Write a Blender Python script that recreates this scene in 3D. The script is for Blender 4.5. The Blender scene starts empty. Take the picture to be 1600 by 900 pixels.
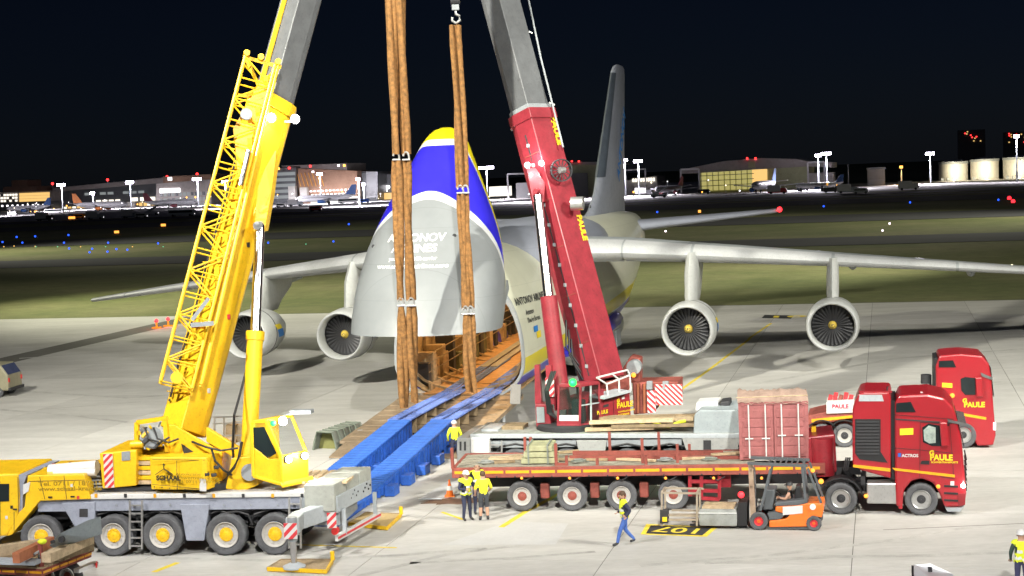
import bpy, bmesh, math, random
from mathutils import Vector, Matrix, Euler
random.seed(7)
rad = math.radians
S = bpy.context.scene
COL = S.collection

# ---------------------------------------------------------------- camera
F_PX, CAM_H, HOR, ROLL = 2475.0, 12.0, 274.0, rad(2.25)      # focal length in photo pixels (1600 wide), height, horizon row, roll
PITCH = math.atan((450 - HOR) / F_PX)
_R = Vector((1, 0, 0)); _U = Vector((0, math.sin(PITCH), math.cos(PITCH))); CF = Vector((0, math.cos(PITCH), -math.sin(PITCH)))
CR = _R * math.cos(ROLL) - _U * math.sin(ROLL)
CU = _U * math.cos(ROLL) + _R * math.sin(ROLL)
CC = Vector((0, 0, CAM_H))
cd = bpy.data.cameras.new('camera'); cam = bpy.data.objects.new('camera', cd); COL.objects.link(cam)
m3 = Matrix((CR, CU, -CF)).transposed()
cam.matrix_world = Matrix.Translation(CC) @ m3.to_4x4()
cd.sensor_width = 36; cd.lens = 36 * F_PX / 1600; cd.clip_start = .5; cd.clip_end = 12000
S.camera = cam
S.render.resolution_x, S.render.resolution_y = 1024, 576

# ---------------------------------------------------------------- night sky, moon, apron floodlights, exposure
w = bpy.data.worlds.new('World'); S.world = w; w.use_nodes = True
nt = w.node_tree; bgn = nt.nodes['Background']
sky = nt.nodes.new('ShaderNodeTexSky'); sky.sky_type = 'NISHITA'; sky.sun_disc = False
sky.sun_elevation = rad(38); sky.sun_rotation = rad(216); sky.air_density = 1; sky.dust_density = .25; sky.ozone_density = 1.5
tint = nt.nodes.new('ShaderNodeMix'); tint.data_type = 'RGBA'; tint.blend_type = 'MULTIPLY'; tint.inputs[0].default_value = 1; tint.inputs[7].default_value = (.62, .8, 1.5, 1)   # moonlit blue
nt.links.new(sky.outputs[0], tint.inputs[6]); nt.links.new(tint.outputs[2], bgn.inputs[0]); bgn.inputs[1].default_value = 0.0008
sd = bpy.data.lights.new('moon', 'SUN'); sd.energy = .02; sd.angle = rad(.5); sd.color = (.85, .9, 1)
so = bpy.data.objects.new('moon', sd); COL.objects.link(so); so.rotation_euler = Vector((.6, .8, -.78)).to_track_quat('-Z', 'Y').to_euler()

def spot(name, loc, target, watts, cone, blend=.6, col=(1, 1, 1), size=.6):
    l = bpy.data.lights.new(name, 'SPOT'); l.energy = watts; l.spot_size = rad(cone); l.spot_blend = blend
    l.color = col; l.shadow_soft_size = size
    o = bpy.data.objects.new(name, l); COL.objects.link(o); o.location = loc
    o.rotation_euler = (Vector(target) - Vector(loc)).to_track_quat('-Z', 'Y').to_euler()
    return o
# apron floodlight masts stand around the terrace; FLOOD_W and FLOOD_E are added to light the grass (heads built in apron_masts below)
FLOOD_L = Vector((-40, 18, 50)); FLOOD_R = Vector((6, -30, 55)); FLOOD_W = Vector((-84, 172, 40)); FLOOD_E = Vector((92, 182, 40)); FLOOD_S = Vector((50, 28, 42))
spot('floodlight_near', FLOOD_L, (8, 62, 0), 185000, 90, .8, (1, .97, .95))
spot('floodlight_far', FLOOD_L + Vector((.8, .3, .2)), (14, 118, 0), 400000, 60, .9, (1, .97, .8))
spot('floodlight_side', FLOOD_R, (4, 62, 0), 290000, 70, .8, (.98, .98, 1))
spot('floodlight_side_far', FLOOD_R + Vector((-.8, .3, .2)), (10, 120, 0), 300000, 46, .9, (1, .97, .8))
spot('added_grass_light_west', FLOOD_W, (10, 162, 0), 560000, 80, .9, (1, .99, .74))  # added out-of-view lamp that lights the grass behind the aircraft
spot('floodlight_right', FLOOD_S, (2, 80, 3), 260000, 60, .8, (1, .98, .86), 6.)
for _x, _y, _w in ((-150, 330, 420000), (150, 300, 420000)): spot('added_taxiway_light', (_x, _y, 42), (_x * .1, _y + 10, 0), _w, 110, .9, (1, .98, .8), 1.)  # two added lamps without masts, lifting the dark far field
spot('added_grass_light_east', FLOOD_E, (0, 176, 0), 800000, 46, .9, (1, .99, .74))  # second added lamp, brightens the grass from the right
S.view_settings.view_transform = 'Standard'; S.view_settings.look = 'None'
S.view_settings.exposure = -0.1; S.view_settings.gamma = 1; S.view_settings.use_curve_mapping = False
S.cycles.use_light_tree = True; S.cycles.max_bounces = 6; S.cycles.transparent_max_bounces = 12
S.cycles.sample_clamp_indirect = 4

# ---------------------------------------------------------------- materials
MATS = {}
def M(name, col, rough=.5, metal=0., var=.14, scale=2.2, bump=0., grime=.25, coat=0., emit=None, es=1., alpha=None, rnd=0.):
    if name in MATS: return MATS[name]
    m = bpy.data.materials.new(name); m.use_nodes = True; t = m.node_tree; b = t.nodes['Principled BSDF']
    MATS[name] = m
    b.inputs['Roughness'].default_value = rough; b.inputs['Metallic'].default_value = metal
    if coat: b.inputs['Coat Weight'].default_value = coat; b.inputs['Coat Roughness'].default_value = .15
    c4 = (*col, 1)
    if emit:
        b.inputs['Base Color'].default_value = c4
        b.inputs['Emission Color'].default_value = (*emit, 1); b.inputs['Emission Strength'].default_value = es
        return m
    tc = t.nodes.new('ShaderNodeTexCoord')
    n1 = t.nodes.new('ShaderNodeTexNoise'); n1.inputs['Scale'].default_value = scale; n1.inputs['Detail'].default_value = 6; n1.inputs['Roughness'].default_value = .62
    t.links.new(tc.outputs['Object'], n1.inputs['Vector'])
    mr = t.nodes.new('ShaderNodeMapRange'); mr.inputs[1].default_value = .3; mr.inputs[2].default_value = .7; mr.inputs[3].default_value = 1 - var; mr.inputs[4].default_value = 1 + var
    t.links.new(n1.outputs[0], mr.inputs[0])
    n2 = t.nodes.new('ShaderNodeTexNoise'); n2.inputs['Scale'].default_value = scale * 4.7; n2.inputs['Detail'].default_value = 8; n2.inputs['Roughness'].default_value = .7
    t.links.new(tc.outputs['Object'], n2.inputs['Vector'])
    m2 = t.nodes.new('ShaderNodeMapRange'); m2.inputs[1].default_value = .52; m2.inputs[2].default_value = .75; m2.inputs[3].default_value = 1; m2.inputs[4].default_value = 1 - grime
    t.links.new(n2.outputs[0], m2.inputs[0])
    mu = t.nodes.new('ShaderNodeMath'); mu.operation = 'MULTIPLY'; t.links.new(mr.outputs[0], mu.inputs[0]); t.links.new(m2.outputs[0], mu.inputs[1])
    last = mu.outputs[0]
    if rnd:
        oi = t.nodes.new('ShaderNodeObjectInfo'); m4 = t.nodes.new('ShaderNodeMapRange'); m4.inputs[3].default_value = 1 - rnd; m4.inputs[4].default_value = 1 + rnd
        t.links.new(oi.outputs['Random'], m4.inputs[0]); mm = t.nodes.new('ShaderNodeMath'); mm.operation = 'MULTIPLY'
        t.links.new(last, mm.inputs[0]); t.links.new(m4.outputs[0], mm.inputs[1]); last = mm.outputs[0]
    vm = t.nodes.new('ShaderNodeVectorMath'); vm.operation = 'SCALE'; vm.inputs[0].default_value = col
    t.links.new(last, vm.inputs['Scale']); t.links.new(vm.outputs[0], b.inputs['Base Color'])
    m3_ = t.nodes.new('ShaderNodeMapRange'); m3_.inputs[3].default_value = max(.05, rough - .12); m3_.inputs[4].default_value = min(1, rough + .15)
    t.links.new(n2.outputs[0], m3_.inputs[0]); t.links.new(m3_.outputs[0], b.inputs['Roughness'])
    if bump:
        bp = t.nodes.new('ShaderNodeBump'); bp.inputs['Strength'].default_value = bump; bp.inputs['Distance'].default_value = .03
        t.links.new(n2.outputs[0], bp.inputs['Height']); t.links.new(bp.outputs[0], b.inputs['Normal'])
    if alpha is not None: b.inputs['Alpha'].default_value = alpha
    return m
def E(name, col, es): return M(name, (.02, .02, .02), emit=col, es=es)

yellow = M('crane yellow paint', (.8, .485, .011), .45, coat=.2, var=.09, grime=.3, bump=.04)
red = M('haulier red paint', (.28, .016, .026), .42, coat=.3, var=.16, grime=.4)
redcrane = M('crane red paint', (.26, .024, .036), .42, coat=.2, var=.2, grime=.42, bump=.05)
reddull = M('weathered red steel', (.25, .06, .045), .7, var=.28, grime=.4, bump=.15)
white = M('white paint', (.62, .615, .61), .5, var=.06, grime=.2)
lgrey = M('light grey paint', (.4, .43, .46), .5, var=.08, grime=.25)
bgrey = M('blue grey paint', (.27, .29, .36), .5, var=.14, grime=.3)
mgrey = M('mid grey steel', (.26, .28, .3), .55, var=.15, grime=.3)
boomgrey = M('telescope grey paint', (.115, .12, .128), .45, var=.14, grime=.35)
dark = M('dark chassis', (.03, .03, .034), .65, var=.2)
black = M('black plastic', (.014, .014, .016), .5, var=.1)
rubber = M('tyre rubber', (.085, .086, .094), .85, var=.25, scale=4, grime=.3)
chrome = M('polished rod', (.72, .72, .75), .18, 1, var=.04, grime=.1)
alu = M('brushed aluminium', (.6, .6, .6), .35, .8, var=.08)
rimwhite = M('painted rim', (.46, .44, .42), .5, var=.1)
stripe_y = M('reflective amber stripe', (.8, .36, .015), .4, var=.1)
stripe_r = M('warning red', (.6, .04, .05), .5)
wood = M('weathered timber', (.3, .22, .13), .8, var=.3, scale=5, grime=.4, bump=.3, rnd=.2)
woodpale = M('pale timber', (.5, .38, .24), .8, var=.25, scale=5, grime=.4, bump=.3, rnd=.2)
bluep = M('ramp blue paint', (.022, .1, .44), .5, var=.25, grime=.5, bump=.1)
bluel = M('track blue paint', (.14, .23, .62), .85, var=.15, grime=.3)
sling = M('sling webbing', (.24, .115, .035), .92, var=.5, scale=6, grime=.45, bump=.4)
canvas = M('grey canvas', (.26, .27, .26), .9, var=.18, scale=3, grime=.2, bump=.3)
canvasg = M('olive grey canvas', (.2, .22, .19), .9, var=.2, scale=3, grime=.25, bump=.3)
orange = M('forklift orange', (.8, .17, .02), .42, coat=.3, var=.07)
hivis = M('hi vis yellow', (.72, .82, .03), .75, var=.12, scale=6)
hivisor = M('hi vis orange', (.9, .3, .03), .75, var=.12, scale=6)
reflect = M('reflective tape', (.75, .76, .76), .3, var=.05)
skin = M('skin', (.5, .29, .2), .6, var=.08)
jeans = M('blue jeans', (.06, .13, .42), .85, var=.2, scale=8)
navy = M('navy cloth', (.03, .035, .07), .85, var=.2, scale=8)
hairm = M('brown hair', (.09, .05, .03), .7)
paint_y = M('yellow road paint', (.72, .56, .05), .7, var=.2, grime=.45, scale=1.5)
paint_k = M('black road paint', (.03, .03, .033), .7, var=.2)
glass = M('cab glass', (.012, .018, .02), .06, var=.02, grime=0)
glass_t = M('clear glass', (.04, .05, .05), .05, var=.02, grime=0, alpha=.3)
lamp_w = E('white lamp', (1, .97, .92), 60)
lamp_warm = E('warm headlight', (1, .93, .78), 22)
lamp_g = E('green lamp', (0, 1, .07), 4.5)
lamp_r = E('red lamp', (1, .02, .03), 4)
lamp_o = E('amber lamp', (1, .3, .02), 3)

# ---------------------------------------------------------------- frames: a local frame standing on the ground; px() meets a photo pixel with one of its upright planes
def ray(x, y): return CF + CR * ((x - 800) / F_PX) + CU * ((450 - y) / F_PX)
class Frame:
    def __init__(s, X, Y, deg, Z=0.):
        s.o = Vector((X, Y, Z)); s.a = rad(deg); c, n = math.cos(s.a), math.sin(s.a)
        s.u = Vector((c, n, 0)); s.v = Vector((-n, c, 0))
    def loc(s, P): d = P - s.o; return Vector((d.dot(s.u), d.dot(s.v), d.z))
    def px(s, x, y, yl=0.):
        d = ray(x, y); t = (yl - (CC - s.o).dot(s.v)) / d.dot(s.v); return s.loc(CC + d * t)
    def gz(s, x, y, z=0.):
        d = ray(x, y); t = (z + s.o.z - CC.z) / d.z; return s.loc(CC + d * t)
    def world(s, p): return s.o + s.u * p[0] + s.v * p[1] + Vector((0, 0, p[2]))
    def root(s, name, label, cat, group=None, at=(0, 0, 0), rz=0.):
        o = bpy.data.objects.new(name, None); COL.objects.link(o); o.empty_display_size = .3
        o.location = s.world(at); o.rotation_euler = (0, 0, s.a + rz)
        return tag(o, label, cat, group)
W0 = Frame(0, 0, 0)
def tag(o, label=None, cat=None, group=None, kind=None):
    if label: o['label'] = label
    if cat: o['category'] = cat
    if group: o['group'] = group
    if kind: o['kind'] = kind
    return o
def link(name, me, parent=None, loc=None, rot=None, scale=None):
    o = bpy.data.objects.new(name, me); COL.objects.link(o)
    if parent: o.parent = parent
    if loc is not None: o.location = loc
    if rot is not None: o.rotation_euler = rot
    if scale is not None: o.scale = scale
    return o
def thing(name, label, cat, loc=(0, 0, 0), rz=0., group=None):
    o = bpy.data.objects.new(name, None); COL.objects.link(o); o.location = loc; o.rotation_euler = (0, 0, rz)
    return tag(o, label, cat, group)
def copy_tree(o, parent=None):
    c = o.copy(); COL.objects.link(c); c.parent = parent
    for ch in list(o.children): copy_tree(ch, c)
    return c

# ---------------------------------------------------------------- mesh builder
V3 = Vector
class MB:
    def __init__(s): s.v = []; s.f = []
    def add(s, vs, fs):
        n = len(s.v); s.v += [tuple(p) for p in vs]; s.f += [tuple(i + n for i in f) for f in fs]; return s
    def box(s, x0, x1, y0, y1, z0, z1):
        return s.add([(x0, y0, z0), (x1, y0, z0), (x1, y1, z0), (x0, y1, z0), (x0, y0, z1), (x1, y0, z1), (x1, y1, z1), (x0, y1, z1)],
                     [(0, 3, 2, 1), (4, 5, 6, 7), (0, 1, 5, 4), (1, 2, 6, 5), (2, 3, 7, 6), (3, 0, 4, 7)])
    def cbox(s, c, d, rz=0.):
        hx, hy, hz = d[0] / 2, d[1] / 2, d[2] / 2; R = Matrix.Rotation(rz, 3, 'Z')
        vs = [V3(c) + R @ V3((a * hx, b * hy, e * hz)) for e in (-1, 1) for a, b in ((-1, -1), (1, -1), (1, 1), (-1, 1))]
        return s.add(vs, [(0, 3, 2, 1), (4, 5, 6, 7), (0, 1, 5, 4), (1, 2, 6, 5), (2, 3, 7, 6), (3, 0, 4, 7)])
    def bar(s, p, q, w, h=None, up=(0, 0, 1)):
        p, q = V3(p), V3(q); h = h or w; d = (q - p).normalized(); u = V3(up)
        if abs(d.dot(u)) > .98: u = V3((1, 0, 0))
        a = d.cross(u).normalized() * (w / 2); b = a.cross(d).normalized() * (h / 2)
        vs = [p - a - b, p + a - b, p + a + b, p - a + b, q - a - b, q + a - b, q + a + b, q - a + b]
        return s.add(vs, [(0, 3, 2, 1), (4, 5, 6, 7), (0, 1, 5, 4), (1, 2, 6, 5), (2, 3, 7, 6), (3, 0, 4, 7)])
    def cyl(s, p, q, r0, r1=None, n=14, cap=True):
        p, q = V3(p), V3(q); r1 = r0 if r1 is None else r1; d = (q - p).normalized()
        u = V3((0, 0, 1)) if abs(d.z) < .95 else V3((1, 0, 0)); a = d.cross(u).normalized(); b = a.cross(d)
        vs = []; fs = []
        for k in range(n):
            t = 2 * math.pi * k / n; e = a * math.cos(t) + b * math.sin(t); vs += [p + e * r0, q + e * r1]
        for k in range(n): j = (k + 1) % n; fs.append((2 * k, 2 * j, 2 * j + 1, 2 * k + 1))
        if cap: fs += [tuple(2 * k for k in range(n))[::-1], tuple(2 * k + 1 for k in range(n))]
        return s.add(vs, fs)
    def tube(s, pts, r, n=8, cap=True):
        pts = [V3(p) for p in pts]; rs = r if isinstance(r, (list, tuple)) else [r] * len(pts); rings = []
        for i, p in enumerate(pts):
            d = (pts[min(i + 1, len(pts) - 1)] - pts[max(i - 1, 0)]).normalized()
            u = V3((0, 0, 1)) if abs(d.z) < .9 else V3((1, 0, 0)); a = d.cross(u).normalized(); b = a.cross(d)
            rings.append([p + (a * math.cos(2 * math.pi * k / n) + b * math.sin(2 * math.pi * k / n)) * rs[i] for k in range(n)])
        return s.loft(rings, cap, cap)
    def loft(s, rings, c0=True, c1=True, closed=True):
        n = len(rings[0]); vs = [p for r in rings for p in r]; fs = []
        for i in range(len(rings) - 1):
            for k in range(n if closed else n - 1):
                j = (k + 1) % n; fs.append((i * n + k, i * n + j, (i + 1) * n + j, (i + 1) * n + k))
        if c0: fs.append(tuple(range(n))[::-1])
        if c1: fs.append(tuple((len(rings) - 1) * n + k for k in range(n)))
        return s.add(vs, fs)
    def prism(s, poly, vec):
        vec = V3(vec); a = [V3(p) for p in poly]; n = len(a)
        return s.add(a + [p + vec for p in a], [tuple(range(n))[::-1], tuple(range(n, 2 * n))] + [(k, (k + 1) % n, n + (k + 1) % n, n + k) for k in range(n)])
    def side(s, fr, pts, y0, y1):       # outline in photo pixels met with the frame's plane y = y0, made solid to y1
        return s.prism([fr.px(x, y, y0) for x, y in pts], (0, y1 - y0, 0))
    def plan(s, pts, z0, z1): return s.prism([(x, y, z0) for x, y in pts], (0, 0, z1 - z0))
    def lathe(s, prof, o=(0, 0, 0), ax=(0, 1, 0), n=24, cap=False):
        o = V3(o); d = V3(ax).normalized(); u = V3((0, 0, 1)) if abs(d.z) < .9 else V3((1, 0, 0)); a = d.cross(u).normalized(); b = a.cross(d)
        return s.loft([[o + d * h + (a * math.cos(2 * math.pi * k / n) + b * math.sin(2 * math.pi * k / n)) * r for k in range(n)] for h, r in prof], cap, cap)
    def sphere(s, c, r, n=10, m=7, sq=(1, 1, 1)):
        c = V3(c); rings = []
        for i in range(m + 1):
            t = math.pi * i / m; rr = max(math.sin(t), .02)
            rings.append([c + V3((math.cos(2 * math.pi * k / n) * rr * r * sq[0], math.sin(2 * math.pi * k / n) * rr * r * sq[1], -math.cos(t) * r * sq[2])) for k in range(n)])
        return s.loft(rings)
    def mesh(s, name, mats=(), smooth=False, angle=40, fmats=None):
        me = bpy.data.meshes.new(name); me.from_pydata(s.v, [], s.f)
        if fmats:
            me.polygons.foreach_set('material_index', fmats)
        bm = bmesh.new(); bm.from_mesh(me); bmesh.ops.recalc_face_normals(bm, faces=bm.faces); bm.to_mesh(me); bm.free()
        for m in (mats if isinstance(mats, (list, tuple)) else [mats]): me.materials.append(m)
        if smooth:
            me.polygons.foreach_set('use_smooth', [True] * len(me.polygons)); me.set_sharp_from_angle(angle=rad(angle))
        return me
    def build(s, name, mat, parent=None, smooth=False, bevel=0., loc=None, rot=None, angle=40, fmats=None):
        o = link(name, s.mesh(name, mat, smooth, angle, fmats), parent, loc, rot)
        if bevel:
            b = o.modifiers.new('bevel', 'BEVEL'); b.width = bevel; b.segments = 2; b.limit_method = 'ANGLE'; b.angle_limit = rad(35)
        return o

def text(name, s_, size, mat, parent, loc, xdir=(1, 0, 0), ydir=(0, 0, 1), bold=.02, extr=.004, align='LEFT', stretch=1.):
    cu = bpy.data.curves.new(name, 'FONT'); cu.body = s_; cu.size = size; cu.extrude = extr; cu.offset = bold * size; cu.align_x = align
    cu.resolution_u = 3
    o = bpy.data.objects.new(name, cu); COL.objects.link(o)
    dg = bpy.context.evaluated_depsgraph_get(); me = bpy.data.meshes.new_from_object(o.evaluated_get(dg))
    COL.objects.unlink(o); bpy.data.objects.remove(o); bpy.data.curves.remove(cu)
    me.materials.clear(); me.materials.append(mat)
    ob = link(name, me, parent)
    x = V3(xdir).normalized(); z = x.cross(V3(ydir)).normalized(); y = z.cross(x)
    mt = Matrix((x * stretch, y, z)).transposed().to_4x4(); mt.translation = V3(loc); ob.matrix_basis = mt
    return ob
def plight(name, loc, watts, col=(1, 1, 1), r=.15, parent=None):
    l = bpy.data.lights.new(name, 'POINT'); l.energy = watts; l.color = col; l.shadow_soft_size = r
    o = bpy.data.objects.new(name, l); COL.objects.link(o); o.location = loc
    if parent: o.parent = parent
    return o

MESH = {}
def tyre_mesh(r, wd, ri):
    k = ('tyre', r, wd, ri)
    if k not in MESH:
        b = MB(); n = 40; prof = [(-wd * .38, ri), (-wd * .5, ri + (r - ri) * .35), (-wd * .5, r * .9), (-wd * .42, r * .985), (-wd * .2, r), (wd * .2, r), (wd * .42, r * .985), (wd * .5, r * .9), (wd * .5, ri + (r - ri) * .35), (wd * .38, ri)]
        rings = []
        for i, (h, rr) in enumerate(prof):
            rings.append([(math.cos(2 * math.pi * q / n) * (rr - (.022 * r if q % 2 and 3 <= i <= 6 else 0)), h, math.sin(2 * math.pi * q / n) * (rr - (.022 * r if q % 2 and 3 <= i <= 6 else 0))) for q in range(n)])
        b.loft(rings, False, False); MESH[k] = b.mesh('tyre', rubber, True, 30)
    return MESH[k]
def rim_mesh(r, wd, m, key):
    k = ('rim', r, wd, key)
    if k not in MESH:
        b = MB(); b.lathe([(-wd * .46, r), (-wd * .5, r * .97), (-wd * .44, r * .9), (-wd * .3, r * .84), (-wd * .26, r * .55), (-wd * .3, r * .3), (-wd * .3, .01)], n=28)
        for q in range(10):
            t = 2 * math.pi * q / 10; p = V3((math.cos(t) * r * .68, -wd * .27, math.sin(t) * r * .68)); b.cyl(p, p + V3((0, -.035, 0)), r * .07, n=6)
        MESH[k] = b.mesh('rim', m, True)
    return MESH[k]
def hub_mesh(r, wd, m, key):
    k = ('hub', r, wd, key)
    if k not in MESH:
        b = MB(); b.lathe([(-wd * .28, r), (-wd * .33, r * .97), (-wd * .34, r * .6), (-wd * .38, r * .5), (-wd * .385, .01)], n=20)
        for q in range(12):
            t = 2 * math.pi * q / 12; p = V3((math.cos(t) * r * .8, -wd * .34, math.sin(t) * r * .8)); b.cyl(p, p + V3((0, -.04, 0)), r * .08, n=6)
        MESH[k] = b.mesh('hub', m, True)
    return MESH[k]
def wheel(parent, c, r, wd, rimm, hubm, rk, flip=False, ri=.6, hr=.5, steer=0.):
    t = link('wheel', tyre_mesh(r, wd, r * ri), parent, c, (0, 0, (math.pi if flip else 0) + steer))
    link('rim', rim_mesh(r * ri, wd, rimm, rk), t); link('hub', hub_mesh(r * ri * hr, wd, hubm, rk), t)
    return t
def stripes(name, parent, o, ux, uz, W, H, n, ma, mb, depth=.012, slope=1.):
    # a board with slanting red stripes: white board plus one red bar for each stripe, clipped to the board
    o, ux, uz = V3(o), V3(ux), V3(uz); nn = ux.cross(uz).normalized()
    brd = MB().prism([o, o + ux * W, o + ux * W + uz * H, o + uz * H], -nn * .02).build(name, ma, parent)
    st = MB(); flip = slope < 0; slope = abs(slope); p = (W + H * slope) / n
    def clip(poly, f):
        out = []
        for i in range(len(poly)):
            a, b = poly[i], poly[(i + 1) % len(poly)]; fa, fb = f(a), f(b)
            if fa >= 0: out.append(a)
            if fa * fb < 0: t = fa / (fa - fb); out.append((a[0] + (b[0] - a[0]) * t, a[1] + (b[1] - a[1]) * t))
        return out
    for i in range(n):
        a = -H * slope + i * p; q = [(a, 0), (a + p * .5, 0), (a + p * .5 + H * slope, H), (a + H * slope, H)]
        q = clip(clip(q, lambda c: c[0]), lambda c: W - c[0])
        if len(q) > 2: q = [((W - x) if flip else x, z) for x, z in q]; st.prism([o + ux * x + uz * z + nn * .003 for x, z in q], nn * .004)
    st.build('red_stripes', mb, brd)
    return brd
# ================================================================ ground
A = Frame(0, 0, -13.34)                     # airport grid: local x along the stand row, local y away from the terrace
def posmat(name, col, big, small, vbig, vsmall, rough, bump=0., streak=False, rnd=0., col2=None):
    m = bpy.data.materials.new(name); m.use_nodes = True; t = m.node_tree; b = t.nodes['Principled BSDF']; b.inputs['Roughness'].default_value = rough
    g = t.nodes.new('ShaderNodeNewGeometry'); mp = t.nodes.new('ShaderNodeMapping'); mp.inputs['Rotation'].default_value = (0, 0, rad(13.34))
    mp.inputs['Scale'].default_value = (.32, 1, 1) if streak else (1, 1, 1)
    t.links.new(g.outputs['Position'], mp.inputs['Vector'])
    out = None
    for sc, va, det in ((big, vbig, 5), (small, vsmall, 9), (small * 9, vsmall * .7, 6)):
        n = t.nodes.new('ShaderNodeTexNoise'); n.inputs['Scale'].default_value = sc; n.inputs['Detail'].default_value = det; n.inputs['Roughness'].default_value = .65
        t.links.new(mp.outputs[0], n.inputs['Vector'])
        r = t.nodes.new('ShaderNodeMapRange'); r.inputs[1].default_value = .32; r.inputs[2].default_value = .68; r.inputs[3].default_value = 1 - va; r.inputs[4].default_value = 1 + va
        t.links.new(n.outputs[0], r.inputs[0])
        if out is None: out = r.outputs[0]; nb = n
        else:
            k = t.nodes.new('ShaderNodeMath'); k.operation = 'MULTIPLY'; t.links.new(out, k.inputs[0]); t.links.new(r.outputs[0], k.inputs[1]); out = k.outputs[0]
        last = n
    if rnd:
        oi = t.nodes.new('ShaderNodeObjectInfo'); r = t.nodes.new('ShaderNodeMapRange'); r.inputs[3].default_value = 1 - rnd; r.inputs[4].default_value = 1 + rnd
        t.links.new(oi.outputs['Random'], r.inputs[0]); k = t.nodes.new('ShaderNodeMath'); k.operation = 'MULTIPLY'; t.links.new(out, k.inputs[0]); t.links.new(r.outputs[0], k.inputs[1]); out = k.outputs[0]
    if col2:
        mx = t.nodes.new('ShaderNodeMix'); mx.data_type = 'RGBA'; mx.inputs[6].default_value = (*col, 1); mx.inputs[7].default_value = (*col2, 1)
        rr = t.nodes.new('ShaderNodeMapRange'); rr.inputs[1].default_value = .4; rr.inputs[2].default_value = .62; t.links.new(nb.outputs[0], rr.inputs[0]); t.links.new(rr.outputs[0], mx.inputs[0])
        src = mx.outputs[2]
    vm = t.nodes.new('ShaderNodeVectorMath'); vm.operation = 'SCALE'; vm.inputs[0].default_value = col
    if col2: t.links.new(src, vm.inputs[0])
    t.links.new(out, vm.inputs['Scale']); t.links.new(vm.outputs[0], b.inputs['Base Color'])
    if bump:
        bp = t.nodes.new('ShaderNodeBump'); bp.inputs['Strength'].default_value = bump; bp.inputs['Distance'].default_value = .02
        t.links.new(last.outputs[0], bp.inputs['Height']); t.links.new(bp.outputs[0], b.inputs['Normal'])
    MATS[name] = m; return m
concrete = posmat('apron concrete', (.485, .472, .45), .09, .7, .15, .1, .75, .15, True, .075)
filler = posmat('joint filler', (.13, .125, .11), .1, 1, .1, .1, .9)
asphalt = posmat('taxiway asphalt', (.06, .06, .062), .05, .6, .15, .1, .85)
farconc = posmat('far apron concrete', (.42, .41, .4), .02, .2, .15, .06, .8)
lawnm = posmat('mown grass', (.12, .14, .038), .035, .5, .22, .18, .95, .4, False, 0, (.15, .145, .06))

def sheet(name, u0, u1, v0, v1, z, mat, parent=None, kind='structure'):
    o = MB().add([A.world((u0, v0, z)), A.world((u1, v0, z)), A.world((u1, v1, z)), A.world((u0, v1, z))], [(0, 1, 2, 3)]).build(name, mat, parent)
    if kind and not parent: o['kind'] = kind
    return o
sheet('lawn', -5000, 5000, -400, 9000, -.12, lawnm)
apron = sheet('apron', -260, 260, -70, 138, -.03, concrete)
sheet('joint_filler', -64, 64, 22, 138.02, -.012, filler, apron)
SL = 7.5
sm = MB().box(-SL / 2 + .013, SL / 2 - .013, -SL / 2 + .013, SL / 2 - .013, -.011, 0).mesh('concrete_slab', concrete)
def seen(P):
    d = P - CC; z = d.dot(CF)
    return z > 5 and abs(d.dot(CR) / z * F_PX) < 1010 and abs(d.dot(CU) / z * F_PX) < 620
ns = 0
for i in range(-8, 9):
    for j in range(15):
        u, v = (i + .5) * SL - 1.2, 29 + (j + .5) * SL - 4
        if abs(u) < 60 and v + SL / 2 < 138 and seen(A.world((u, v, 0))):
            link('concrete_slab', sm, apron, A.world((u, v, 0)), (0, 0, A.a)); ns += 1
print('slabs', ns)
# strips of taxiway and the far aprons
sheet('taxiway', -900, 900, 236, 262, -.06, asphalt)
sheet('taxiway', -900, 900, 330, 375, -.06, asphalt)
sheet('runway', -1500, 1500, 470, 530, -.06, asphalt)
sheet('far_apron', -900, -40, 640, 1400, -.05, farconc)
sheet('far_apron', -39, 420, 650, 900, -.05, farconc)
sheet('taxiway', -900, 900, 590, 625, -.06, asphalt)
pav = sheet('pale_strip', -260, 330, 560, 566, -.05, farconc)  # narrow strip of far apron concrete across the grass

# painted markings lie on the apron
mk = MB()
def gline(x0, y0, x1, y1, wd, z=.004, parent=None, mat=paint_y, name='painted_line'):
    a, b = W0.gz(x0, y0), W0.gz(x1, y1); n = V3((-(b - a).y, (b - a).x, 0)).normalized() * wd / 2
    for q in (a, b): q.z = z
    return MB().add([a - n, b - n, b + n, a + n], [(0, 1, 2, 3)]).build(name, mat, apron)
gline(783, 824, 822, 799, .22); gline(822, 799, 1010, 700, .22); gline(240, 894, 278, 879, .22); gline(1105, 580, 1172, 529, .2); gline(1020, 640, 1105, 580, .2)
gline(455, 851, 620, 856, .13); gline(690, 800, 724, 812, .14); gline(1170, 529, 1205, 505, .2)
gline(60, 640, 220, 628, .05, mat=filler, name='tar_seam'); gline(1380, 828, 1600, 818, .06, mat=filler, name='tar_seam')
q = [W0.gz(*p) for p in ((1010, 819), (1121, 824), (1104, 839), (1001, 835))]
for p in q: p.z = .005
brd = MB().add(q, [(0, 1, 2, 3)]).build('stand_number_border', paint_y, apron)
cen = sum(q, V3()) / 4
i4 = [cen + (p - cen) * .0 + V3((((p - cen).x) * .86, (p - cen).y * .8, .004)) for p in q]
inner = MB().add([p for p in i4], [(0, 1, 2, 3)]).build('stand_number_field', paint_k, apron)
xd = (q[0] - q[1]).normalized()
text('stand_number', '107', 1.05, paint_y, apron, cen - xd * .98 + V3((.06, .36, .012)), xdir=xd, ydir=V3((-xd.y, xd.x, 0)), bold=.015, extr=.001, stretch=1.08)
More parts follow.
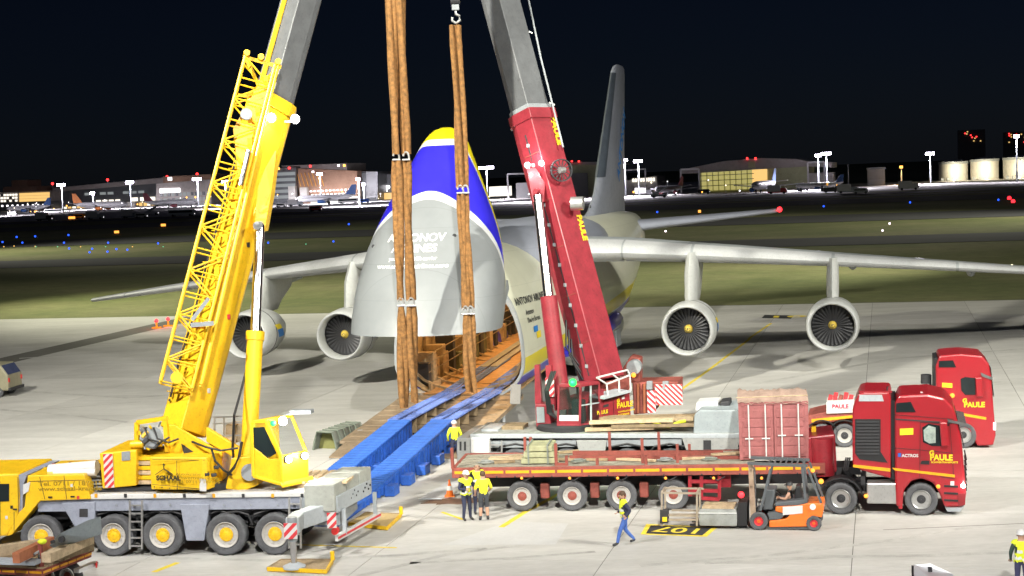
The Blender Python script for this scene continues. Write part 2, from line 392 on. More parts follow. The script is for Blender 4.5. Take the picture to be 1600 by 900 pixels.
for (a, b, c_, d_) in (((1195, 492), (1240, 493), (1236, 498), (1190, 497)),):
    qq = [W0.gz(*p) for p in (a, b, c_, d_)]
    for p in qq: p.z = .006
    MB().add(qq, [(0, 1, 2, 3)]).build('stand_number_field', paint_k, apron)
    text('stand_number', '105', 2.0, paint_y, apron, W0.gz(1196, 496.5) + V3((0, 0, .012)), xdir=A.u, ydir=A.v * 1, bold=.02, extr=.001, stretch=1.6)
# old repair patches and tyre marks
tyrem = posmat('tyre marked concrete', (.4, .39, .37), .3, 2.5, .2, .15, .75)
def tmark(pts, wd, z=.0022):
    g = [W0.gz(*p) for p in pts]; vs = []; fs = []
    for i in range(len(g)):
        d = (g[min(i + 1, len(g) - 1)] - g[max(i - 1, 0)]).normalized(); n = V3((-d.y, d.x, 0)) * wd / 2; vs += [V3((g[i].x, g[i].y, z)) - n, V3((g[i].x, g[i].y, z)) + n]
    MB().add(vs, [(2 * i, 2 * i + 2, 2 * i + 3, 2 * i + 1) for i in range(len(g) - 1)]).build('tyre_mark', tyrem, apron)
for pts, wd in (([(1600, 818), (1500, 826), (1380, 846), (1200, 868), (1000, 884)], .3), ([(1600, 862), (1460, 868), (1300, 870), (1100, 880)], .35), ([(150, 884), (260, 872), (420, 876), (620, 868), (760, 856)], .3), ([(560, 900), (700, 866), (860, 846)], .3), ([(0, 640), (120, 650), (200, 660)], .4), ([(20, 610), (200, 622), (420, 606), (560, 600)], .5), ([(1090, 640), (1300, 612), (1500, 598), (1600, 596)], .4), ([(640, 880), (800, 872), (930, 862)], .25), ([(1180, 600), (1400, 560), (1600, 545)], .5), ([(30, 560), (200, 548), (400, 540)], .5)): tmark(pts, wd)
patch = posmat('patched concrete', (.49, .485, .48), .2, .9, .06, .05, .8)
for pts in (((795, 815), (888, 818), (868, 851), (690, 852)),):
    qq = [W0.gz(*p) for p in pts]
    for p in qq: p.z = .0035
    MB().add(qq, [(0, 1, 2, 3)]).build('repaired_patch', patch, apron)
oilm = posmat('oil stain', (.16, .09, .06), .5, 2, .3, .2, .6)
for (cx, cy, rx, ry) in ((712, 783, 1.25, .55),):
    c0 = W0.gz(cx, cy); MB().add([c0 + V3((math.cos(k * .3) * rx * (1 + .25 * math.sin(k * 2.3)), math.sin(k * .3) * ry * (1 + .2 * math.cos(k * 3.1)), .005)) for k in range(21)], [tuple(range(21))]).build('oil_stain', oilm, apron)

# ================================================================ far airport
bwall = M('terminal cladding', (.3, .27, .25), .8, scale=.1); bdark = M('terminal dark glass', (.08, .085, .09), .3, scale=.1)
bbrown = M('brown brick cladding', (.3, .18, .12), .85, scale=.2); bpale = M('pale render', (.5, .48, .44), .8, scale=.1); bolive = M('hangar sheet', (.36, .37, .22), .7, scale=.15)
win_w = E('lit window white', (1, .93, .8), 1.6); win_y = E('lit window amber', (1, .62, .2), 1.1); win_g = E('hangar glazing glow', (.85, .75, .25), .55); win_d = E('dim window', (.55, .6, .6), .45); sign_w = E('lit sign', (1, .96, 1), 3.)
halo = E('mast floodlight', (.86, .78, 1), 60); obst = E('obstruction light', (1, .03, .03), 5); ambr = E('sodium lamp', (1, .42, .06), 5)
def bx(fr, x0, y0, x1, y1, v, d, name, mat, parent, ground=False):
    a, b = fr.px(x0, y0, v), fr.px(x1, y1, v)
    return MB().box(min(a.x, b.x), max(a.x, b.x), v, v + d, 0 if ground else min(a.z, b.z), max(a.z, b.z)).build(name, mat, parent)
def poly(fr, pts, v, d, name, mat, parent): return MB().side(fr, pts, v, v + d).build(name, mat, parent)
def roots(name, label, cat, group=None): return A.root(name, label, cat, group)
def windows(t, x0, x1, y0, y1, nx, ny, v, mat, gx=.25, gy=.4, name='window', slope=-.039):
    for j in range(ny):
        for i in range(nx):
            ax = x0 + (x1 - x0) * i / nx; bx_ = x0 + (x1 - x0) * (i + 1 - gx) / nx; ay = y0 + (y1 - y0) * j / ny; by = y0 + (y1 - y0) * (j + 1 - gy) / ny
            dy = slope * ((ax + bx_) / 2 - x0)
            bx(A, ax, ay + dy, bx_, by + dy, v - .35, .3, name, mat if not callable(mat) else mat(i, j), t)
rw = lambda a, b, p: (lambda i, j: a if random.random() < p else b)
V1 = 1080
t = roots('terminal_building', 'terraced terminal block with amber lit floors at far left', 'building')
poly(A, [(-60, 318), (80, 314), (80, 345), (-60, 350)], V1, 40, 'wall', bdark, t); poly(A, [(-60, 303), (78, 298), (78, 316), (-60, 320)], V1 + 3, 40, 'upper_wall', bwall, t)
poly(A, [(5, 292), (58, 291), (58, 301), (5, 302)], V1 + 8, 30, 'penthouse', bbrown, t); poly(A, [(18, 282), (43, 281), (43, 293), (18, 293)], V1 + 12, 20, 'tower', bbrown, t)
for k in range(3): bx(A, 30, 302 + k * 4.6, 77, 304.4 + k * 4.6, V1 + 2, .8, 'window_band', win_y, t)
windows(t, -8, 28, 304, 318, 8, 3, V1 + 2.6, rw(win_w, bdark, .6))
for k in range(10): bx(A, 2 + k * 8, 320.6 - k * .2, 4.6 + k * 8, 323 - k * .2, V1 - .4, .5, 'soffit_lamp', sign_w, t)
t = roots('terminal_hall', 'long low terminal hall with a sloping grey roof', 'building')
poly(A, [(80, 297), (272, 281), (272, 340), (80, 345)], V1 + 20, 60, 'wall', bdark, t); poly(A, [(82, 294), (250, 278), (272, 277), (272, 284), (82, 300)], V1 + 12, 74, 'roof', bwall, t)
windows(t, 150, 190, 313, 320, 4, 1, V1 + 19.5, win_w); windows(t, 205, 246, 309, 318, 3, 1, V1 + 19.5, win_w); windows(t, 186, 232, 318, 332, 6, 1, V1 + 12, win_y)
bx(A, 186, 316, 212, 334, V1 + 5, 14, 'annex', bpale, t, True); windows(t, 84, 244, 324, 331, 22, 1, V1 + 19.5, rw(win_w, win_y, .5), name='gate_window'); windows(t, 96, 240, 303, 309, 12, 1, V1 + 19.5, rw(win_d, bdark, .5))
t = roots('office_building', 'columned office block with a white lit sign band', 'building')
poly(A, [(244, 287), (330, 280), (330, 336), (244, 338)], V1 - 40, 40, 'wall', bwall, t); poly(A, [(255, 276), (330, 272), (330, 281), (255, 287)], V1 - 36, 34, 'roof', bbrown, t)
bx(A, 249, 295, 281, 300.5, V1 - 41, .8, 'lit_sign', sign_w, t); windows(t, 250, 328, 302, 328, 13, 3, V1 - 40, rw(win_d, bdark, .65)); bx(A, 262, 277, 268, 282, V1 - 42, 1, 'roof_lamp', sign_w, t)
t = roots('terminal_wing', 'brown clad terminal with glazed floors behind the yellow boom', 'building')
poly(A, [(415, 264), (462, 261), (462, 326), (415, 328)], 900, 40, 'glass_wing', bdark, t); poly(A, [(462, 263), (558, 267), (558, 322), (462, 326)], 904, 40, 'brick_wing', bbrown, t); poly(A, [(440, 259), (542, 255), (542, 267), (440, 268)], 908, 36, 'penthouse', bwall, t); poly(A, [(558, 268), (590, 268), (590, 318), (558, 322)], 912, 30, 'dark_wing', bdark, t)
for k in range(5): bx(A, 424, 270 + k * 9, 461, 273.5 + k * 9, 899, .8, 'window_band', win_d, t)
for k in range(7): a = A.px(464 + k * 6, 270, 903); b = A.px(470 + k * 6, 291, 903); MB().bar(a, b, .5, .3).build('cladding_stripe', stripe_y, t)
for k in range(12): bx(A, 484 + k * 6, 298 - k * .3, 487 + k * 6, 300 - k * .3, 903, .8, 'soffit_lamp', sign_w, t); bx(A, 486 + k * 6, 304 - k * .3, 489 + k * 6, 306 - k * .3, 898, .8, 'soffit_lamp', sign_w, t)
bx(A, 450, 291, 462, 312, 897, 3, 'stair_tower', bpale, t); bx(A, 468, 293, 480, 312, 898, 3, 'stair_tower', bpale, t); bx(A, 485, 309, 560, 318, 897, 1, 'shop_front', win_w, t)
for k, (x, y, m_) in enumerate(((433, 262, ambr), (450, 261, obst), (483, 258, obst), (527, 257, sign_w), (536, 257, ambr), (487, 267, sign_w))): bx(A, x, y, x + 3, y + 3, 899, 1, 'roof_lamp', m_, t)
t = roots('parking_building', 'low building with a white letter P sign', 'building')
poly(A, [(584, 273), (626, 271), (626, 316), (584, 318)], 930, 40, 'wall', bdark, t); pp = A.px(603, 299, 928); text('letter_sign', 'P', 5.2, sign_w, t, pp, bold=.03, extr=.1); bx(A, 560, 303, 620, 311, 925, 2, 'shop_front', win_y, t)
t = roots('canopy_stand', 'pale apron canopy with white portal frames', 'canopy')
for (x0, x1, y0, y1) in ((793, 833, 272, 312), (840, 866, 272, 309)):
    a, b = A.px(x0, y0, 800), A.px(x1, y0 - 1, 800); f = MB().bar((a.x, 800, 0), a, .8, .8).bar(a, b, .8, .8).bar(b, (b.x, 800, 0), .8, .8); f.build('portal_frame', white, t)
bx(A, 806, 286, 832, 312, 803, 18, 'cabin', white, t, True); bx(A, 764, 292, 793, 306, 806, 10, 'lit_hall', win_w, t)
t = roots('hangar', 'olive hangar with a tall dark door behind the red boom', 'hangar')
poly(A, [(868, 262), (900, 255), (945, 256), (945, 306), (868, 309)], 790, 60, 'wall', bolive, t); poly(A, [(864, 262), (900, 253), (950, 254), (950, 258), (900, 257), (864, 265)], 786, 68, 'roof', bwall, t); bx(A, 889, 271, 919, 306, 788.5, 1, 'door', bdark, t)
for x in (892, 903): bx(A, x, 251, x + 2.4, 253, 785, 1, 'obstruction_light', obst, t)
t = roots('cargo_shed', 'low pale cargo shed behind the grey tail fin', 'building')
poly(A, [(972, 283), (1026, 275), (1028, 303), (972, 306)], 770, 30, 'wall', bpale, t); windows(t, 988, 1024, 279, 288, 9, 1, 769.6, win_w)
a, b = A.px(966, 267, 768), A.px(1008, 264, 768); MB().bar((a.x, 768, 0), a, .6).bar(a, b, .6).bar(b, (b.x, 768, 0), .6).build('portal_frame', white, t)
t = roots('maintenance_hangar', 'wide arched maintenance hangar with amber glazed doors', 'hangar')
HV = 760
arch = [(1063, 266), (1090, 260), (1130, 252), (1190, 247), (1240, 248), (1262, 252)]
poly(A, arch + [(1300, 254), (1300, 262), (1262, 260), (1063, 272)], HV, 80, 'roof', bwall, t); poly(A, [(1092, 267), (1262, 257), (1262, 294), (1092, 301)], HV + 2, 70, 'wall', bolive, t)
for k in range(9):
    x0 = 1096 + k * 9; bx(A, x0, 266.5 - k * .35, x0 + 8.2, 298 - k * .35, HV + .6, .8, 'door_leaf', win_g, t)
for j in range(3): a, b = A.px(1094, 275 + j * 8, HV + .3), A.px(1178, 271 + j * 8, HV + .3); MB().bar(a, b, .25, .3).build('door_rail', bdark, t)
bx(A, 1175, 262, 1199, 288, HV + .5, 1, 'open_bay', win_y, t); bx(A, 1169, 252, 1180, 262, HV - .6, 1.4, 'door_hood', bolive, t)
for x in (1166, 1179): bx(A, x, 246, x + 2.6, 249, HV - 1, 1, 'obstruction_light', obst, t)
for (xa, ya, xb, yb, yc) in ((1063.5, 265, 1092, 264, 300), (1262, 254, 1288, 253, 293)):
    a, b = A.px(xa, ya, HV - 2), A.px(xb, yb, HV - 2); MB().bar((a.x, HV - 2, 0), a, .8).bar(a, b, .8).bar(b, (b.x, HV - 2, 0), .8).build('portal_frame', white, t)
bx(A, 1260, 271, 1303, 292, HV + 6, 30, 'annex', bpale, t, True)
t = roots('block_building', 'plain pale cube building between the hangar and the tanks', 'building')
bx(A, 1355, 263, 1383, 292, 800, 16, 'wall', bpale, t, True); bx(A, 1357, 281, 1382, 289, 799, .8, 'lit_base', white, t); bx(A, 1354, 262, 1384, 264, 799.5, 17, 'roof', mgrey, t)
for k, (x0, x1, yt, lab) in enumerate(((1468, 1514, 256, 'cream fuel tank nearest the cube building'), (1518, 1563, 252, 'cream fuel tank in the middle of the three'), (1570, 1622, 249, 'cream fuel tank cut by the right picture edge'))):
    t = roots('fuel_tank', lab, 'tank', 'fuel tanks'); a, b = A.px(x0, yt, 860), A.px(x1, yt, 860); r = (b.x - a.x) / 2; c = V3(((a.x + b.x) / 2, 866 + r, 0))
    MB().lathe([(0, r), (a.z, r), (a.z, r - .3)], c, (0, 0, 1), 32).build('shell', bpale, t, True); MB().lathe([(a.z, r - .3), (a.z + 1.6, r * .6), (a.z + 2, .1)], c, (0, 0, 1), 32).build('roof', lgrey, t, True)
    MB().lathe([(a.z - .4, r + .35), (a.z + .9, r + .35), (a.z + .9, r + .2)], c, (0, 0, 1), 32).build('handrail', mgrey, t); bx(A, x0 + 21, 280 - k * 1.5, x0 + 24.5, 283 - k * 1.5, 864, .8, 'tank_lamp', sign_w, t)
    for q in range(3): MB().box(c.x - r * .9 + q * 3, c.x - r * .9 + q * 3 + 1.4, c.y - r - 2, c.y - r - 1, 0, 1.6).build('pipe_stand', mgrey, t)
    plight('tank_light', A.world((c.x, c.y - r - 7, 5)), 9000, (1, .88, .6), .5)
for k, (x, y, lab) in enumerate(((1518, 205, 'distant dark tower block with red and amber lights'), (1590, 208, 'distant tower block with lights behind the right light mast'))):
    t = roots('tower_block', lab, 'building'); a = A.px(x, y, 2400); MB().box(a.x - 19, a.x + 19, 2400, 2420, 0, a.z + 2).build('wall', bdark, t)
    for q in range(9): xx = x - 16 + random.random() * 33; yy = y + random.random() * 15; bx(A, xx, yy, xx + 2, yy + 1.6, 2399, .8, 'window', (obst if q % 2 else win_y), t)
# light masts: the lamp heads give light
def mast(x, ytop, v, lab, wide, watts=90000, base=None, spotl=True, mt=halo, col=(.95, .9, 1)):
    t = roots('light_mast', lab, 'light mast', 'apron light masts'); p = A.px(x, ytop, v)
    MB().cyl((p.x, v, 0), (p.x, v, p.z), .45, .22, 8).build('pole', lgrey, t, True); sc = (p - A.loc(CC)).length / F_PX
    MB().box(p.x - wide * sc / 2, p.x + wide * sc / 2, v - .4, v + .4, p.z, p.z + .5).build('head_frame', mgrey, t)
    n = max(2, int(wide / 2.6))
    for k in range(n):
        xx = p.x + (k + .5 - n / 2) * wide * sc / n; MB().box(xx - wide * sc / n * .42, xx + wide * sc / n * .42, v - .8, v - .45, p.z - .9 * sc * 2, p.z + .9 * sc * 2).build('floodlight', mt, t)
    if spotl: spot('mast_light', A.world((p.x, v - 1, p.z - 1)), A.world((p.x, v + (8 if x < 620 else -6), 0)), watts, 140, .6, col, 1.)
for x, yt, v, wd, lab in ((96, 289, 960, 13, 'light mast in front of the terraced terminal'), (145, 302, 1000, 7, 'short light mast before the grey hall'), (203, 285, 960, 13, 'light mast at the middle of the grey hall'), (308, 280, 960, 14, 'light mast beside the lattice jib'), (500, 272, 850, 9, 'light mast in front of the brown terminal'), (568, 288, 860, 5, 'small light mast right of the brown terminal'), (760, 262, 790, 24, 'wide light mast between visor and red boom'), (976, 250, 730, 10, 'light mast just right of the tail fin'), (997, 252, 745, 14, 'second light mast right of the tail fin'), (1278, 243, 730, 9, 'light mast at the hangar corner, left of a pair'), (1291, 240, 745, 15, 'taller light mast at the hangar corner'), (1453, 240, 790, 13, 'light mast left of the fuel tanks'), (1588, 213, 760, 8, 'tall light mast in front of the last tank')):
    mast(x, yt, v, lab, wd, (300000 if x < 620 else 190000) if wd > 8 else (160000 if x < 620 else 60000))
mast(352, 284, 800, 'added light mast behind the lattice jib', 10, 900000); mast(-70, 292, 800, 'added light mast left of the picture on the far apron', 10, 900000); mast(868, 266, 700, 'added light mast behind the red boom', 8, 500000); mast(560, 280, 720, 'added light mast left of the visor on the far apron', 6, 700000)  # four added masts that brighten the far apron
mast(1408, 261, 800, 'amber street lamp right of the cube building', 5, 9000, mt=ambr, col=(1, .6, .2)); mast(1325, 259, 800, 'unlit thin mast left of the cube building', 3, spotl=False, mt=mgrey)
for x, y, lab in ((168, 281, 'red obstruction light on the grey hall roof'), (82, 287, 'red obstruction light between terraced block and hall'), (308, 272, 'red obstruction light above the columned office'), (261, 276, 'red obstruction light left on the columned office')):
    p = A.px(x, y, V1 - 20); o = MB().cyl((p.x, V1 - 20, p.z - 4), (p.x, V1 - 20, p.z - .9), .2, n=6).build('mount', mgrey); t = roots('obstruction_light', lab, 'light', 'red obstruction lights'); o.parent = t
    MB().sphere((p.x, V1 - 20, p.z), .95).build('lens', obst, t)
# taxiway lamps
tb = E('taxiway blue', (.02, .1, 1), 2.6); tg = E('taxiway green', (.2, .8, .4), 1.1); tw = E('taxiway white', (1, .8, .9), 5); to_ = E('taxiway amber', (1, .55, .12), 1.6)
lens = {}
for k, mt in (('b', tb), ('g', tg), ('w', tw), ('o', to_), ('r', lamp_r)): lens[k] = MB().sphere((0, 0, .34), 1, 8, 5, (1, 1, 1)).mesh('lens', mt, True)
stem_me = MB().cyl((0, 0, 0), (0, 0, .4), .06, n=6).mesh('stem', dark)
cnames = dict(b=('taxiway_light', 'small blue taxiway edge light on the dark field', 'blue taxiway lights'), g=('taxiway_light', 'tiny green taxiway light on the dark field', 'green taxiway lights'), w=('runway_light', 'pale runway light glowing on the dark grass', 'pale runway lights'), o=('taxiway_light', 'tiny amber taxiway light on the dark field', 'amber taxiway lights'), r=('stop_light', 'red stop light on the dark field', 'red stop lights'))
for k, pts in dict(b=[(26, 371), (55, 370), (107, 368), (4, 379), (35, 380), (100, 380), (108, 389), (144, 389.5), (140, 395), (169, 380), (168, 394), (182, 390), (199, 391), (247, 381), (419, 380), (521, 378), (545, 351), (1027, 332), (1287, 323), (1422, 317), (1560, 313)], g=[(56, 386), (90, 386), (165, 386), (255, 386), (478, 382)], w=[(1390, 350), (1379, 361), (1040, 362)], o=[(6, 386), (22, 385), (55, 385.5), (126, 386), (207, 386)], r=[(1577, 311), (1583, 316)]).items():
    for (x, y) in pts:
        g = W0.gz(x, y); d = (g - CC).length; r = d / F_PX * (1.5 if k in 'bw' else 3.2 if k == 'r' else .9)
        t = thing(cnames[k][0], cnames[k][1], 'light', (g.x, g.y, -.06), group=cnames[k][2]); link('stem', stem_me, t); o = link('lens', lens[k], t, (0, 0, .1)); o.scale = (r, r, r)
# orange lit signs standing in the grass
for x, y, wd, lab in ((112, 343, 12, 'amber lit taxiway sign before the far left apron'), (182, 366, 8, 'amber lit taxiway sign beyond the left wingtip'), (255, 355, 8, 'amber lit taxiway sign beside the lattice jib'), (1093, 334, 4, 'orange lit marker above the right tailplane')):
    g = A.gz(x, y); s_ = g.y / F_PX; t = A.root('taxiway_sign', lab, 'sign', 'lit taxiway signs', (g.x, g.y, 0))
    MB().box(-wd * s_ / 2, wd * s_ / 2, 0, .3, .3, .3 + 4 * s_).build('panel', E('amber sign', (1, .36, .06), 2.4), t); MB().box(-wd * s_ * .4, -wd * s_ * .35, .05, .2, 0, .3).box(wd * s_ * .35, wd * s_ * .4, .05, .2, 0, .3).build('feet', dark, t)

# far airliners
def airliner(x, y, v, L, rz, lab, body, tailm, yy=None):
    g = A.px(x, y, v); t = A.root('airliner', lab, 'airliner', 'parked airliners', (g.x, v, 0), rz); r = L * .055; z = r + 1.6
    rings = [[(px_ * L, math.cos(q / 12 * 6.283) * r * k, z + dz * r + math.sin(q / 12 * 6.283) * r * k) for q in range(12)] for px_, k, dz in ((-.5, .05, -.2), (-.47, .5, -.1), (-.42, .85, 0), (-.35, 1, 0), (.2, 1, 0), (.36, .7, .25), (.5, .1, .6))]
    MB().loft(rings).build('fuselage', body, t, True)
    MB().prism([(.33 * L, -.1, z + r * .8), (.5 * L, -.1, z + r * .6), (.52 * L, -.1, z + r + L * .15), (.45 * L, -.1, z + r + L * .15)], (0, .25, 0)).build('tail_fin', tailm, t)
    for s in (-1, 1):
        MB().prism([(-.08 * L, s * r * .8, z - r * .5), (.1 * L, s * r * .8, z - r * .5), (.2 * L, s * L * .46, z), (.15 * L, s * L * .46, z)], (0, 0, .35)).build('wing', body, t)
        MB().prism([(.38 * L, s * r * .4, z + r * .6), (.47 * L, s * r * .4, z + r * .6), (.5 * L, s * L * .17, z + r * .8), (.47 * L, s * L * .17, z + r * .8)], (0, 0, .2)).build('tailplane', body, t)
        MB().lathe([(-.12 * L, L * .024), (-.11 * L, L * .03), (-.04 * L, L * .028), (0, L * .015)], (.02 * L, s * L * .15, z - r), (1, 0, 0), 12, True).build('engine', tailm, t, True)
        MB().cyl((.06 * L, s * 2.4, 0), (.06 * L, s * 2.2, z), .45, n=8).build('landing_gear', dark, t)
    MB().cyl((-.38 * L, 0, 0), (-.38 * L, 0, z), .4, n=8).build('nose_gear', dark, t)
    MB().box(-.38 * L, .25 * L, -r * 1.0, -r * .97, z + r * .16, z + r * .3).build('window_row', bdark, t)
    MB().plan([(-.47 * L, -.4 * r), (-.455 * L, -.62 * r), (-.44 * L, -.7 * r), (-.44 * L, .7 * r), (-.455 * L, .62 * r), (-.47 * L, .4 * r)], z + r * .22, z + r * .42).build('windscreen', bdark, t)
tail_o = M('orange tail', (.8, .25, .05)); tail_r = M('dark red tail', (.25, .04, .06)); tail_b = M('blue tail', (.06, .16, .45)); bodyw = M('airliner white', (.75, .75, .78), .35)
airliner(158, 330, 900, 37, math.pi, 'white airliner with an orange tail on the left far apron', bodyw, tail_o)
airliner(268, 330, 900, 32, math.pi + .5, 'white airliner with a dark red tail beside the office block', bodyw, tail_r)
airliner(508, 318, 830, 34, .2, 'blue and white airliner in front of the brown terminal', bodyw, tail_b)
airliner(1195, 301, 700, 34, 1.35, 'white airliner nose on before the arched hangar', bodyw, tail_b)
airliner(1046, 305, 720, 26, 1.2, 'dark airliner right of the tail fin before a pale shed', M('airliner grey', (.2, .2, .22), .4), tail_r)
airliner(45, 333, 930, 30, .1, 'white airliner low against the terraced terminal', bodyw, tail_b)
airliner(1280, 297, 690, 20, .1, 'small white jet parked right of the arched hangar', bodyw, tail_b)
# far ground vehicles
def far_vehicle(x, y, kind, col, lab, L=None, rz=0.):
    g = A.gz(x, y); L = L or dict(van=5.5, bus=12, truck=8, stairs=7)[kind]; t = A.root(dict(van='service_van', bus='apron_bus', truck='ramp_truck', stairs='boarding_stairs')[kind], lab, dict(van='van', bus='bus', truck='truck', stairs='stairs')[kind], 'ramp vehicles on the far apron', (g.x, g.y, 0), rz)
    h = dict(van=2.2, bus=2.9, truck=2.4, stairs=1.3)[kind]
    MB().prism([(-L / 2, -1.1, .5), (L / 2, -1.1, .5), (L / 2, -1.1, h * .55), (L / 2 - h * .25, -1.1, h), (-L / 2, -1.1, h)], (0, 2.2, 0)).build('body', col, t, bevel=.1)
    if kind == 'stairs': MB().prism([(-L / 2, -.8, 1.3), (-L / 2 + 1.5, -.8, 1.3), (L / 2, -.8, 4.4), (L / 2, -.8, 5)], (0, 1.6, 0)).build('stair_flight', lgrey, t)
    elif kind == 'truck': MB().box(-L / 2 - .1, L * .15, -1.25, 1.25, 1., 3.6).build('cargo_box', white, t)
    else: MB().box(-L / 2 + .4, L / 2 - .9, -1.13, -1.1, h * .55, h * .85).build('window_row', glass, t)
    for s in (-1, 1):
        for e in (-1, 1): MB().cyl((s * L * .33, e * 1.15, .5), (s * L * .33, e * .8, .5), .5, n=12).build('wheel', dark, t, True)
    MB().box(L / 2, L / 2 + .05, -.9, -.6, .8, 1.1).build('headlight', sign_w, t)
fvc = [white, mgrey, stripe_y, red, lgrey, bluep]
labs = {'van': ['white van on the far left apron', 'grey van below the terraced terminal', 'amber van before the orange tailed airliner', 'red van left of the lattice jib', 'pale van near the columned office', 'blue van below the brown terminal'], 'bus': ['white apron bus before the grey hall', 'grey apron bus before the brown terminal'], }
for (x, y, k, c, lab) in ((20, 337, 'van', white, 'white van on the far left apron'), (65, 340, 'van', mgrey, 'grey van below the terraced terminal'), (85, 334, 'bus', white, 'white apron bus before the grey hall'), (70, 345, 'truck', dark, 'dark ramp truck at the edge of the far left apron'), (125, 342, 'van', stripe_y, 'amber van before the orange tailed airliner'), (150, 343, 'truck', lgrey, 'grey ramp truck before the orange tailed airliner'), (205, 341, 'truck', mgrey, 'dark ramp truck left of the columned office'), (222, 341, 'van', white, 'white van left of the lattice jib'), (238, 336, 'stairs', white, 'boarding stairs before the columned office'), (285, 338, 'bus', lgrey, 'grey apron bus below the columned office'), (440, 324, 'van', white, 'white van right of the yellow boom'), (462, 322, 'truck', lgrey, 'pale ramp truck below the stair towers'), (545, 318, 'bus', white, 'white apron bus left of the visor'), (570, 317, 'van', bluep, 'blue van left of the visor'), (494, 330, 'van', stripe_r, 'red van on the road before the brown terminal'), (1006, 305, 'truck', dark, 'dark ramp truck behind the fin'), (1030, 309, 'stairs', mgrey, 'boarding stairs before the pale shed'), (1100, 303, 'van', dark, 'dark van before the arched hangar'), (1215, 303, 'truck', stripe_r, 'red ramp truck under the nose-on airliner'), (1255, 299, 'van', mgrey, 'grey van right of the nose-on airliner'), (1298, 301, 'van', dark, 'dark van at the edge of the right far apron'), (1325, 302, 'truck', lgrey, 'pale ramp truck below the unlit mast'), (1345, 303, 'van', mgrey, 'grey van below the cube building'), (1420, 297, 'truck', white, 'white ramp truck left of the fuel tanks')):
    far_vehicle(x, y, k, c, lab)
# small lamps scattered over the far apron
lw = {k: MB().sphere((0, 0, 0), 1, 6, 4).mesh('lens', m_) for k, m_ in (('w', sign_w), ('a', ambr), ('c', E('warm white lamp', (1, .85, .6), 3)))}; pm_ = MB().cyl((0, 0, 0), (0, 0, 1), .06, n=5).mesh('post', mgrey); rl_ = random.Random(21)
for k in range(64):
    x = rl_.uniform(2, 330) if k < 30 else rl_.uniform(425, 600) if k < 46 else rl_.uniform(745, 860) if k < 52 else rl_.uniform(960, 1330); v = 900 if x < 640 else 720; h = rl_.choice((1.2, 2.5, 4, 6)); g = A.px(x, 300, v + rl_.uniform(-60, 40))
    t = A.root('ground_lamp', 'tiny bright lamp among the vehicles on the far apron', 'lamp', 'tiny lamps on the far apron', (g.x, g.y, 0)); o = link('post', pm_, t); o.scale = (1, 1, h); r = rl_.uniform(.25, .5); link('lens', lw[rl_.choice('wwca')], t, (0, 0, h + r * .8), None, (r, r, r))
# the floodlight masts that light the stand (around the terrace), and two added ones for the grass beyond
for P, lab in ((FLOOD_W, 'added floodlight mast beyond the left wingtip'), (FLOOD_E, 'added floodlight mast beyond the right wingtip'), (FLOOD_S, 'tall floodlight mast right of the red tractors'), (FLOOD_L, 'tall floodlight mast left of the terrace'), (FLOOD_R, 'tall floodlight mast behind the terrace')):
    t = thing('floodlight_mast', lab, 'light mast', (P.x, P.y, 0), group='stand floodlights'); MB().cyl((0, 0, 0), (0, 0, P.z + 1.2), .45, .2, 12).build('pole', lgrey, t, True)
    MB().box(-2.2, 2.2, -.35, .15, P.z + .6, P.z + .8).build('head_frame', mgrey, t)
    for k in range(5): MB().box(-2 + k * .85, -1.4 + k * .85, -.2, .3, P.z + .85, P.z + 1.35).build('lamp_housing', mgrey, t)
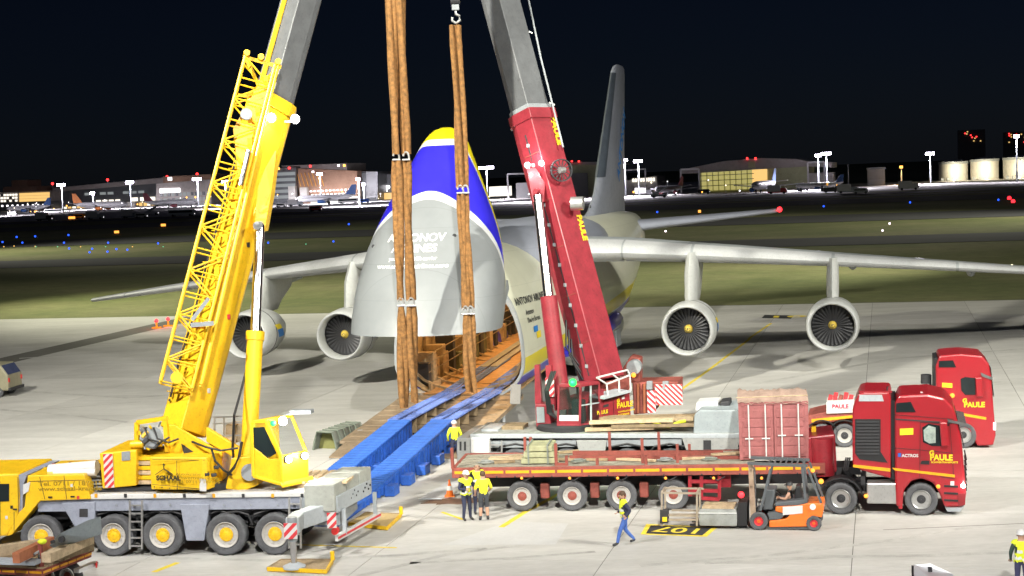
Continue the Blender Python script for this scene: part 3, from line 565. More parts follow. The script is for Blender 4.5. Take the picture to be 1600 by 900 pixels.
# ================================================================ cargo aircraft: local x aft from the nose, y to the picture's left, z up
PF = Frame(-5.62, 66.53, 76.66)
ac = PF.root('cargo_aircraft', 'huge white four-engined cargo aircraft with its nose visor raised', 'aircraft')
def nodes_for(name, rough=.35):
    m = bpy.data.materials.new(name); m.use_nodes = True; t = m.node_tree; b = t.nodes['Principled BSDF']; b.inputs['Roughness'].default_value = rough
    b.inputs['Coat Weight'].default_value = .25; MATS[name] = m
    tc = t.nodes.new('ShaderNodeTexCoord'); sp = t.nodes.new('ShaderNodeSeparateXYZ'); t.links.new(tc.outputs['Object'], sp.inputs[0])
    def mt(op, a, b_=None):
        n = t.nodes.new('ShaderNodeMath'); n.operation = op
        for i, q in enumerate((a, b_)):
            if q is None: continue
            if isinstance(q, (int, float)): n.inputs[i].default_value = q
            else: t.links.new(q, n.inputs[i])
        return n.outputs[0]
    def ramp(val, lo, hi, stops):
        mr = t.nodes.new('ShaderNodeMapRange'); mr.inputs[1].default_value = lo; mr.inputs[2].default_value = hi; t.links.new(val, mr.inputs[0])
        cr = t.nodes.new('ShaderNodeValToRGB'); cr.color_ramp.interpolation = 'CONSTANT'; t.links.new(mr.outputs[0], cr.inputs[0])
        while len(cr.color_ramp.elements) < len(stops): cr.color_ramp.elements.new(.5)
        for e, (p, c) in zip(cr.color_ramp.elements, stops): e.position = (p - lo) / (hi - lo); e.color = (*c, 1)
        return cr.outputs[0]
    def finish(colr, var=.1):
        n1 = t.nodes.new('ShaderNodeTexNoise'); n1.inputs['Scale'].default_value = .55; n1.inputs['Detail'].default_value = 9; n1.inputs['Roughness'].default_value = .7; t.links.new(tc.outputs['Object'], n1.inputs['Vector'])
        mr = t.nodes.new('ShaderNodeMapRange'); mr.inputs[1].default_value = .3; mr.inputs[2].default_value = .7; mr.inputs[3].default_value = 1 - var; mr.inputs[4].default_value = 1 + var * .4; t.links.new(n1.outputs[0], mr.inputs[0])
        # panel joints every 2.2 m, thin and faint
        f = mt('FRACT', mt('MULTIPLY', sp.outputs[0], .455)); ln = mt('LESS_THAN', f, .012); f2 = mt('FRACT', mt('MULTIPLY', sp.outputs[2], .62)); ln2 = mt('LESS_THAN', f2, .015)
        k = mt('SUBTRACT', 1., mt('MULTIPLY', mt('MAXIMUM', ln, ln2), .12))
        vm = t.nodes.new('ShaderNodeVectorMath'); vm.operation = 'SCALE'; t.links.new(colr, vm.inputs[0]); t.links.new(mt('MULTIPLY', mr.outputs[0], k), vm.inputs['Scale']); t.links.new(vm.outputs[0], b.inputs['Base Color'])
        mr2 = t.nodes.new('ShaderNodeMapRange'); mr2.inputs[3].default_value = rough - .1; mr2.inputs[4].default_value = rough + .2; t.links.new(n1.outputs[0], mr2.inputs[0]); t.links.new(mr2.outputs[0], b.inputs['Roughness'])
        return m
    return t, sp, mt, ramp, finish
LB, LY, LW, LG = (.03, .022, .55), (.78, .64, .01), (.64, .65, .66), (.235, .25, .262)
t_, sp_, mt_, ramp_, fin_ = nodes_for('fuselage livery')
vz = mt_('SUBTRACT', sp_.outputs[2], mt_('MULTIPLY', mt_('SUBTRACT', sp_.outputs[0], 12.5), .034))
fuselage_m = fin_(ramp_(vz, -2, 10, [(-2, (.42, .44, .42)), (1.2, LB), (2.0, LW), (2.08, LY), (2.95, (.72, .72, .58))]))
t_, sp_, mt_, ramp_, fin_ = nodes_for('visor livery')
th = mt_('ABSOLUTE', mt_('ARCTAN2', sp_.outputs[1], mt_('SUBTRACT', mt_('ADD', mt_('MULTIPLY', sp_.outputs[2], .52), 5.45), sp_.outputs[0])))
th2 = mt_('POWER', th, 2.); v1 = mt_('ADD', sp_.outputs[2], mt_('MULTIPLY', th2, 1.25)); v2 = mt_('ADD', sp_.outputs[2], mt_('MULTIPLY', mt_('POWER', th, 7.), .11))
c1 = ramp_(v1, 0, 20, [(0, LG), (11.0, LW), (11.4, LB)]); c2 = ramp_(v2, 0, 40, [(0, (0, 0, 0)), (13.45, LW), (13.85, LY)]); sel = ramp_(v2, 0, 40, [(0, (0, 0, 0)), (13.45, (1, 1, 1))])
mx = t_.nodes.new('ShaderNodeMix'); mx.data_type = 'RGBA'; t_.links.new(sel, mx.inputs[0]); t_.links.new(c1, mx.inputs[6]); t_.links.new(c2, mx.inputs[7])
visor_m = fin_(mx.outputs[2])
t_, sp_, mt_, ramp_, fin_ = nodes_for('wing skin', .4); wing_m = fin_(ramp_(sp_.outputs[2], 0, 20, [(0, (.36, .385, .4)), (19, (.36, .385, .4))]), .06)
t_, sp_, mt_, ramp_, fin_ = nodes_for('tail skin', .4); tail_m = fin_(ramp_(sp_.outputs[2], 0, 30, [(0, (.32, .34, .41)), (29, (.32, .34, .41))]), .1)
nac_m = M('nacelle white', (.5, .51, .5), .4, var=.08, scale=1.2, grime=.2); lead_m = M('bare leading edge', (.52, .53, .54), .35, .15, var=.05)
hold_m = M('cargo hold lining', (.34, .26, .16), .8, var=.25, scale=1.5, grime=.5); holdf_m = M('cargo hold floor', (.45, .27, .12), .7, var=.2, scale=2, grime=.4)
olive_m = M('olive equipment', (.12, .13, .07), .8, var=.3); rampm = M('nose ramp plate', (.24, .18, .12), .6, var=.25, scale=1.5, grime=.4)

def fus_ring(x, hw, zb, zt, zw, n=40, e=2.25):
    r = []
    for k in range(n):
        t = 2 * math.pi * k / n; c, s = math.cos(t), math.sin(t); h = (zt - zw) if s > 0 else (zw - zb)
        r.append(V3((x, hw * math.copysign(abs(c) ** (2 / e), c), zw + h * math.copysign(abs(s) ** (2 / e), s))))
    return r
FS = [(12.5, 3.35, .75, 7.5, 2.9), (14, 3.45, .7, 8.15, 3.1), (16, 3.55, .68, 8.5, 3.4), (19, 3.64, .66, 8.75, 3.7), (26, 3.66, .66, 8.8, 3.8), (34, 3.66, .66, 8.8, 3.8), (41, 3.62, .75, 8.8, 4), (46, 3.5, 1.3, 8.85, 4.6), (51, 3.2, 2.3, 8.9, 5.4), (56, 2.85, 3.7, 8.9, 6.3), (60, 2.45, 4.8, 8.85, 6.9), (64, 1.75, 5.9, 8.75, 7.4), (67.5, .95, 6.9, 8.55, 7.8), (69.4, .3, 7.5, 8.2, 7.9)]
MB().loft([fus_ring(*s) for s in FS], False, True).build('fuselage', fuselage_m, ac, True, angle=60)
def fus_y(x, z):
    for a, b in zip(FS, FS[1:]):
        if a[0] <= x <= b[0]:
            k = (x - a[0]) / (b[0] - a[0]); q = [a[i] + (b[i] - a[i]) * k for i in range(5)]; break
    h = (q[3] - q[4]) if z > q[4] else (q[4] - q[2]); s = min(1, abs((z - q[4]) / h)); return q[1] * (1 - s ** 2.25) ** (1 / 2.25)
# nose frame, hold lining, floor
ro = fus_ring(*FS[0]); ri = fus_ring(12.5, 3.22, .86, 7.1, 2.9); ri2 = fus_ring(12.75, 3.16, .95, 6.9, 2.9)
MB().loft([[p + V3((-.28, 0, 0)) for p in ro], [p + V3((-.3, 0, 0)) for p in ri], ri2], False, False).loft([[p + V3((-.28, 0, 0)) for p in ro], ro], False, False).build('nose_frame', lgrey, ac, True)
MB().loft([fus_ring(x, 3.14, .95 + .03 * (x - 12), 6.85 + .02 * (x - 12), 3.1) for x in (12.75, 18, 26, 34, 44, 47)], False, True).build('cargo_hold_lining', hold_m, ac, True)
fz = lambda x: 1.25 + .04 * (x - 12.5)
MB().prism([(12.3, -2.75, fz(12.3)), (47, -2.75, fz(47)), (47, -2.75, fz(47) - .12), (12.3, -2.75, fz(12.3) - .12)], (0, 5.5, 0)).build('cargo_floor', holdf_m, ac)
for k in range(16):
    x = 13.5 + k * 1.5; pts = [p * 1 for p in fus_ring(x, 3.08, 1.15 + .03 * (x - 12), 6.7 + .02 * (x - 12), 3.2, 24)]
    MB().loft([pts, [p + V3((.16, 0, 0)) for p in pts], [V3((p.x + .16, p.y * .955, 3.4 + (p.z - 3.4) * .955)) for p in pts], [V3((p.x, p.y * .955, 3.4 + (p.z - 3.4) * .955)) for p in pts], pts], False, False).build('hold_frame', hold_m, ac)
rnd = random.Random(3)
for k in range(26):                        # equipment racks along the far (picture left) wall
    x = 13.6 + k * .95; z0 = fz(x) + .02; h = rnd.uniform(.9, 2.6); d = rnd.uniform(.5, .95)
    o = MB().box(x, x + rnd.uniform(.45, .85), 2.35 - d + .4, 2.95, z0, z0 + h).build('equipment_rack', rnd.choice([olive_m, hold_m, olive_m, wood, dark]), ac, bevel=.04)
MB().box(13.2, 40, 1.75, 1.9, 1.3, 1.62).build('side_kerb', wood, ac)
for s in (-1, 1):
    for q in range(3): MB().bar((13.2, 1.85, 2.2 + q * .45), (40, 1.85, 3.2 + q * .45), .04).build('safety_rail', M('rail steel', (.2, .16, .1), .5), ac) if s == 1 else None
hb = MB().box(13.2, 14.2, .1, .9, 4.9, 5.3).cyl((13.7, .5, 4.9), (13.7, .5, 4.2), .12).build('hoist', mgrey, ac); MB().cyl((13.45, .3, 4.35), (13.95, .3, 4.35), .28, n=16).build('pulley', alu, hb, True)
for k, (x, wt) in enumerate(((15, 480), (20, 620), (27, 850), (36, 850))):
    MB().box(x - .5, x + .5, -.15, .15, 6.25, 6.32).build('hold_lamp', E('hold lamp', (1, .62, .25), 14), ac); l = plight('hold_light', (x, 0, 6.0), wt, (1, .56, .2), .3, ac)
spot('hold_floodlight', PF.world((14.5, 0, 5.9)), PF.world((4, -1, .6)), 900, 95, .6, (1, .56, .2), .2)
# nose ramp
rp = MB(); rp.prism([(12.4, -3.2, 1.2), (3.2, -3.0, .42), (3.2, -3.0, .3), (12.4, -3.2, .95)], (0, 6.2, 0)); rpo = rp.build('nose_ramp', rampm, ac)
for k in range(9):
    x = 4 + k * 1.0; z = .42 + (x - 3.2) * .0848; MB().box(x, x + .06, -2.95, 2.95, z - .02, z + .03).build('ramp_rib', rampm, rpo)
MB().prism([(3.2, -3.0, .41), (1.2, -2.9, .08), (1.2, -2.9, .02), (3.2, -3.0, .3)], (0, 5.9, 0)).build('ramp_toe', rampm, rpo)
for s in (-1, 1):
    for x in (5.2, 9.2): MB().cyl((x, s * 2.9, .0), (x, s * 2.9, .5 + (x - 4) * .08), .12).lathe([(0, .28), (.06, .28)], (x, s * 2.9, 0), (0, 0, 1), 14, True).build('ramp_jack', lgrey, rpo)
MB().bar((11.8, -3.25, 1.2), (9.2, -3.6, 2.1), .1).bar((9.2, -3.6, 2.1), (8.9, -3.6, 1.2), .5, .08).build('ramp_arm', M('ramp arm steel', (.16, .15, .14), .6), rpo)
nl = MB(); [nl.cyl((13.0, s * .75, .42), (13.0, s * .35, .42), .42, n=20) for s in (-1, 1)]; nl.bar((13, 0, .4), (13.4, 0, 1.4), .3); nl.build('nose_gear', dark, ac, True)
# raised visor
VW = [(4.9, 3.55), (5.6, 3.6), (6.85, 3.56), (7.8, 3.4), (8.65, 3.24), (9.56, 2.96), (10.5, 2.6), (11.37, 2.22), (12.3, 1.8), (13.1, 1.42), (13.7, 1.16), (14.15, .86), (14.4, .55), (14.52, .14)]
def vw(z):
    for a, b in zip(VW, VW[1:]):
        if a[0] <= z <= b[0]: return a[1] + (b[1] - a[1]) * (z - a[0]) / (b[0] - a[0])
    return VW[0][1] if z < 4.9 else .1
def vxc(z): return 5.45 + .52 * z
def vdep(z): return vw(z) * .86
def visor_x(y, z): return vxc(z) - vdep(z) * (max(0, 1 - abs(y / vw(z)) ** 2.3)) ** (1 / 2.3)
rings = []
for i in range(34):
    z = 4.9 + (14.5 - 4.9) * (1 - (1 - i / 33) ** 1.25); r = []
    for k in range(48):
        t = 2 * math.pi * k / 48; c, s = math.cos(t), math.sin(t)
        r.append(V3((vxc(z) - vdep(z) * math.copysign(abs(c) ** (2 / 2.3), c), vw(z) * math.copysign(abs(s) ** (2 / 2.3), s), z)))
    rings.append(r)
visor = MB().loft(rings, False, True).build('nose_visor', visor_m, ac, True, angle=70, loc=(0, .32, 0))
b0 = rings[0]; c0 = V3((vxc(4.9), 0, 4.9)); MB().loft([b0, [c0 + (p - c0) * .95 for p in b0], [V3((vxc(6.2) + (p.x - c0.x) * .85, p.y * .88, 6.2)) for p in b0]], False, True).build('visor_lining', hold_m, visor, True)
# locks and static ports on the visor skin
for (y, z) in ((2.55, 8.9), (-1.55, 9.3), (.1, 7.6), (-2.5, 6.0)): x = visor_x(y, z); MB().cyl((x - .03, y, z), (x + .02, y, z), .09, n=10).build('skin_fitting', dark, visor)
def wrap(o, f):
    mw = o.matrix_basis.copy(); o.matrix_basis = Matrix.Identity(4)
    for v in o.data.vertices: p = mw @ v.co; v.co = f(p)
for s_, z, size, st in (('ANTONOV', 9.1, .5, 1.12), ('AIRLINES', 8.62, .5, 1.12), ('your heavy airlift carrier', 8.25, .24, 1.0), ('www.antonov-airlines.aero', 7.9, .28, 1.15)):
    o = text('visor_lettering', s_, size, M('lettering white', (.85, .85, .85), .6, var=.02, grime=0), visor, (0, 0, z), xdir=(0, -1, 0), ydir=(0, 0, 1), bold=.022, extr=0, align='CENTER', stretch=st)
    wrap(o, lambda p: V3((visor_x(p.y + .25, p.z) - .025, p.y + .25, p.z)))
for s in (-1, 1): MB().bar((12.9, s * 2.4, 6.6), (10.4, s * 2.6, 5.4), .3, .5).build('visor_hinge_arm', mgrey, ac)
# side lettering and emblems (right hand side of the picture)
def fus_wrap(p): return V3((p.x, -(fus_y(min(max(p.x, 12.6), 60), p.z) + .02), p.z))
for s_, x, z, size in (('ANTONOV AIRLINES', 12.75, 5.55, .5), ('Antonov', 13.6, 5.0, .36), ('Design Bureau', 13.6, 4.6, .36)):
    o = text('fuselage_lettering', s_, size, dark, ac, (x, 0, z), xdir=(1, 0, 0), ydir=(0, 0, 1), bold=.02, extr=0); wrap(o, fus_wrap)
fl = MB(); g = [fus_wrap(V3((14.3 + i * .25, 0, 4.05 + j * .15))) for j in range(3) for i in range(4)]; fl.add(g, [(j * 4 + i, j * 4 + i + 1, j * 4 + i + 5, j * 4 + i + 4) for j in range(2) for i in range(3)]); fl.build('blue_emblem', M('emblem blue', (.02, .2, .6)), ac)
fl = MB(); g = [fus_wrap(V3((14.75 + i * .25, 0, 3.7 + j * .17))) for j in range(3) for i in range(4)]; fl.add(g, [(j * 4 + i, j * 4 + i + 1, j * 4 + i + 5, j * 4 + i + 4) for j in range(2) for i in range(3)]); fl.build('yellow_emblem', M('emblem yellow', (.85, .65, .02)), ac)
o = text('fuselage_lettering', 'UR-82073', .34, dark, ac, (17.4, 0, 2.35), xdir=(1, 0, .04), ydir=(0, 0, 1), bold=.01, extr=0); wrap(o, fus_wrap)
# wing centre fairing
MB().loft([fus_ring(x, hw, 6.4, zt, 7.4, 28) for x, hw, zt in ((17.5, 1.5, 8.6), (20, 3.2, 9.25), (24, 3.75, 9.45), (34, 3.75, 9.4), (39, 3.2, 9.2), (44, 1.2, 8.85))]).build('wing_fairing', tail_m, ac, True, angle=60)
def foil(x, y, z, c, th, tw=0.):
    up = [(0, 0), (.01, .35), (.04, .62), (.12, .88), (.3, 1), (.5, .86), (.75, .48), (1, .04)]; lo = [(.75, -.3), (.5, -.52), (.3, -.6), (.12, -.56), (.04, -.4), (.01, -.22)]
    return [V3((x + a * c, y, z + h * th / 1.6 - a * c * tw)) for a, h in up + lo]
WS = [(3.0, 21.6, 7.75, 14.6, 1.75), (6.5, 23.8, 7.55, 13.0, 1.55), (10.1, 26.0, 7.2, 11.4, 1.3), (17.8, 30.8, 6.35, 8.6, .95), (25, 35.3, 5.5, 6.7, .7), (32, 39.7, 4.65, 5.0, .5), (36, 42.2, 4.15, 4.0, .36), (36.6, 43.6, 4.1, 2.2, .2)]
for s in (-1, 1):
    wg = MB().loft([foil(x, s * y, z - .1, c, th * .85, .035) for y, x, z, c, th in WS]).build('wing', wing_m, ac, True, angle=50)
    for a, b in zip(WS[:-1], WS[1:-1]):     # slats, one per bay, proud of the leading edge
        k = []
        for (y, x, z, c, th), q in ((a, .012), (b, .988)):
            yy, xx, zz, cc, tt = [a[i] + (b[i] - a[i]) * q for i in range(5)]
            r = [V3((xx + u_ * cc - .03, s * yy, zz - .1 + h_ * tt * .85 / 1.6 * 1.02 - u_ * cc * .035)) for u_, h_ in ((.1, .86), (.04, .64), (.01, .38), (-.004, 0), (.01, -.26), (.04, -.45), (.1, -.6))]; k.append(r)
        MB().loft(k, False, False, False).build('slat', lead_m, wg, True, angle=60)
    for y, x, z, c, th in (WS[1], WS[3], WS[4]):
        MB().loft([[V3((x + c * u_, s * (y + 1) + math.cos(q / 8 * 6.28) * r, z - .55 - c * u_ * .035 + math.sin(q / 8 * 6.28) * r)) for q in range(8)] for u_, r in ((.55, .05), (.7, .28), (.9, .25), (1.12, .04))]).build('flap_track_fairing', wing_m, wg, True)
# engines
spm = M('spinner ochre', (.5, .36, .06), .5, var=.1); fbm = M('fan blade titanium', (.05, .05, .055), .45, .3, var=.1)
blade = MB(); pr = []
for r, tw, cw in ((.25, .35, .15), (.75, .75, .2), (1.19, 1.05, .22)): pr.append([V3((math.sin(a_) * cw / 2 * 0 + d_ * math.cos(tw), d_ * math.sin(tw) + e_, r)) for a_, d_, e_ in ((0, -cw / 2, .012), (0, 0, .025), (0, cw / 2, .012), (0, cw / 2, -.012), (0, 0, -.005), (0, -cw / 2, -.012))])
blade.loft(pr); blade_me = blade.mesh('fan_blade', fbm, True)
for s, (ex, ey, ez, lx, lz, lc) in [(s, e) for s in (-1, 1) for e in ((23.0, 10.07, 3.1, 26.0, 7.0, 11.4), (27.3, 17.77, 2.75, 30.8, 6.2, 8.6))]:
    e = link('engine', MB().lathe([(.95, 1.22), (.5, 1.22), (.12, 1.27), (0, 1.33), (.06, 1.40), (.5, 1.48), (1.6, 1.53), (2.9, 1.45), (3.9, 1.22), (3.85, 1.1), (3.2, 1.1)], (0, 0, 0), (1, 0, 0), 48).mesh('nacelle', nac_m, True, 50), ac, (ex, s * ey, ez), (0, rad(-1), 0))
    MB().lathe([(.1, 1.265), (0.02, 1.305), (-.008, 1.335), (.02, 1.375), (.2, 1.43), (.2, 1.425)], (0, 0, 0), (1, 0, 0), 48).build('intake_lip', lead_m, e, True)
    MB().lathe([(.95, 1.2), (1.2, 1.19), (1.25, .01)], (0, 0, 0), (1, 0, 0), 40).build('fan_case', black, e, True)
    MB().lathe([(3.0, 1.02), (3.9, .95), (5.2, .72), (5.15, .6), (5.1, .35), (6.1, .03)], (0, 0, 0), (1, 0, 0), 28).build('core_cowl', mgrey, e, True)
    MB().lathe([(.7, .02), (.73, .09), (.85, .19), (1.1, .27)], (0, 0, 0), (1, 0, 0), 24).build('spinner', spm, e, True)
    sp = MB(); sp.tube([(.69 + q * .009, math.cos(q * .42) * (.03 + q * .0095), math.sin(q * .42) * (.03 + q * .0095)) for q in range(17)], .022, 5); sp.build('spinner_spiral', black, e)
    for k in range(30): link('fan_blade', blade_me, e, (1.02, 0, 0), (2 * math.pi * k / 30, 0, 0))
    MB().lathe([(1.55, 1.535), (1.58, 1.538), (1.66, 1.536)], (0, 0, 0), (1, 0, 0), 48).build('cowl_joint', dark, e)
    for tt, (a0, a1, x0, x1) in ((M('emblem yellow', (0, 0, 0)), (.12, .34, 1.75, 2.75)), (M('emblem blue', (0, 0, 0)), (-.22, .12, 2.05, 3.05))):
        for sd_ in (-1, 1):
            g = []; NN = 6
            for i in range(NN + 1):
                for q in range(4):
                    a_ = a0 + (a1 - a0) * q / 3; x = x0 + (x1 - x0) * i / NN - (q / 3) * .3; rr = 1.53 + (1.45 - 1.53) * max(0, (x - 1.6) / 1.3) + .012 if x > 1.6 else 1.545; rr = max(rr, 1.44)
                    g.append((x, sd_ * math.cos(a_) * rr, math.sin(a_) * rr))
            MB().add(g, [(i * 4 + q, i * 4 + q + 1, i * 4 + q + 5, i * 4 + q + 4) for i in range(NN) for q in range(3)]).build('cowl_emblem', tt, e)
    def pyl(z, x0, x1, th): return [V3((x0, s * ey, z)), V3((x0 + .25, s * ey + th * .6, z)), V3((x0 + 1, s * ey + th, z)), V3((x1, s * ey + th * .5, z)), V3((x1 + .3, s * ey, z)), V3((x1, s * ey - th * .5, z)), V3((x0 + 1, s * ey - th, z)), V3((x0 + .25, s * ey - th * .6, z))]
    MB().loft([pyl(ez + 1.2, ex + 1.2, ex + 5.4, .28), pyl(ez + 1.7, ex + 1.5, ex + 6, .36), pyl(lz - .9, lx - 1.3, lx + 4.4, .36), pyl(lz + .25, lx - .3, lx + 5, .34)]).build('pylon', nac_m, ac, True, angle=60)
# tail
def vfoil(x, z, c, th): return [V3((x + a * c, h * th, z)) for a, h in ((0, 0), (.03, .22), (.1, .38), (.3, .5), (.6, .4), (1, .03), (1, -.03), (.6, -.4), (.3, -.5), (.1, -.38), (.03, -.22))]
MB().loft([vfoil(46, 8.5, 19.5, .9), vfoil(49.5, 9.2, 16, .95), vfoil(52.2, 10.5, 13.3, .95), vfoil(61.6, 19.9, 6.2, .55), vfoil(62.6, 20.4, 5.1, .4), vfoil(64, 20.6, 3, .12)]).build('tail_fin', M('fin grey paint', (.33, .35, .42), .42, var=.08, scale=.6), ac, True, angle=55)
MB().loft([[V3((x + a * c - .02, h * th * 1.03, z)) for a, h in ((.12, .41), (.03, .24), (-.004, 0), (.03, -.24), (.12, -.41))] for x, z, c, th in ((53.2, 11.6, 12.4, .93), (61.5, 19.8, 6.3, .56))], False, False, False).build('fin_leading_edge', M('slate grey paint', (.07, .085, .11), .45), ac, True)
text('fin_lettering', 'ANTONOV', 1.35, M('emblem blue', (0, 0, 0)), ac, (60.3, -.5, 11.2), xdir=(.62, .0, .78), ydir=(-.78, .02, .62), bold=.02, extr=.01)
for s in (-1, 1):
    MB().loft([foil(57.2, s * 1.6, 7.55, 8.2, .95), foil(59.0, s * 4, 7.72, 7, .8), foil(64.2, s * 12.3, 8.3, 3.1, .34), foil(65, s * 12.6, 8.34, 1.8, .12)]).build('tailplane', tail_m, ac, True, angle=50)
    MB().sphere((64.4, s * 12.65, 8.45), .22).build('tip_light', lamp_r if s < 0 else E('tip white', (1, 1, 1), 6), ac)
    # landing gear fairing, doors, wheels
    MB().loft([[V3((x, s * (3.0 + .95 * k * math.cos(q)), 1.9 + 1.25 * k * math.sin(q))) for q in [j * math.pi / 8 for j in range(16)]] for x, k in ((23.5, .1), (25.5, .75), (28, 1), (38, 1), (41, .7), (44, .1))]).build('gear_fairing', fuselage_m, ac, True, angle=60)
    for k in range(5):
        x = 28.4 + k * 2.0; MB().cyl((x, s * 3.9, .62), (x, s * 3.5, .62), .62, n=20).cyl((x, s * 3.2, .62), (x, s * 2.8, .62), .62, n=20).bar((x, s * 3.35, .6), (x, s * 3.2, 1.8), .25).build('main_gear_wheel', dark, ac, True)
        MB().prism([(x - .85, s * 4.02, .85), (x + .85, s * 4.02, .85), (x + .85, s * 3.98, 1.9), (x - .85, s * 3.98, 1.9)], (0, s * .05, 0)).build('gear_door', lgrey, ac)
for x in (50, 62): MB().cyl((x, 0, 8.9), (x, 0, 9.6), .05, n=6).build('antenna', dark, ac)
# ================================================================ blue loading ramps (aircraft grid)
def zt_r(x): return max(.08, .55 + (x + 6.1) * .078)
slat_me = {}
for ya, yb, lab in ((-.98, -2.03, 'blue steel loading ramp nearer the silver crane carrier'), (.95, -.1, 'blue steel loading ramp beside the canvas tunnel')):
    hi, lo = max(ya, yb), min(ya, yb); rt = PF.root('loading_ramp', lab, 'ramp', 'blue loading ramps leading into the aircraft')
    for x0, x1 in ((-11.8, -6.6), (-6.5, -1.6), (-1.5, 3.6)):
        MB().prism([(x0, lo, zt_r(x0)), (x1, lo, zt_r(x1)), (x1, lo, zt_r(x1) - .14), (x0, lo, max(.01, zt_r(x0) - .14))], (0, hi - lo, 0)).build('deck', bluep, rt)
        for y in (lo + .04, hi - .12): MB().prism([(x0 + .1, y, zt_r(x0) - .14), (x1 - .1, y, zt_r(x1) - .14), (x1 - .1, y, max(.1, zt_r(x1) - 1.0)), (x0 + .1, y, max(.02, zt_r(x0) - .8))], (0, .08, 0)).build('girder', bluep, rt)
        n = int((x1 - x0) / .42)
        for k in range(n):
            x = x0 + (k + .5) * (x1 - x0) / n
            zz = zt_r(x)
            if zz > .3: MB().box(x - .045, x + .045, lo - .05, lo + .05, max(.08, zz - .85), zz - .1).build('web_stiffener', bluep, rt)
    for k in range(60):
        x = -11.7 + k * .258; link('tread_bar', slat_me.setdefault('t', MB().box(-.03, .03, -.5, .5, 0, .03).mesh('tread_bar', M('ramp tread blue', (.055, .16, .5), .6, var=.25, grime=.4))), rt, (x, (hi + lo) / 2, zt_r(x)), (0, -.078, 0))
    for x in (-6.4, -4.3, -2.2, 0, 2.0): MB().box(x - .35, x + .35, lo - .45, lo - .05, .02, .42).build('support_foot', bluep, rt, bevel=.03)
    for x in (-1, 3.2): MB().box(x - .1, x + .1, lo, hi, .02, zt_r(x) - .16).build('trestle', bluep, rt)
for yc, lab in ((-1.55, 'blue track panel on the nose ramp nearer the red crane'), (.45, 'blue track panel on the nose ramp nearer the hold racks')):
    rt = PF.root('track_panel', lab, 'ramp', 'blue track panels laid on the nose ramp')
    def zz(x): return max(1.32 + (x - 3.6) * .004, .47 + (x - 3.2) * .0848 + .05) if x < 12.4 else fz(x) + .05
    for dy in (-.52, -.1, .1, .52):
        MB().tube([(x, yc + dy, zz(x)) for x in (3.5, 8, 12.4, 16, 20, 23)], .04, 6).build('rail', bluel, rt)
    rg = MB().box(-.13, .13, -.17, .17, -.02, .05).mesh('rung', bluel)
    MB().loft([[V3((x, yc + q, zz(x) + e)) for q, e in ((-.5, -.1), (.5, -.1), (.5, -.06), (-.5, -.06))] for x in (3.5, 8, 12.4, 16, 20, 23)]).build('track_bed', M('track bed', (.02, .025, .07), .8), rt)
    for k in range(36):
        x = 3.7 + k * .5
        for dy in (-.31, .31): link('rung', rg, rt, (x, yc + dy, zz(x) - .02), (0, -.04, 0))
    for k in range(5): x = 4.5 + k * 1.6; MB().box(x - .06, x + .06, yc - .5, yc + .5, .47 + (x - 3.2) * .0848, zz(x) - .06).build('packing_block', wood, rt)
    for dy in (-.5, .05): MB().prism([(20, yc + dy, fz(20) + .05), (44, yc + dy, fz(44) + .05), (44, yc + dy + .42, fz(44) + .05), (20, yc + dy + .42, fz(20) + .05)], (0, 0, .05)).build('hold_track', mgrey, rt)
# ================================================================ shared crane helpers
def boom_section(name, p, q, wd, ht, mat, parent, bevel=.03, smooth=False):
    p, q = V3(p), V3(q); d = (q - p).normalized(); a = d.cross(V3((0, 0, 1))).normalized(); b = a.cross(d)
    if b.z < 0: b = -b
    prof = [(-.5, .5), (.5, .5), (.5, -.12), (.42, -.32), (.26, -.46), (0, -.5), (-.26, -.46), (-.42, -.32), (-.5, -.12)]
    return MB().loft([[c + a * (x * wd) + b * (y * ht) for x, y in prof] for c in (p, q)]).build(name, mat, parent, smooth, bevel), d, a, b
def ladder(name, fr, x0, x1, ytop, ybot, yl, mat, parent, rungs):
    a, b, c, d = fr.px(x0, ytop, yl), fr.px(x1, ytop, yl), fr.px(x0, ybot, yl), fr.px(x1, ybot, yl); m = MB().bar(a, c, .06).bar(b, d, .06)
    o = m.build(name, mat, parent)
    for k in range(rungs): t = (k + .6) / rungs; MB().bar(a.lerp(c, t), b.lerp(d, t), .05).build('rung', mat, o)
    return o
def glasspane(name, pts, parent, mat=None):
    return MB().add(pts, [tuple(range(len(pts)))]).build(name, mat or glass, parent)

# ================================================================ yellow mobile crane
FY = Frame(-10.5, 51.22, -7.5)
yc = FY.root('mobile_crane', 'big yellow mobile crane with its boom up and a folded lattice jib', 'crane')
P = FY.px
def Wy(x, y, Y): return FY.loc(W0.px(x, y, Y))
x0, x1 = P(-70, 790, 0).x, P(520, 790, 0).x
MB().box(x0, x1, .35, 2.45, 1.15, 1.88).build('carrier_frame', dark, yc)
MB().box(P(100, 790, 0).x, x1, -.12, 2.85, 1.9, 2.06).build('deck', white, yc, bevel=.02)
MB().box(P(60, 790, 0).x, P(470, 790, 0).x, -.05, .3, 1.5, 1.895).box(P(60, 790, 0).x, P(470, 790, 0).x, 2.4, 2.75, 1.5, 1.895).build('side_girder', bgrey, yc)
for pts in ([(95, 786), (148, 784), (148, 838), (125, 838)], [(281, 788), (327, 788), (319, 845), (291, 845)]):
    MB().side(FY, pts, -.1, .3).build('side_panel', bgrey, yc, bevel=.02)
MB().side(FY, [(124, 795), (137, 795), (137, 808), (124, 808)], -.115, -.1).build('hatch', dark, yc)
deckt = posmat('worn deck', (.42, .4, .38), .5, 2, .25, .15, .8); MB().box(P(120, 790, 0).x, x1 - .05, .1, 2.7, 2.062, 2.075).build('walkway', deckt, yc)
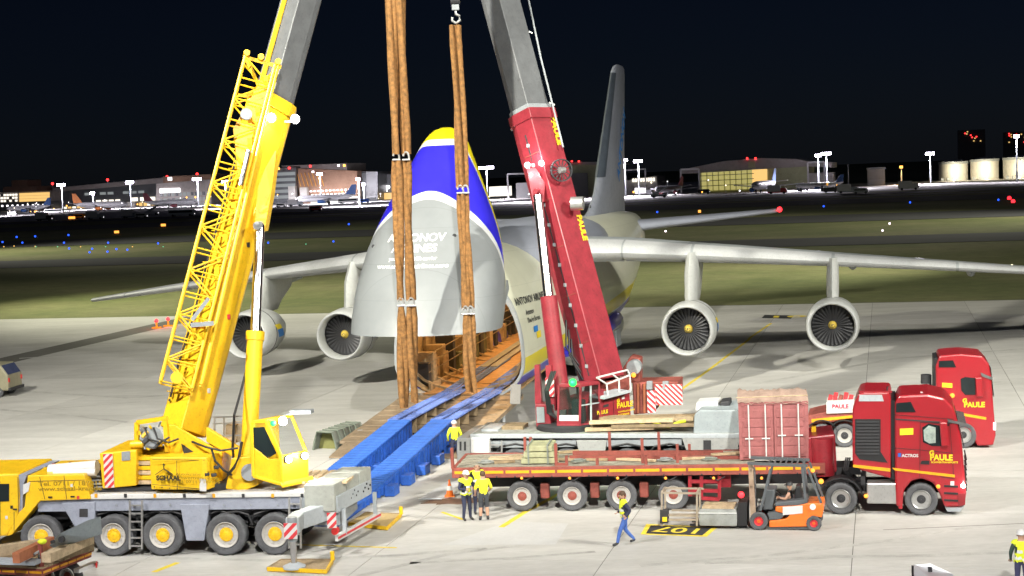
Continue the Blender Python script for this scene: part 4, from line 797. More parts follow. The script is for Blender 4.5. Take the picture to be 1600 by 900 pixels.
for i, (wx, st) in enumerate(((68, .12), (182, 0), (258, 0), (357, 0), (433, 0))):
    X = P(wx, 866, 0).x
    wheel(yc, (X, .0, .69), .69, .42, rimwhite, yellow, 'yc', ri=.62, hr=.55, steer=st); wheel(yc, (X, 2.65, .69), .69, .42, rimwhite, yellow, 'yc', True, ri=.62, hr=.55)
    MB().cyl((X, .2, .69), (X, 2.45, .69), .16, n=10).build('axle', dark, yc)
    if i: MB().tube([(X - .85, .05, .95), (X - .72, .05, 1.3), (X, .05, 1.52), (X + .72, .05, 1.3), (X + .85, .05, .95)], .04, 6).build('wheel_arch', black, yc)
# driving cab and engine cover
cabp = [(-70, 752), (-58, 742), (28, 740), (30, 775), (28, 812), (10, 838), (-70, 838)]
MB().side(FY, cabp, -.18, 2.6).build('driver_cab', yellow, yc, bevel=.06)
MB().side(FY, [(-40, 757), (14, 756), (14, 783), (-40, 786)], -.2, -.183).build('cab_window', glass, yc)
MB().side(FY, [(28, 742), (42, 742), (36, 760), (35, 797), (29, 802)], -.12, 2.5).build('cab_gap', bgrey, yc)
cv = MB().side(FY, [(43, 743), (131, 741), (142, 780), (62, 783), (18, 836), (10, 838), (30, 800), (38, 792)], -.18, 2.55).build('engine_cover', yellow, yc, bevel=.03)
lett = M('faded lettering', (.36, .23, .01), .6); logo = M('logo black', (.03, .025, .015), .6)
for s_, x, y, sz, st in (('Tel. 0711 / 187015', 60, 759, .2, 1.45), ('www.schaal-kran.de', 60, 767, .2, 1.35)): text('cover_lettering', s_, sz, lett, yc, P(x, y, -.19) + V3((0, -.005, 0)), bold=.012, stretch=st)
MB().side(FY, [(36, 757), (47, 753), (44, 768), (36, 773)], -.21, -.185).build('mirror_guard', white, yc)
ep = [(130, 742), (152, 742), (160, 775), (142, 780)]; MB().side(FY, ep, .3, 2.3).build('engine_grille', dark, yc)
for k in range(6): a = P(136 + k * 1.5, 746 + k * 5.5, .28); MB().bar(a, a + V3((.45, 0, .03)), .03, .05).build('grille_slat', mgrey, yc)
# exhaust, silencer, white boom rest on the cover
MB().cyl(P(78, 736, .6), P(152, 729, .6), .22, n=16).build('air_intake', white, yc, True); MB().cyl(P(50, 738, 1.2), P(78, 735, 1.2), .12, n=10).build('air_pipe', yellow, yc, True); MB().cyl(P(85, 740, .2), P(150, 738, .2), .13, n=12).build('silencer', white, yc, True)
MB().bar(P(134, 733, .9), P(156, 727, .9), .14).bar(P(110, 736, 1.5), P(110, 722, 1.5), .08).bar(P(84, 736, 1.5), P(84, 724, 1.5), .1).build('boom_rest', reddull, yc)
# seams, handles and labels on the covers
def seam(x0, y0, x1, y1, yl, par, fr=FY, wd=.018, mat=None): MB().bar(fr.px(x0, y0, yl), fr.px(x1, y1, yl), .012, wd, (0, 1, 0)).build('panel_seam', mat or dark, par)
for q in ((62, 745, 70, 780), (100, 743, 104, 780), (45, 752, 133, 750), (28, 745, 29, 800), (0, 752, 1, 836), (22, 800, 22, 830)): seam(*q, -.185, yc)
for (x, y) in ((75, 776), (110, 775), (20, 795)): MB().side(FY, [(x, y), (x + 6, y), (x + 6, y + 2), (x, y + 2)], -.22, -.185).build('cover_handle', black, yc)
for (x, y, m_) in ((110, 756, white), (8, 806, white), (16, 790, black), (120, 775, stripe_r)): MB().side(FY, [(x, y), (x + 4, y), (x + 4, y + 5), (x, y + 5)], -.192, -.185).build('safety_label', m_, yc)
for k in range(9): c = P(140 + k * 42, 789, -.06); MB().cyl(c, c + V3((0, -.03, 0)), .03, n=6).build('frame_bolt', mgrey, yc)
MB().tube([P(100, 798, .1), P(118, 812, .0), P(140, 806, .0), P(170, 800, .1)], .03, 6).build('air_line', black, yc); MB().tube([P(232, 796, .1), P(255, 801, .0), P(285, 797, .1)], .03, 6).build('air_line', black, yc); MB().tube([P(330, 796, .1), P(355, 801, .0), P(395, 797, .1)], .03, 6).build('air_line', black, yc)
for (x0, x1) in ((225, 280), (320, 400)): MB().box(P(x0, 790, .3).x, P(x1, 790, .3).x, .4, .9, .95, 1.15).build('tie_rod_cover', dark, yc)
# ladders
ladder('ladder', FY, 203, 222, 782, 858, -.2, alu, yc, 6); ladder('ladder', FY, 452, 470, 778, 857, -.2, alu, yc, 5)
# superstructure
tt = P(330, 770, 1.35); MB().lathe([(2.07, 1.35), (2.3, 1.35), (2.34, 1.2)], (tt.x, 1.35, 0), (0, 0, 1), 36, True).build('slew_ring', dark, yc, True)
xa, xb, xc_ = P(235, 760, -.15).x, P(325, 765, -.3).x, P(350, 760, .7).x
bx0 = MB().plan([(xa, -.1), (xb - .15, -.32), (xb, -.28), (xc_, .65), (xc_ - .2, 2.3), (xa, 2.5)], 2.2, 3.28).build('superstructure_housing', yellow, yc, bevel=.04)
hz = lambda x, y: P(x, y, -.26)
text('crane_logo', 'SCHAAL', .22, logo, yc, hz(245, 750) + V3((0, -.03, 0)), xdir=(1, -.12, 0), bold=.05, stretch=1.05)
lg = MB(); a = hz(244, 741); b = hz(257, 732); c = hz(271, 741); off = V3((0, -.06, 0)); lg.bar(a + off, b + off, .07, .02).bar(b + off, c + off, .07, .02).bar(b + off, hz(256, 724) + off, .05, .02).bar(hz(256, 724) + off, hz(259, 727) + off, .04, .02); lg.build('crane_logo', logo, yc)
for k in range(3): text('housing_lettering', ('Autokrane', 'Schwertransporte', 'Tel. 0711 / 187015')[k], .13, lett, yc, hz(275, 742 + k * 6) + V3((0, -.06, 0)), xdir=(1, -.12, 0), bold=.01, stretch=1.6)
MB().side(FY, [(312, 748), (322, 749), (322, 768), (312, 767)], -.36, -.33).build('number_plate', white, yc)
for x, y in ((326, 738), (337, 739), (341, 727)): c = P(x, y, .1); MB().cyl(c + V3((.0, -.4, 0)), c + V3((.1, -.3, 0)), .06, n=10).build('housing_fitting', dark, yc)
for q in ((238, 718, 320, 719), (276, 720, 277, 763), (238, 757, 318, 764)): seam(*q, -.3, yc)
for k in range(7): c = hz(242 + k * 12, 760 + k * 1.1) + V3((0, -.05, 0)); MB().cyl(c, c + V3((0, -.02, 0)), .02, n=6).build('housing_bolt', dark, yc)
MB().tube([P(330, 700, .2), P(336, 720, -.1), P(350, 735, -.1), P(362, 742, .1)], .04, 6).build('hydraulic_hose', black, yc); MB().tube([P(300, 690, .4), P(320, 698, .1), P(345, 704, .1), P(372, 700, .2)], .035, 6).build('hydraulic_hose', black, yc)
# counterweight
cw = MB().side(FY, [(155, 708), (213, 703), (213, 759), (160, 764)], .1, 2.6).build('counterweight', yellow, yc, bevel=.04)
stripes('warning_board', yc, P(164, 762, .06), (1, 0, 0), (0, 0, 1), .32, 1.12, 6, white, stripe_r, slope=1)
MB().side(FY, [(190, 706), (203, 705), (203, 719), (190, 720)], .07, .12).build('lifting_pocket', mgrey, yc)
for k in range(6): z = 2.3 + k * .16; MB().box(P(214, 750, .2).x, xa, .3, 2.4, z, z + .13).build('counterweight_slab', yellow if k % 2 else woodpale, yc)
MB().box(P(152, 764, .2).x, xa, .2, 2.5, 2.1, 2.22).build('counterweight_tray', dark, yc)
MB().cyl(P(205, 695, .4), P(252, 692, .4), .13, n=12).build('counterweight_ram', yellow, yc, True)
# winch cluster at the rear
fr_ = MB(); fr2_ = MB()
for (a, b) in (((214, 660), (214, 706)), ((214, 660), (262, 653)), ((222, 690), (262, 690)), ((258, 655), (262, 706)), ((214, 676), (240, 674))): fr_.bar(P(a[0], a[1], .5), P(b[0], b[1], .5), .14); fr2_.bar(P(a[0], a[1], 1.9), P(b[0], b[1], 1.9), .14)
fr_.build('winch_frame', yellow, yc); fr2_.build('winch_frame', yellow, yc)
MB().cyl(P(238, 684, .3), P(238, 684, 2.0), .36, n=20).build('winch_drum', mgrey, yc, True); MB().cyl(P(238, 684, .25), P(238, 684, .3), .3, n=16).build('drum_flange', mgrey, yc)
rr = random.Random(5)
for k in range(14): c = P(220 + rr.random() * 36, 662 + rr.random() * 38, rr.uniform(.2, .6)); MB().cyl(c, c + V3((rr.uniform(-.2, .2), -.12, rr.uniform(-.25, .25))), rr.uniform(.03, .08), n=8).build('hydraulic_fitting', rr.choice([mgrey, dark, alu, yellow]), yc)
for k in range(2): a = P(226 + k * 14, 668, .2); MB().tube([a, a + V3((.15, -.1, -.35)), a + V3((.5, -.05, -.5)), a + V3((.8, .1, -.35 - k * .05))], .035, 6).build('hydraulic_hose', black, yc)
# boom foot brackets
for yy in (.5, 1.9):
    MB().side(FY, [(262, 664), (272, 664), (347, 708), (347, 716), (262, 716)], yy, yy + .12).build('boom_bracket', yellow, yc, bevel=.02)
MB().side(FY, [(283, 693), (302, 706), (287, 709)], .485, .5).build('bracket_opening', dark, yc)
MB().side(FY, [(322, 668), (400, 716), (400, 735), (322, 690)], 1.1, 1.3).build('cross_brace', yellow, yc, bevel=.02)
# boom
bA, bB = Wy(291, 676, 52.7), Wy(430, 165, 56.3); bd = (bB - bA).normalized(); bm_, d_, a_, b_ = boom_section('boom_base_section', bA, bB, 1.12, 1.38, yellow, yc)
boom_section('boom_head_collar', bB - bd * .35, bB + bd * .12, 1.3, 1.55, yellow, yc, .02)
boom_section('telescope_section', bB - bd * .4, bB + bd * 8, 1.02, 1.26, boomgrey, yc)
boom_section('telescope_section', bB + bd * 8.02, bB + bd * 17, .98, 1.2, boomgrey, yc); boom_section('telescope_section', bB + bd * 17.02, bB + bd * 25, .86, 1.06, boomgrey, yc)
MB().bar(bB + bd * .1 + b_ * .7 - a_ * .2, bB + bd * 17 + b_ * .63 - a_ * .2, .2, .06).build('boom_rail', yellow, yc)
for k in range(9): c = bA + bd * (1.2 + k * 1.15) + b_ * .76; MB().bar(c - a_ * .6, c + a_ * .6, .04, .03).build('boom_weld', yellow, yc)
for k in range(5): c = bA + bd * (.9 + k * .5) + b_ * .755 - a_ * .35; MB().cyl(c, c + b_ * .02, .05, n=8).build('boom_bolt', dark, yc)
for k in range(7):
    c0 = bA + bd * (2.2 + k * 1.2) - a_ * .57 + b_ * .35; c1 = bA + bd * (3.3 + k * 1.2) - a_ * .57 + b_ * .35; MB().tube([c0, c0.lerp(c1, .5) - a_ * .1 - V3((0, 0, .28)), c1], .025, 6).build('hanging_cable', black, yc)
for s_ in (-1, 1):
    for k in range(4): c = bA + bd * (1.5 + k * 2.6) + a_ * (.565 * s_); MB().cbox(c, (.1, .1, .16)).build('boom_label', (white, stripe_r, black, white)[k], yc)
hpts = [bA + bd * (1 + k * 1.3) + b_ * .8 - a_ * (.3 + .05 * math.sin(k * 2)) for k in range(8)]; MB().tube(hpts, .04, 6).build('boom_cable', black, yc)
for x, y, Y in ((424, 184, 55.0), (461, 186, 55.2)):
    c = Wy(x, y, Y); h = MB().lathe([(0, .05), (.06, .16), (.2, .18)], c + V3((0, .2, 0)), (0, -1, 0), 14).build('boom_lamp', dark, yc, True); MB().sphere(c, .15, 12, 8, (1, .4, 1)).build('lamp_glass', lamp_w, h, True); plight('boom_lamp_light', c + V3((0, -.35, -.1)), 70, (1, .95, .88), .12, yc)
MB().bar(Wy(445, 190, 55.4), Wy(461, 190, 55.2), .07).build('lamp_bracket', mgrey, yc)
# luffing ram
r0, r1, r2 = Wy(386, 758, 51.9), Wy(399, 520, 52.9), Wy(406, 352, 54.3); MB().cyl(r0, r1, .27, n=24).build('luffing_cylinder', yellow, yc, True); MB().cyl(r1, r2, .17, n=24).build('luffing_rod', chrome, yc, True); MB().cyl(r1 - (r1 - r0).normalized() * .25, r1 + (r1 - r0).normalized() * .05, .31, n=24).build('cylinder_gland', yellow, yc, True)
MB().prism([Wy(396, 362, 54.2), Wy(413, 362, 54.2), Wy(424, 300, 54.8), Wy(432, 235, 55.5), Wy(408, 225, 55.4), Wy(394, 300, 54.8)], (0, .5, 0)).build('ram_bracket', yellow, yc, bevel=.03); MB().cyl(r2 + V3((0, -.35, 0)), r2 + V3((0, .35, 0)), .14, n=14).build('ram_pin', mgrey, yc)
MB().tube([r0 + V3((-.3, -.25, .4)), r0 + V3((-.33, -.3, 1.3)), r0 + V3((-.2, -.35, 2.4)), r1 + V3((-.3, -.2, -1.2)), r1 + V3((-.25, -.1, -.3))], .045, 7).build('ram_hose', black, yc); MB().tube([P(356, 742, .1), P(366, 730, -.1), P(374, 712, -.1), P(378, 690, .0)], .05, 7).build('ram_hose', black, yc)
MB().side(FY, [(362, 716), (400, 712), (404, 758), (380, 768), (352, 764)], .3, 1.2).build('ram_foot', yellow, yc, bevel=.04); MB().cyl(P(390, 738, .2), P(390, 738, .3), .28, n=20).build('foot_cover', mgrey, yc)
# crane operator cab: stands on the near side, front turned away to the right
cb = [(393, 664), (397, 659), (416, 657), (439, 714), (441, 757), (396, 744)]
ca = [FY.px(x, y, -.1) for x, y in cb]; vv = V3((.58, .95, 0))
cabo = MB(); 
for i in range(6):
    j = (i + 1) % 6; cabo.bar(ca[i], ca[j], .1, .1, (0, 1, 0)); cabo.bar(ca[i] + vv, ca[j] + vv, .1, .1, (0, 1, 0))
for i in (0, 1, 2, 3, 4): cabo.bar(ca[i], ca[i] + vv, .09)
cabo.prism([ca[3], ca[4], ca[4] + vv, ca[3] + vv], (.05, 0, 0)); cabo.prism([FY.px(393, 697, -.1), FY.px(420, 718, -.1), FY.px(439, 716, -.1), ca[4], ca[5]], vv * .03)
cabo.prism([ca[0], ca[5], ca[5] + vv, ca[0] + vv], (-.05, 0, 0)); cabo.prism([ca[1], ca[2], ca[2] + vv, ca[1] + vv], (0, 0, .05))
co = cabo.build('operator_cab', yellow, yc, bevel=.015)
glasspane('side_window', [FY.px(395, 668, -.09), FY.px(413, 667, -.09), FY.px(432, 708, -.09), FY.px(421, 715, -.09), FY.px(395, 698, -.09)], co, glass); glasspane('windscreen', [ca[2], ca[3], ca[3] + vv, ca[2] + vv], co, glass_t)
MB().cbox(P(408, 722, .5), (.5, .5, .9)).build('operator_seat', dark, co, bevel=.06)
MB().prism([FY.px(438, 757, -.2), FY.px(441, 762, -.2), FY.px(441, 762, -.2) + vv * 1.1 + V3((.15, 0, 0)), FY.px(438, 757, -.2) + vv * 1.1 + V3((.15, 0, 0))], (0, 0, .07)).build('cab_step', yellow, co)
for i, (x, y) in enumerate(((444, 722), (462, 715))): c = ca[3].lerp(ca[3] + vv, .15 + .65 * i) + V3((.12, -.02, -.1)); hl = MB().cyl(c - V3((.12, 0, 0)), c, .12, n=14).build('work_light', dark, co); MB().sphere(c + V3((.02, -.04, 0)), .115, 10, 6).build('lamp_glass', lamp_warm, hl, True); plight('cab_lamp_light', c + V3((.3, -.2, 0)), 60, (1, .93, .8), .08, yc)
c = P(441, 657, -.1); hl = MB().bar(P(420, 657, .2), P(466, 643, 1.0), .08).box(c.x + .1, c.x + .8, .5, .9, c.z + .1, c.z + .22).build('roof_light_bar', mgrey, co); MB().sphere(c + V3((.02, 0, -.02)), .14, 10, 6).build('lamp_glass', lamp_w, hl, True); MB().sphere(P(427, 661, -.1), .1, 10, 6).build('green_beacon', lamp_g, co, True); plight('roof_light', c + V3((.25, -.3, 0)), 80, (1, 1, 1), .1, yc); plight('green_beacon_light', P(427, 661, -.3), 25, (.05, 1, .4), .1, yc)
# rail cage and cream cabinet behind the boom foot
MB().box(P(345, 650, 1.2).x, P(395, 650, 1.2).x, 1.2, 1.25, 3.7, 3.75).build('handrail', alu, yc)
rl = MB(); 
for x in (335, 350, 366, 382): rl.bar(P(x, 690, 1.5), P(x, 652, 1.5), .05)
rl.bar(P(332, 652, 1.5), P(392, 650, 1.5), .05).bar(P(332, 662, 1.5), P(392, 660, 1.5), .04).build('walkway_rail', alu, yc); MB().side(FY, [(352, 664), (370, 664), (370, 693), (352, 693)], 1.6, 2.4).build('cabinet', woodpale, yc, bevel=.03)
# folded lattice jib beside the boom
la, lb = Wy(275, 603, 51.7), Wy(405, 100, 55.0); ld = (lb - la).normalized(); ln = ld.cross(FY.loc(CC) - la).normalized(); lq = ln.cross(ld).normalized()
if ln.x > 0: ln = -ln
jb = yc; ch = {}
for i, (s, e) in enumerate(((1, 1), (-1, 1), (1, -1), (-1, -1))):
    o = ln * (.52 * s) + lq * (.4 * e); ch[(s, e)] = (la + o, lb + o); MB().cyl(la + o, lb + o, .062, n=8).build('jib_chord', yellow, jb, True)
NP = 15
for e in (1, -1):
    for k in range(NP):
        f = lambda s, t: ch[(s, e)][0].lerp(ch[(s, e)][1], t)
        t0, t1 = k / NP, (k + 1) / NP; s = 1 if k % 2 else -1
        MB().cyl(f(1, t0), f(-1, t0), .03, n=6).build('jib_lacing', yellow, jb); MB().cyl(f(s, t0), f(-s, t1), .034, n=6).build('jib_lacing', yellow, jb)
for s in (1, -1):
    for k in range(NP):
        f = lambda e, t: ch[(s, e)][0].lerp(ch[(s, e)][1], t); t0, t1 = k / NP, (k + 1) / NP; e = 1 if k % 2 else -1
        MB().cyl(f(e, t0), f(-e, t1), .02, n=6).build('jib_lacing', yellow, jb)
# plated foot piece of the jib between lattice and boom
for e in (1, -1):
    a0, b0 = la - ln * .78 + lq * (.35 * e) + ld * .2, lb - ln * .62 + lq * (.35 * e); MB().cyl(a0, b0, .07, n=8).build('jib_chord', yellow, jb, True)
for k in range(14):
    t = k / 14; a0, b0 = la - ln * .78 + ld * .2, lb - ln * .62; c0 = a0.lerp(b0, t); c1 = a0.lerp(b0, t + .07); s = .35 if k % 2 else -.35; MB().cyl(c0 + lq * s, c1 - lq * s, .028, n=6).build('jib_lacing', yellow, jb)
hp = MB(); top = lb + ld * .1; hp.bar(top + ln * .55, top - ln * .75, .16, .12).bar(top + ln * .55 - ld * 1.4, top - ln * .7 - ld * 1.2, .1).bar(top - ln * .7, top + ln * .1 - ld * 1.3, .1).bar(top + ln * .5, top - ln * .2 - ld * .9, .1); hp.build('jib_head', yellow, jb)
for s in (.5, 0, -.6): MB().cyl(top + ln * s + ld * .1 - lq * .1, top + ln * s + ld * .1 + lq * .25, .11, n=10).build('jib_pin', yellow, jb)
MB().prism([lb + ln * .3 - ld * 2.5, lb - ln * .2 - ld * .6, lb - ln * .5 - ld * .6, lb - ln * .3 - ld * 4.2], lq * .15).build('jib_plate', yellow, jb); MB().cyl(lb - ld * 2.0 + lq * .5, lb - ld * 2.0 + lq * .38, .2, n=16).build('jib_sheave', mgrey, jb, True)
MB().cyl(Wy(388, 235, 53.6), Wy(375, 290, 53.2), .09, n=12).build('jib_ram', chrome, jb, True)
bk = MB(); c = Wy(318, 497, 51.6); bk.bar(Wy(300, 500, 51.5), Wy(326, 466, 51.6), .12).bar(Wy(298, 508, 51.5), Wy(334, 505, 51.6), .14); bk.build('jib_bracket', mgrey, yc); MB().cyl(Wy(276, 590, 51.4), Wy(276, 590, 51.2), .2, n=12).build('jib_foot_pin', yellow, jb)
for k in range(10): c = la.lerp(lb, .05 + k * .1) - ln * .35 + lq * .42; MB().cbox(c, (.16, .1, .2)).build('jib_lug', yellow, jb)
# rear of the carrier: cabinets, outriggers, bumper
cx0, cx1 = P(525, 800, .0).x, P(538, 800, .0).x
MB().plan([(P(470, 790, 0).x, -.1), (cx0 + .1, -.1), (cx0 + .55, 2.9), (P(470, 790, 0).x, 2.85)], 1.35, 1.895).build('rear_frame', lgrey, yc, bevel=.03)
for k in range(3):
    p0 = V3((cx0 + .02, -.2, 0)); dv = V3((.55, 3.2, 0)).normalized(); a = p0 + dv * (k * 1.08); b = p0 + dv * (k * 1.08 + 1.0); nrm = V3((dv.y, -dv.x, 0))
    MB().plan([(a.x, a.y), (b.x, b.y), (b.x - 1.0, b.y), (a.x - 1.0, a.y)], 1.42, 2.3).build('tool_cabinet', M('cabinet grey', (.35, .36, .33), .6), yc, bevel=.03)
    for q in range(5): c = a.lerp(b, .2 + .15 * q) + nrm * .01; MB().cyl(V3((c.x, c.y, 1.6 + .1 * (q % 3))), V3((c.x, c.y, 1.6 + .1 * (q % 3))) + nrm * .03, .035, n=6).build('cabinet_fitting', dark, yc)
MB().box(P(455, 790, .6).x, cx0 - .3, .5, 2.6, 2.08, 2.2).build('timber_mat', woodpale, yc)
for k in range(7): X = P(458, 790, .6).x + k * .28; MB().box(X, X + .2, .45, 2.5, 2.2, 2.28).build('timber_plank', woodpale, yc)
# near outrigger: box, beam, jack, float
ob = MB().plan([(P(468, 815, -.2).x, -1.15), (P(468, 815, -.2).x + .42, -1.15), (P(524, 790, .5).x + .1, .6), (P(524, 790, .5).x - .4, .6)], 1.08, 1.62).build('outrigger_beam', lgrey, yc, bevel=.03)
j0 = FY.gz(460, 886, .12); jx, jy = j0.x, j0.y
MB().bar((P(468, 815, -.2).x + .2, -1.1, 1.35), (jx, jy, 1.42), .42, .5).build('outrigger_beam', lgrey, yc, bevel=.03)
MB().cyl((jx, jy, 1.7), (jx, jy, .95), .15, n=16).build('jack_barrel', mgrey, yc, True); MB().cyl((jx, jy, .95), (jx, jy, .2), .1, n=16).build('jack_rod', chrome, yc, True); MB().lathe([(.1, .36), (.16, .36), (.26, .14)], (jx, jy, 0), (0, 0, 1), 20, True).build('jack_float', lgrey, yc, True)
stripes('warning_board', yc, (jx - .22, jy - .2, 1.05), (1, 0, 0), (0, 0, 1), .42, .5, 3, white, stripe_r); stripes('warning_board', yc, (jx + .85, jy + 1.0, 1.1), (1, .3, 0), (0, 0, 1), .28, .5, 3, white, stripe_r)
MB().bar((cx0 + .1, -.5, .62), (cx0 + .75, 3.0, .62), .1, .2).build('rear_bumper', white, yc); MB().bar((cx0 + .16, -.5, .62), (cx0 + .81, 3.0, .62), .012, .07).build('bumper_stripe', stripe_r, yc); MB().cyl((cx0 + .12, -.55, .9), (cx0 + .12, -.75, .9), .12, n=12).build('tail_lamp', M('tail lamp red', (.6, .03, .03), .3), yc)
for s in (.15, 2.7): MB().bar((cx0 + .2 + s * .18, s, .6), (cx0 + .2 + s * .18, s, 1.45), .12).build('bumper_bracket', lgrey, yc)
MB().box(cx0 - .9, cx0 + .1, .1, 2.6, .9, 1.4).build('outrigger_box', mgrey, yc)
for k in range(8): c = P(150 + k * 46, 774.5, -.13); MB().cbox(c, (.09, .03, .12)).build('side_marker', dark if k % 2 else stripe_y, yc)
# outrigger pads lying on the apron
for nm, pts, z, lab in (('outrigger_pad', [(545, 822), (605, 829), (627, 808), (572, 806)], .13, 'yellow framed outrigger pad behind the crane bumper'), ('outrigger_pad', [(418, 893), (510, 897), (520, 880), (440, 880)], .13, 'yellow framed outrigger pad under the crane jack at the bottom edge')):
    g = [W0.gz(*p) for p in pts]; c = sum(g, V3()) / 4; t = thing(nm, lab, 'outrigger pad', (c.x, c.y, 0), group='outrigger pads'); L = [p - V3((c.x, c.y, 0)) for p in g]
    MB().prism([V3((p.x, p.y, .012)) for p in L], (0, 0, z - .02)).build('plate', wood if '88' in str(pts) else M('pad timber', (.45, .33, .16), .8), t)
    for i in range(4): a, b = L[i], L[(i + 1) % 4]; MB().bar((a.x, a.y, .08), (b.x, b.y, .08), .05, .12).build('frame_rail', yellow if i < 2 else wood, t)
    MB().cyl((L[2].x, L[2].y, .1), (L[2].x, L[2].y, .38), .07, n=10).build('lifting_post', yellow, t)

# ================================================================ red mobile crane
FR = Frame(3.0, 60.44, -13)
rc = FR.root('mobile_crane', 'red mobile crane on a silver carrier behind the flatbed trailer', 'crane')
P = FR.px
def Wr(x, y, Y): return FR.loc(W0.px(x, y, Y))
silver = M('carrier silver', (.33, .335, .33), .45, var=.1, grime=.3)
xl, xr = P(720, 700, 0).x, P(1155, 700, 0).x
MB().box(xl, xr, .4, 2.5, 1.0, 1.7).build('carrier_frame', dark, rc); MB().box(xl + .4, xr, -.05, 2.9, 1.78, 1.95).build('deck', lgrey, rc, bevel=.02); MB().box(xl + .5, xr - .1, .05, 2.8, 1.952, 1.965).build('walkway', posmat('crane deck grime', (.26, .26, .24), .5, 2, .3, .2, .8), rc)
MB().side(FR, [(760, 690), (900, 688), (900, 698), (760, 700)], 0, .35).build('side_panel', mgrey, rc); MB().side(FR, [(900, 688), (948, 688), (943, 722), (908, 722)], -.04, .3).build('side_panel', silver, rc, bevel=.02); MB().side(FR, [(948, 688), (1065, 686), (1065, 696), (948, 698)], 0, .35).build('side_panel', mgrey, rc)
MB().side(FR, [(1065, 684), (1155, 682), (1150, 725), (1080, 725)], -.04, .4).build('side_panel', silver, rc, bevel=.02); MB().side(FR, [(1099, 688), (1111, 688), (1111, 708), (1099, 708)], -.055, -.04).build('hatch', dark, rc)
MB().side(FR, [(714, 684), (734, 684), (734, 735), (714, 735)], -.1, 2.9).build('rear_cabinet', silver, rc, bevel=.03); MB().side(FR, [(735, 684), (765, 684), (765, 708), (735, 708)], -.1, .5).build('outrigger_box', white, rc, bevel=.02)
for x in (718, 725): MB().side(FR, [(x, 690), (x + 3, 690), (x + 3, 704), (x, 704)], -.115, -.1).build('cabinet_slot', dark, rc)
ladder('ladder', FR, 766, 784, 688, 712, -.15, alu, rc, 2)
for x in (806, 885, 980, 1047, 1135):
    X = P(x, 712, 0).x; wheel(rc, (X, .1, .69), .69, .42, reddull, red, 'rc', ri=.6, hr=.55); wheel(rc, (X, 2.7, .69), .69, .42, reddull, red, 'rc', True, ri=.6, hr=.55); MB().tube([(X - .85, .02, 1.1), (X - .6, .02, 1.45), (X, .02, 1.56), (X + .6, .02, 1.45), (X + .85, .02, 1.1)], .05, 6).build('wheel_arch', black, rc)
MB().side(FR, [(1083, 681), (1085, 648), (1093, 641), (1152, 641), (1156, 680)], .1, 2.7).build('carrier_cab_back', M('sheet steel cover', (.3, .34, .36), .5, var=.12), rc, bevel=.04)
MB().side(FR, [(1086, 642), (1088, 629), (1122, 627), (1122, 641)], 1.2, 2.4).build('roof_box', white, rc, bevel=.03); MB().side(FR, [(1124, 640), (1124, 628), (1140, 626), (1140, 640)], 1.2, 2.2).build('roof_tank', dark, rc, bevel=.06)
# timber and slings stacked on the deck
for k in range(16):
    x0 = 905 + rr.random() * 60; yy = .3 + (k % 6) * .4; z = 2.0 + (k // 6) * .14; a = P(x0, 670, yy).x; MB().bar((a, yy, z + .07), (a + rr.uniform(2.6, 3.9), yy + rr.uniform(-.1, .1), z + .07 + rr.uniform(0, .1)), .3, .12).build('timber_mat', rr.choice([wood, woodpale, wood]), rc)
MB().tube([P(1000, 662, .3) + V3((0, 0, .1 * math.sin(k))) + V3((k * .22, 0, 0)) for k in range(9)], .06, 6).build('folded_sling', hivis, rc)
MB().box(P(785, 672, 1).x, P(818, 672, 1).x, .9, 1.9, 1.97, 2.1).build('timber_pallet', wood, rc); MB().box(P(757, 672, 1).x, P(783, 672, 1).x, .5, 2.0, 1.97, 2.05).build('deck_plate', lgrey, rc)
MB().lathe([(1.96, 1.3), (2.15, 1.3), (2.2, 1.2)], (P(890, 672, 1.4).x, 1.4, 0), (0, 0, 1), 32, True).build('slew_ring', dark, rc, True)
# superstructure: its long side runs from the cab, a little away from the terrace
s0, s1 = W0.gz(906, 667, 2.15), W0.gz(988, 653, 2.15); FS2 = Frame(s0.x, s0.y, math.degrees(math.atan2(s1.y - s0.y, s1.x - s0.x)), 0)
def Q(x, y, yl=0.): return FR.loc(FS2.world(FS2.px(x, y, yl)))
sv = FR.loc(FS2.world((0, 1, 0))) - FR.loc(FS2.world((0, 0, 0))); su = FR.loc(FS2.world((1, 0, 0))) - FR.loc(FS2.world((0, 0, 0)))
def sside(name, pts, y0, y1, mat, bevel=.03, par=None): return MB().prism([Q(x, y, y0) for x, y in pts], sv * (y1 - y0)).build(name, mat, par or rc, bevel=bevel)
sside('superstructure_body', [(939, 660), (943, 626), (984, 613), (986, 652), (912, 669), (906, 668)], 0, 2.2, red)
sside('engine_deck', [(944, 626), (984, 613), (984, 590), (948, 596)], .9, 2.2, reddull)
for k in range(3): sside('step_opening', [(943, 633 + k * 11), (951, 631 + k * 11), (951, 635 + k * 11), (943, 637 + k * 11)], -.015, 0, dark, 0)
yp = M('sign yellow', (.85, .6, .02), .5)
text('crane_lettering', 'PAULE', .3, yp, rc, Q(964, 638, -.02), xdir=su, bold=.03); text('crane_lettering', 'SCHWERLASTLOGISTIK', .085, yp, rc, Q(966, 645, -.02), xdir=su, bold=.02); text('crane_lettering', 'AUTOKRANE', .1, yp, rc, Q(966, 650, -.02), xdir=su, bold=.02); text('crane_lettering', 'PAULE', .2, yp, rc, Q(933, 648, -.02), xdir=su, bold=.03)
text('crane_emblem', 'G', .2, yp, rc, Q(964, 629, -.02), xdir=su, bold=.05)
for q in (((944, 627), (984, 614)), ((958, 623), (960, 662)), ((913, 668), (941, 660))): MB().bar(Q(*q[0], -.01), Q(*q[1], -.01), .012, .02, (0, 1, 0)).build('panel_seam', black, rc)
for (x, y) in ((947, 655), (972, 620), (930, 664)): sside('safety_label', [(x, y), (x + 4, y - 1), (x + 4, y + 3), (x, y + 4)], -.02, 0, white, 0)
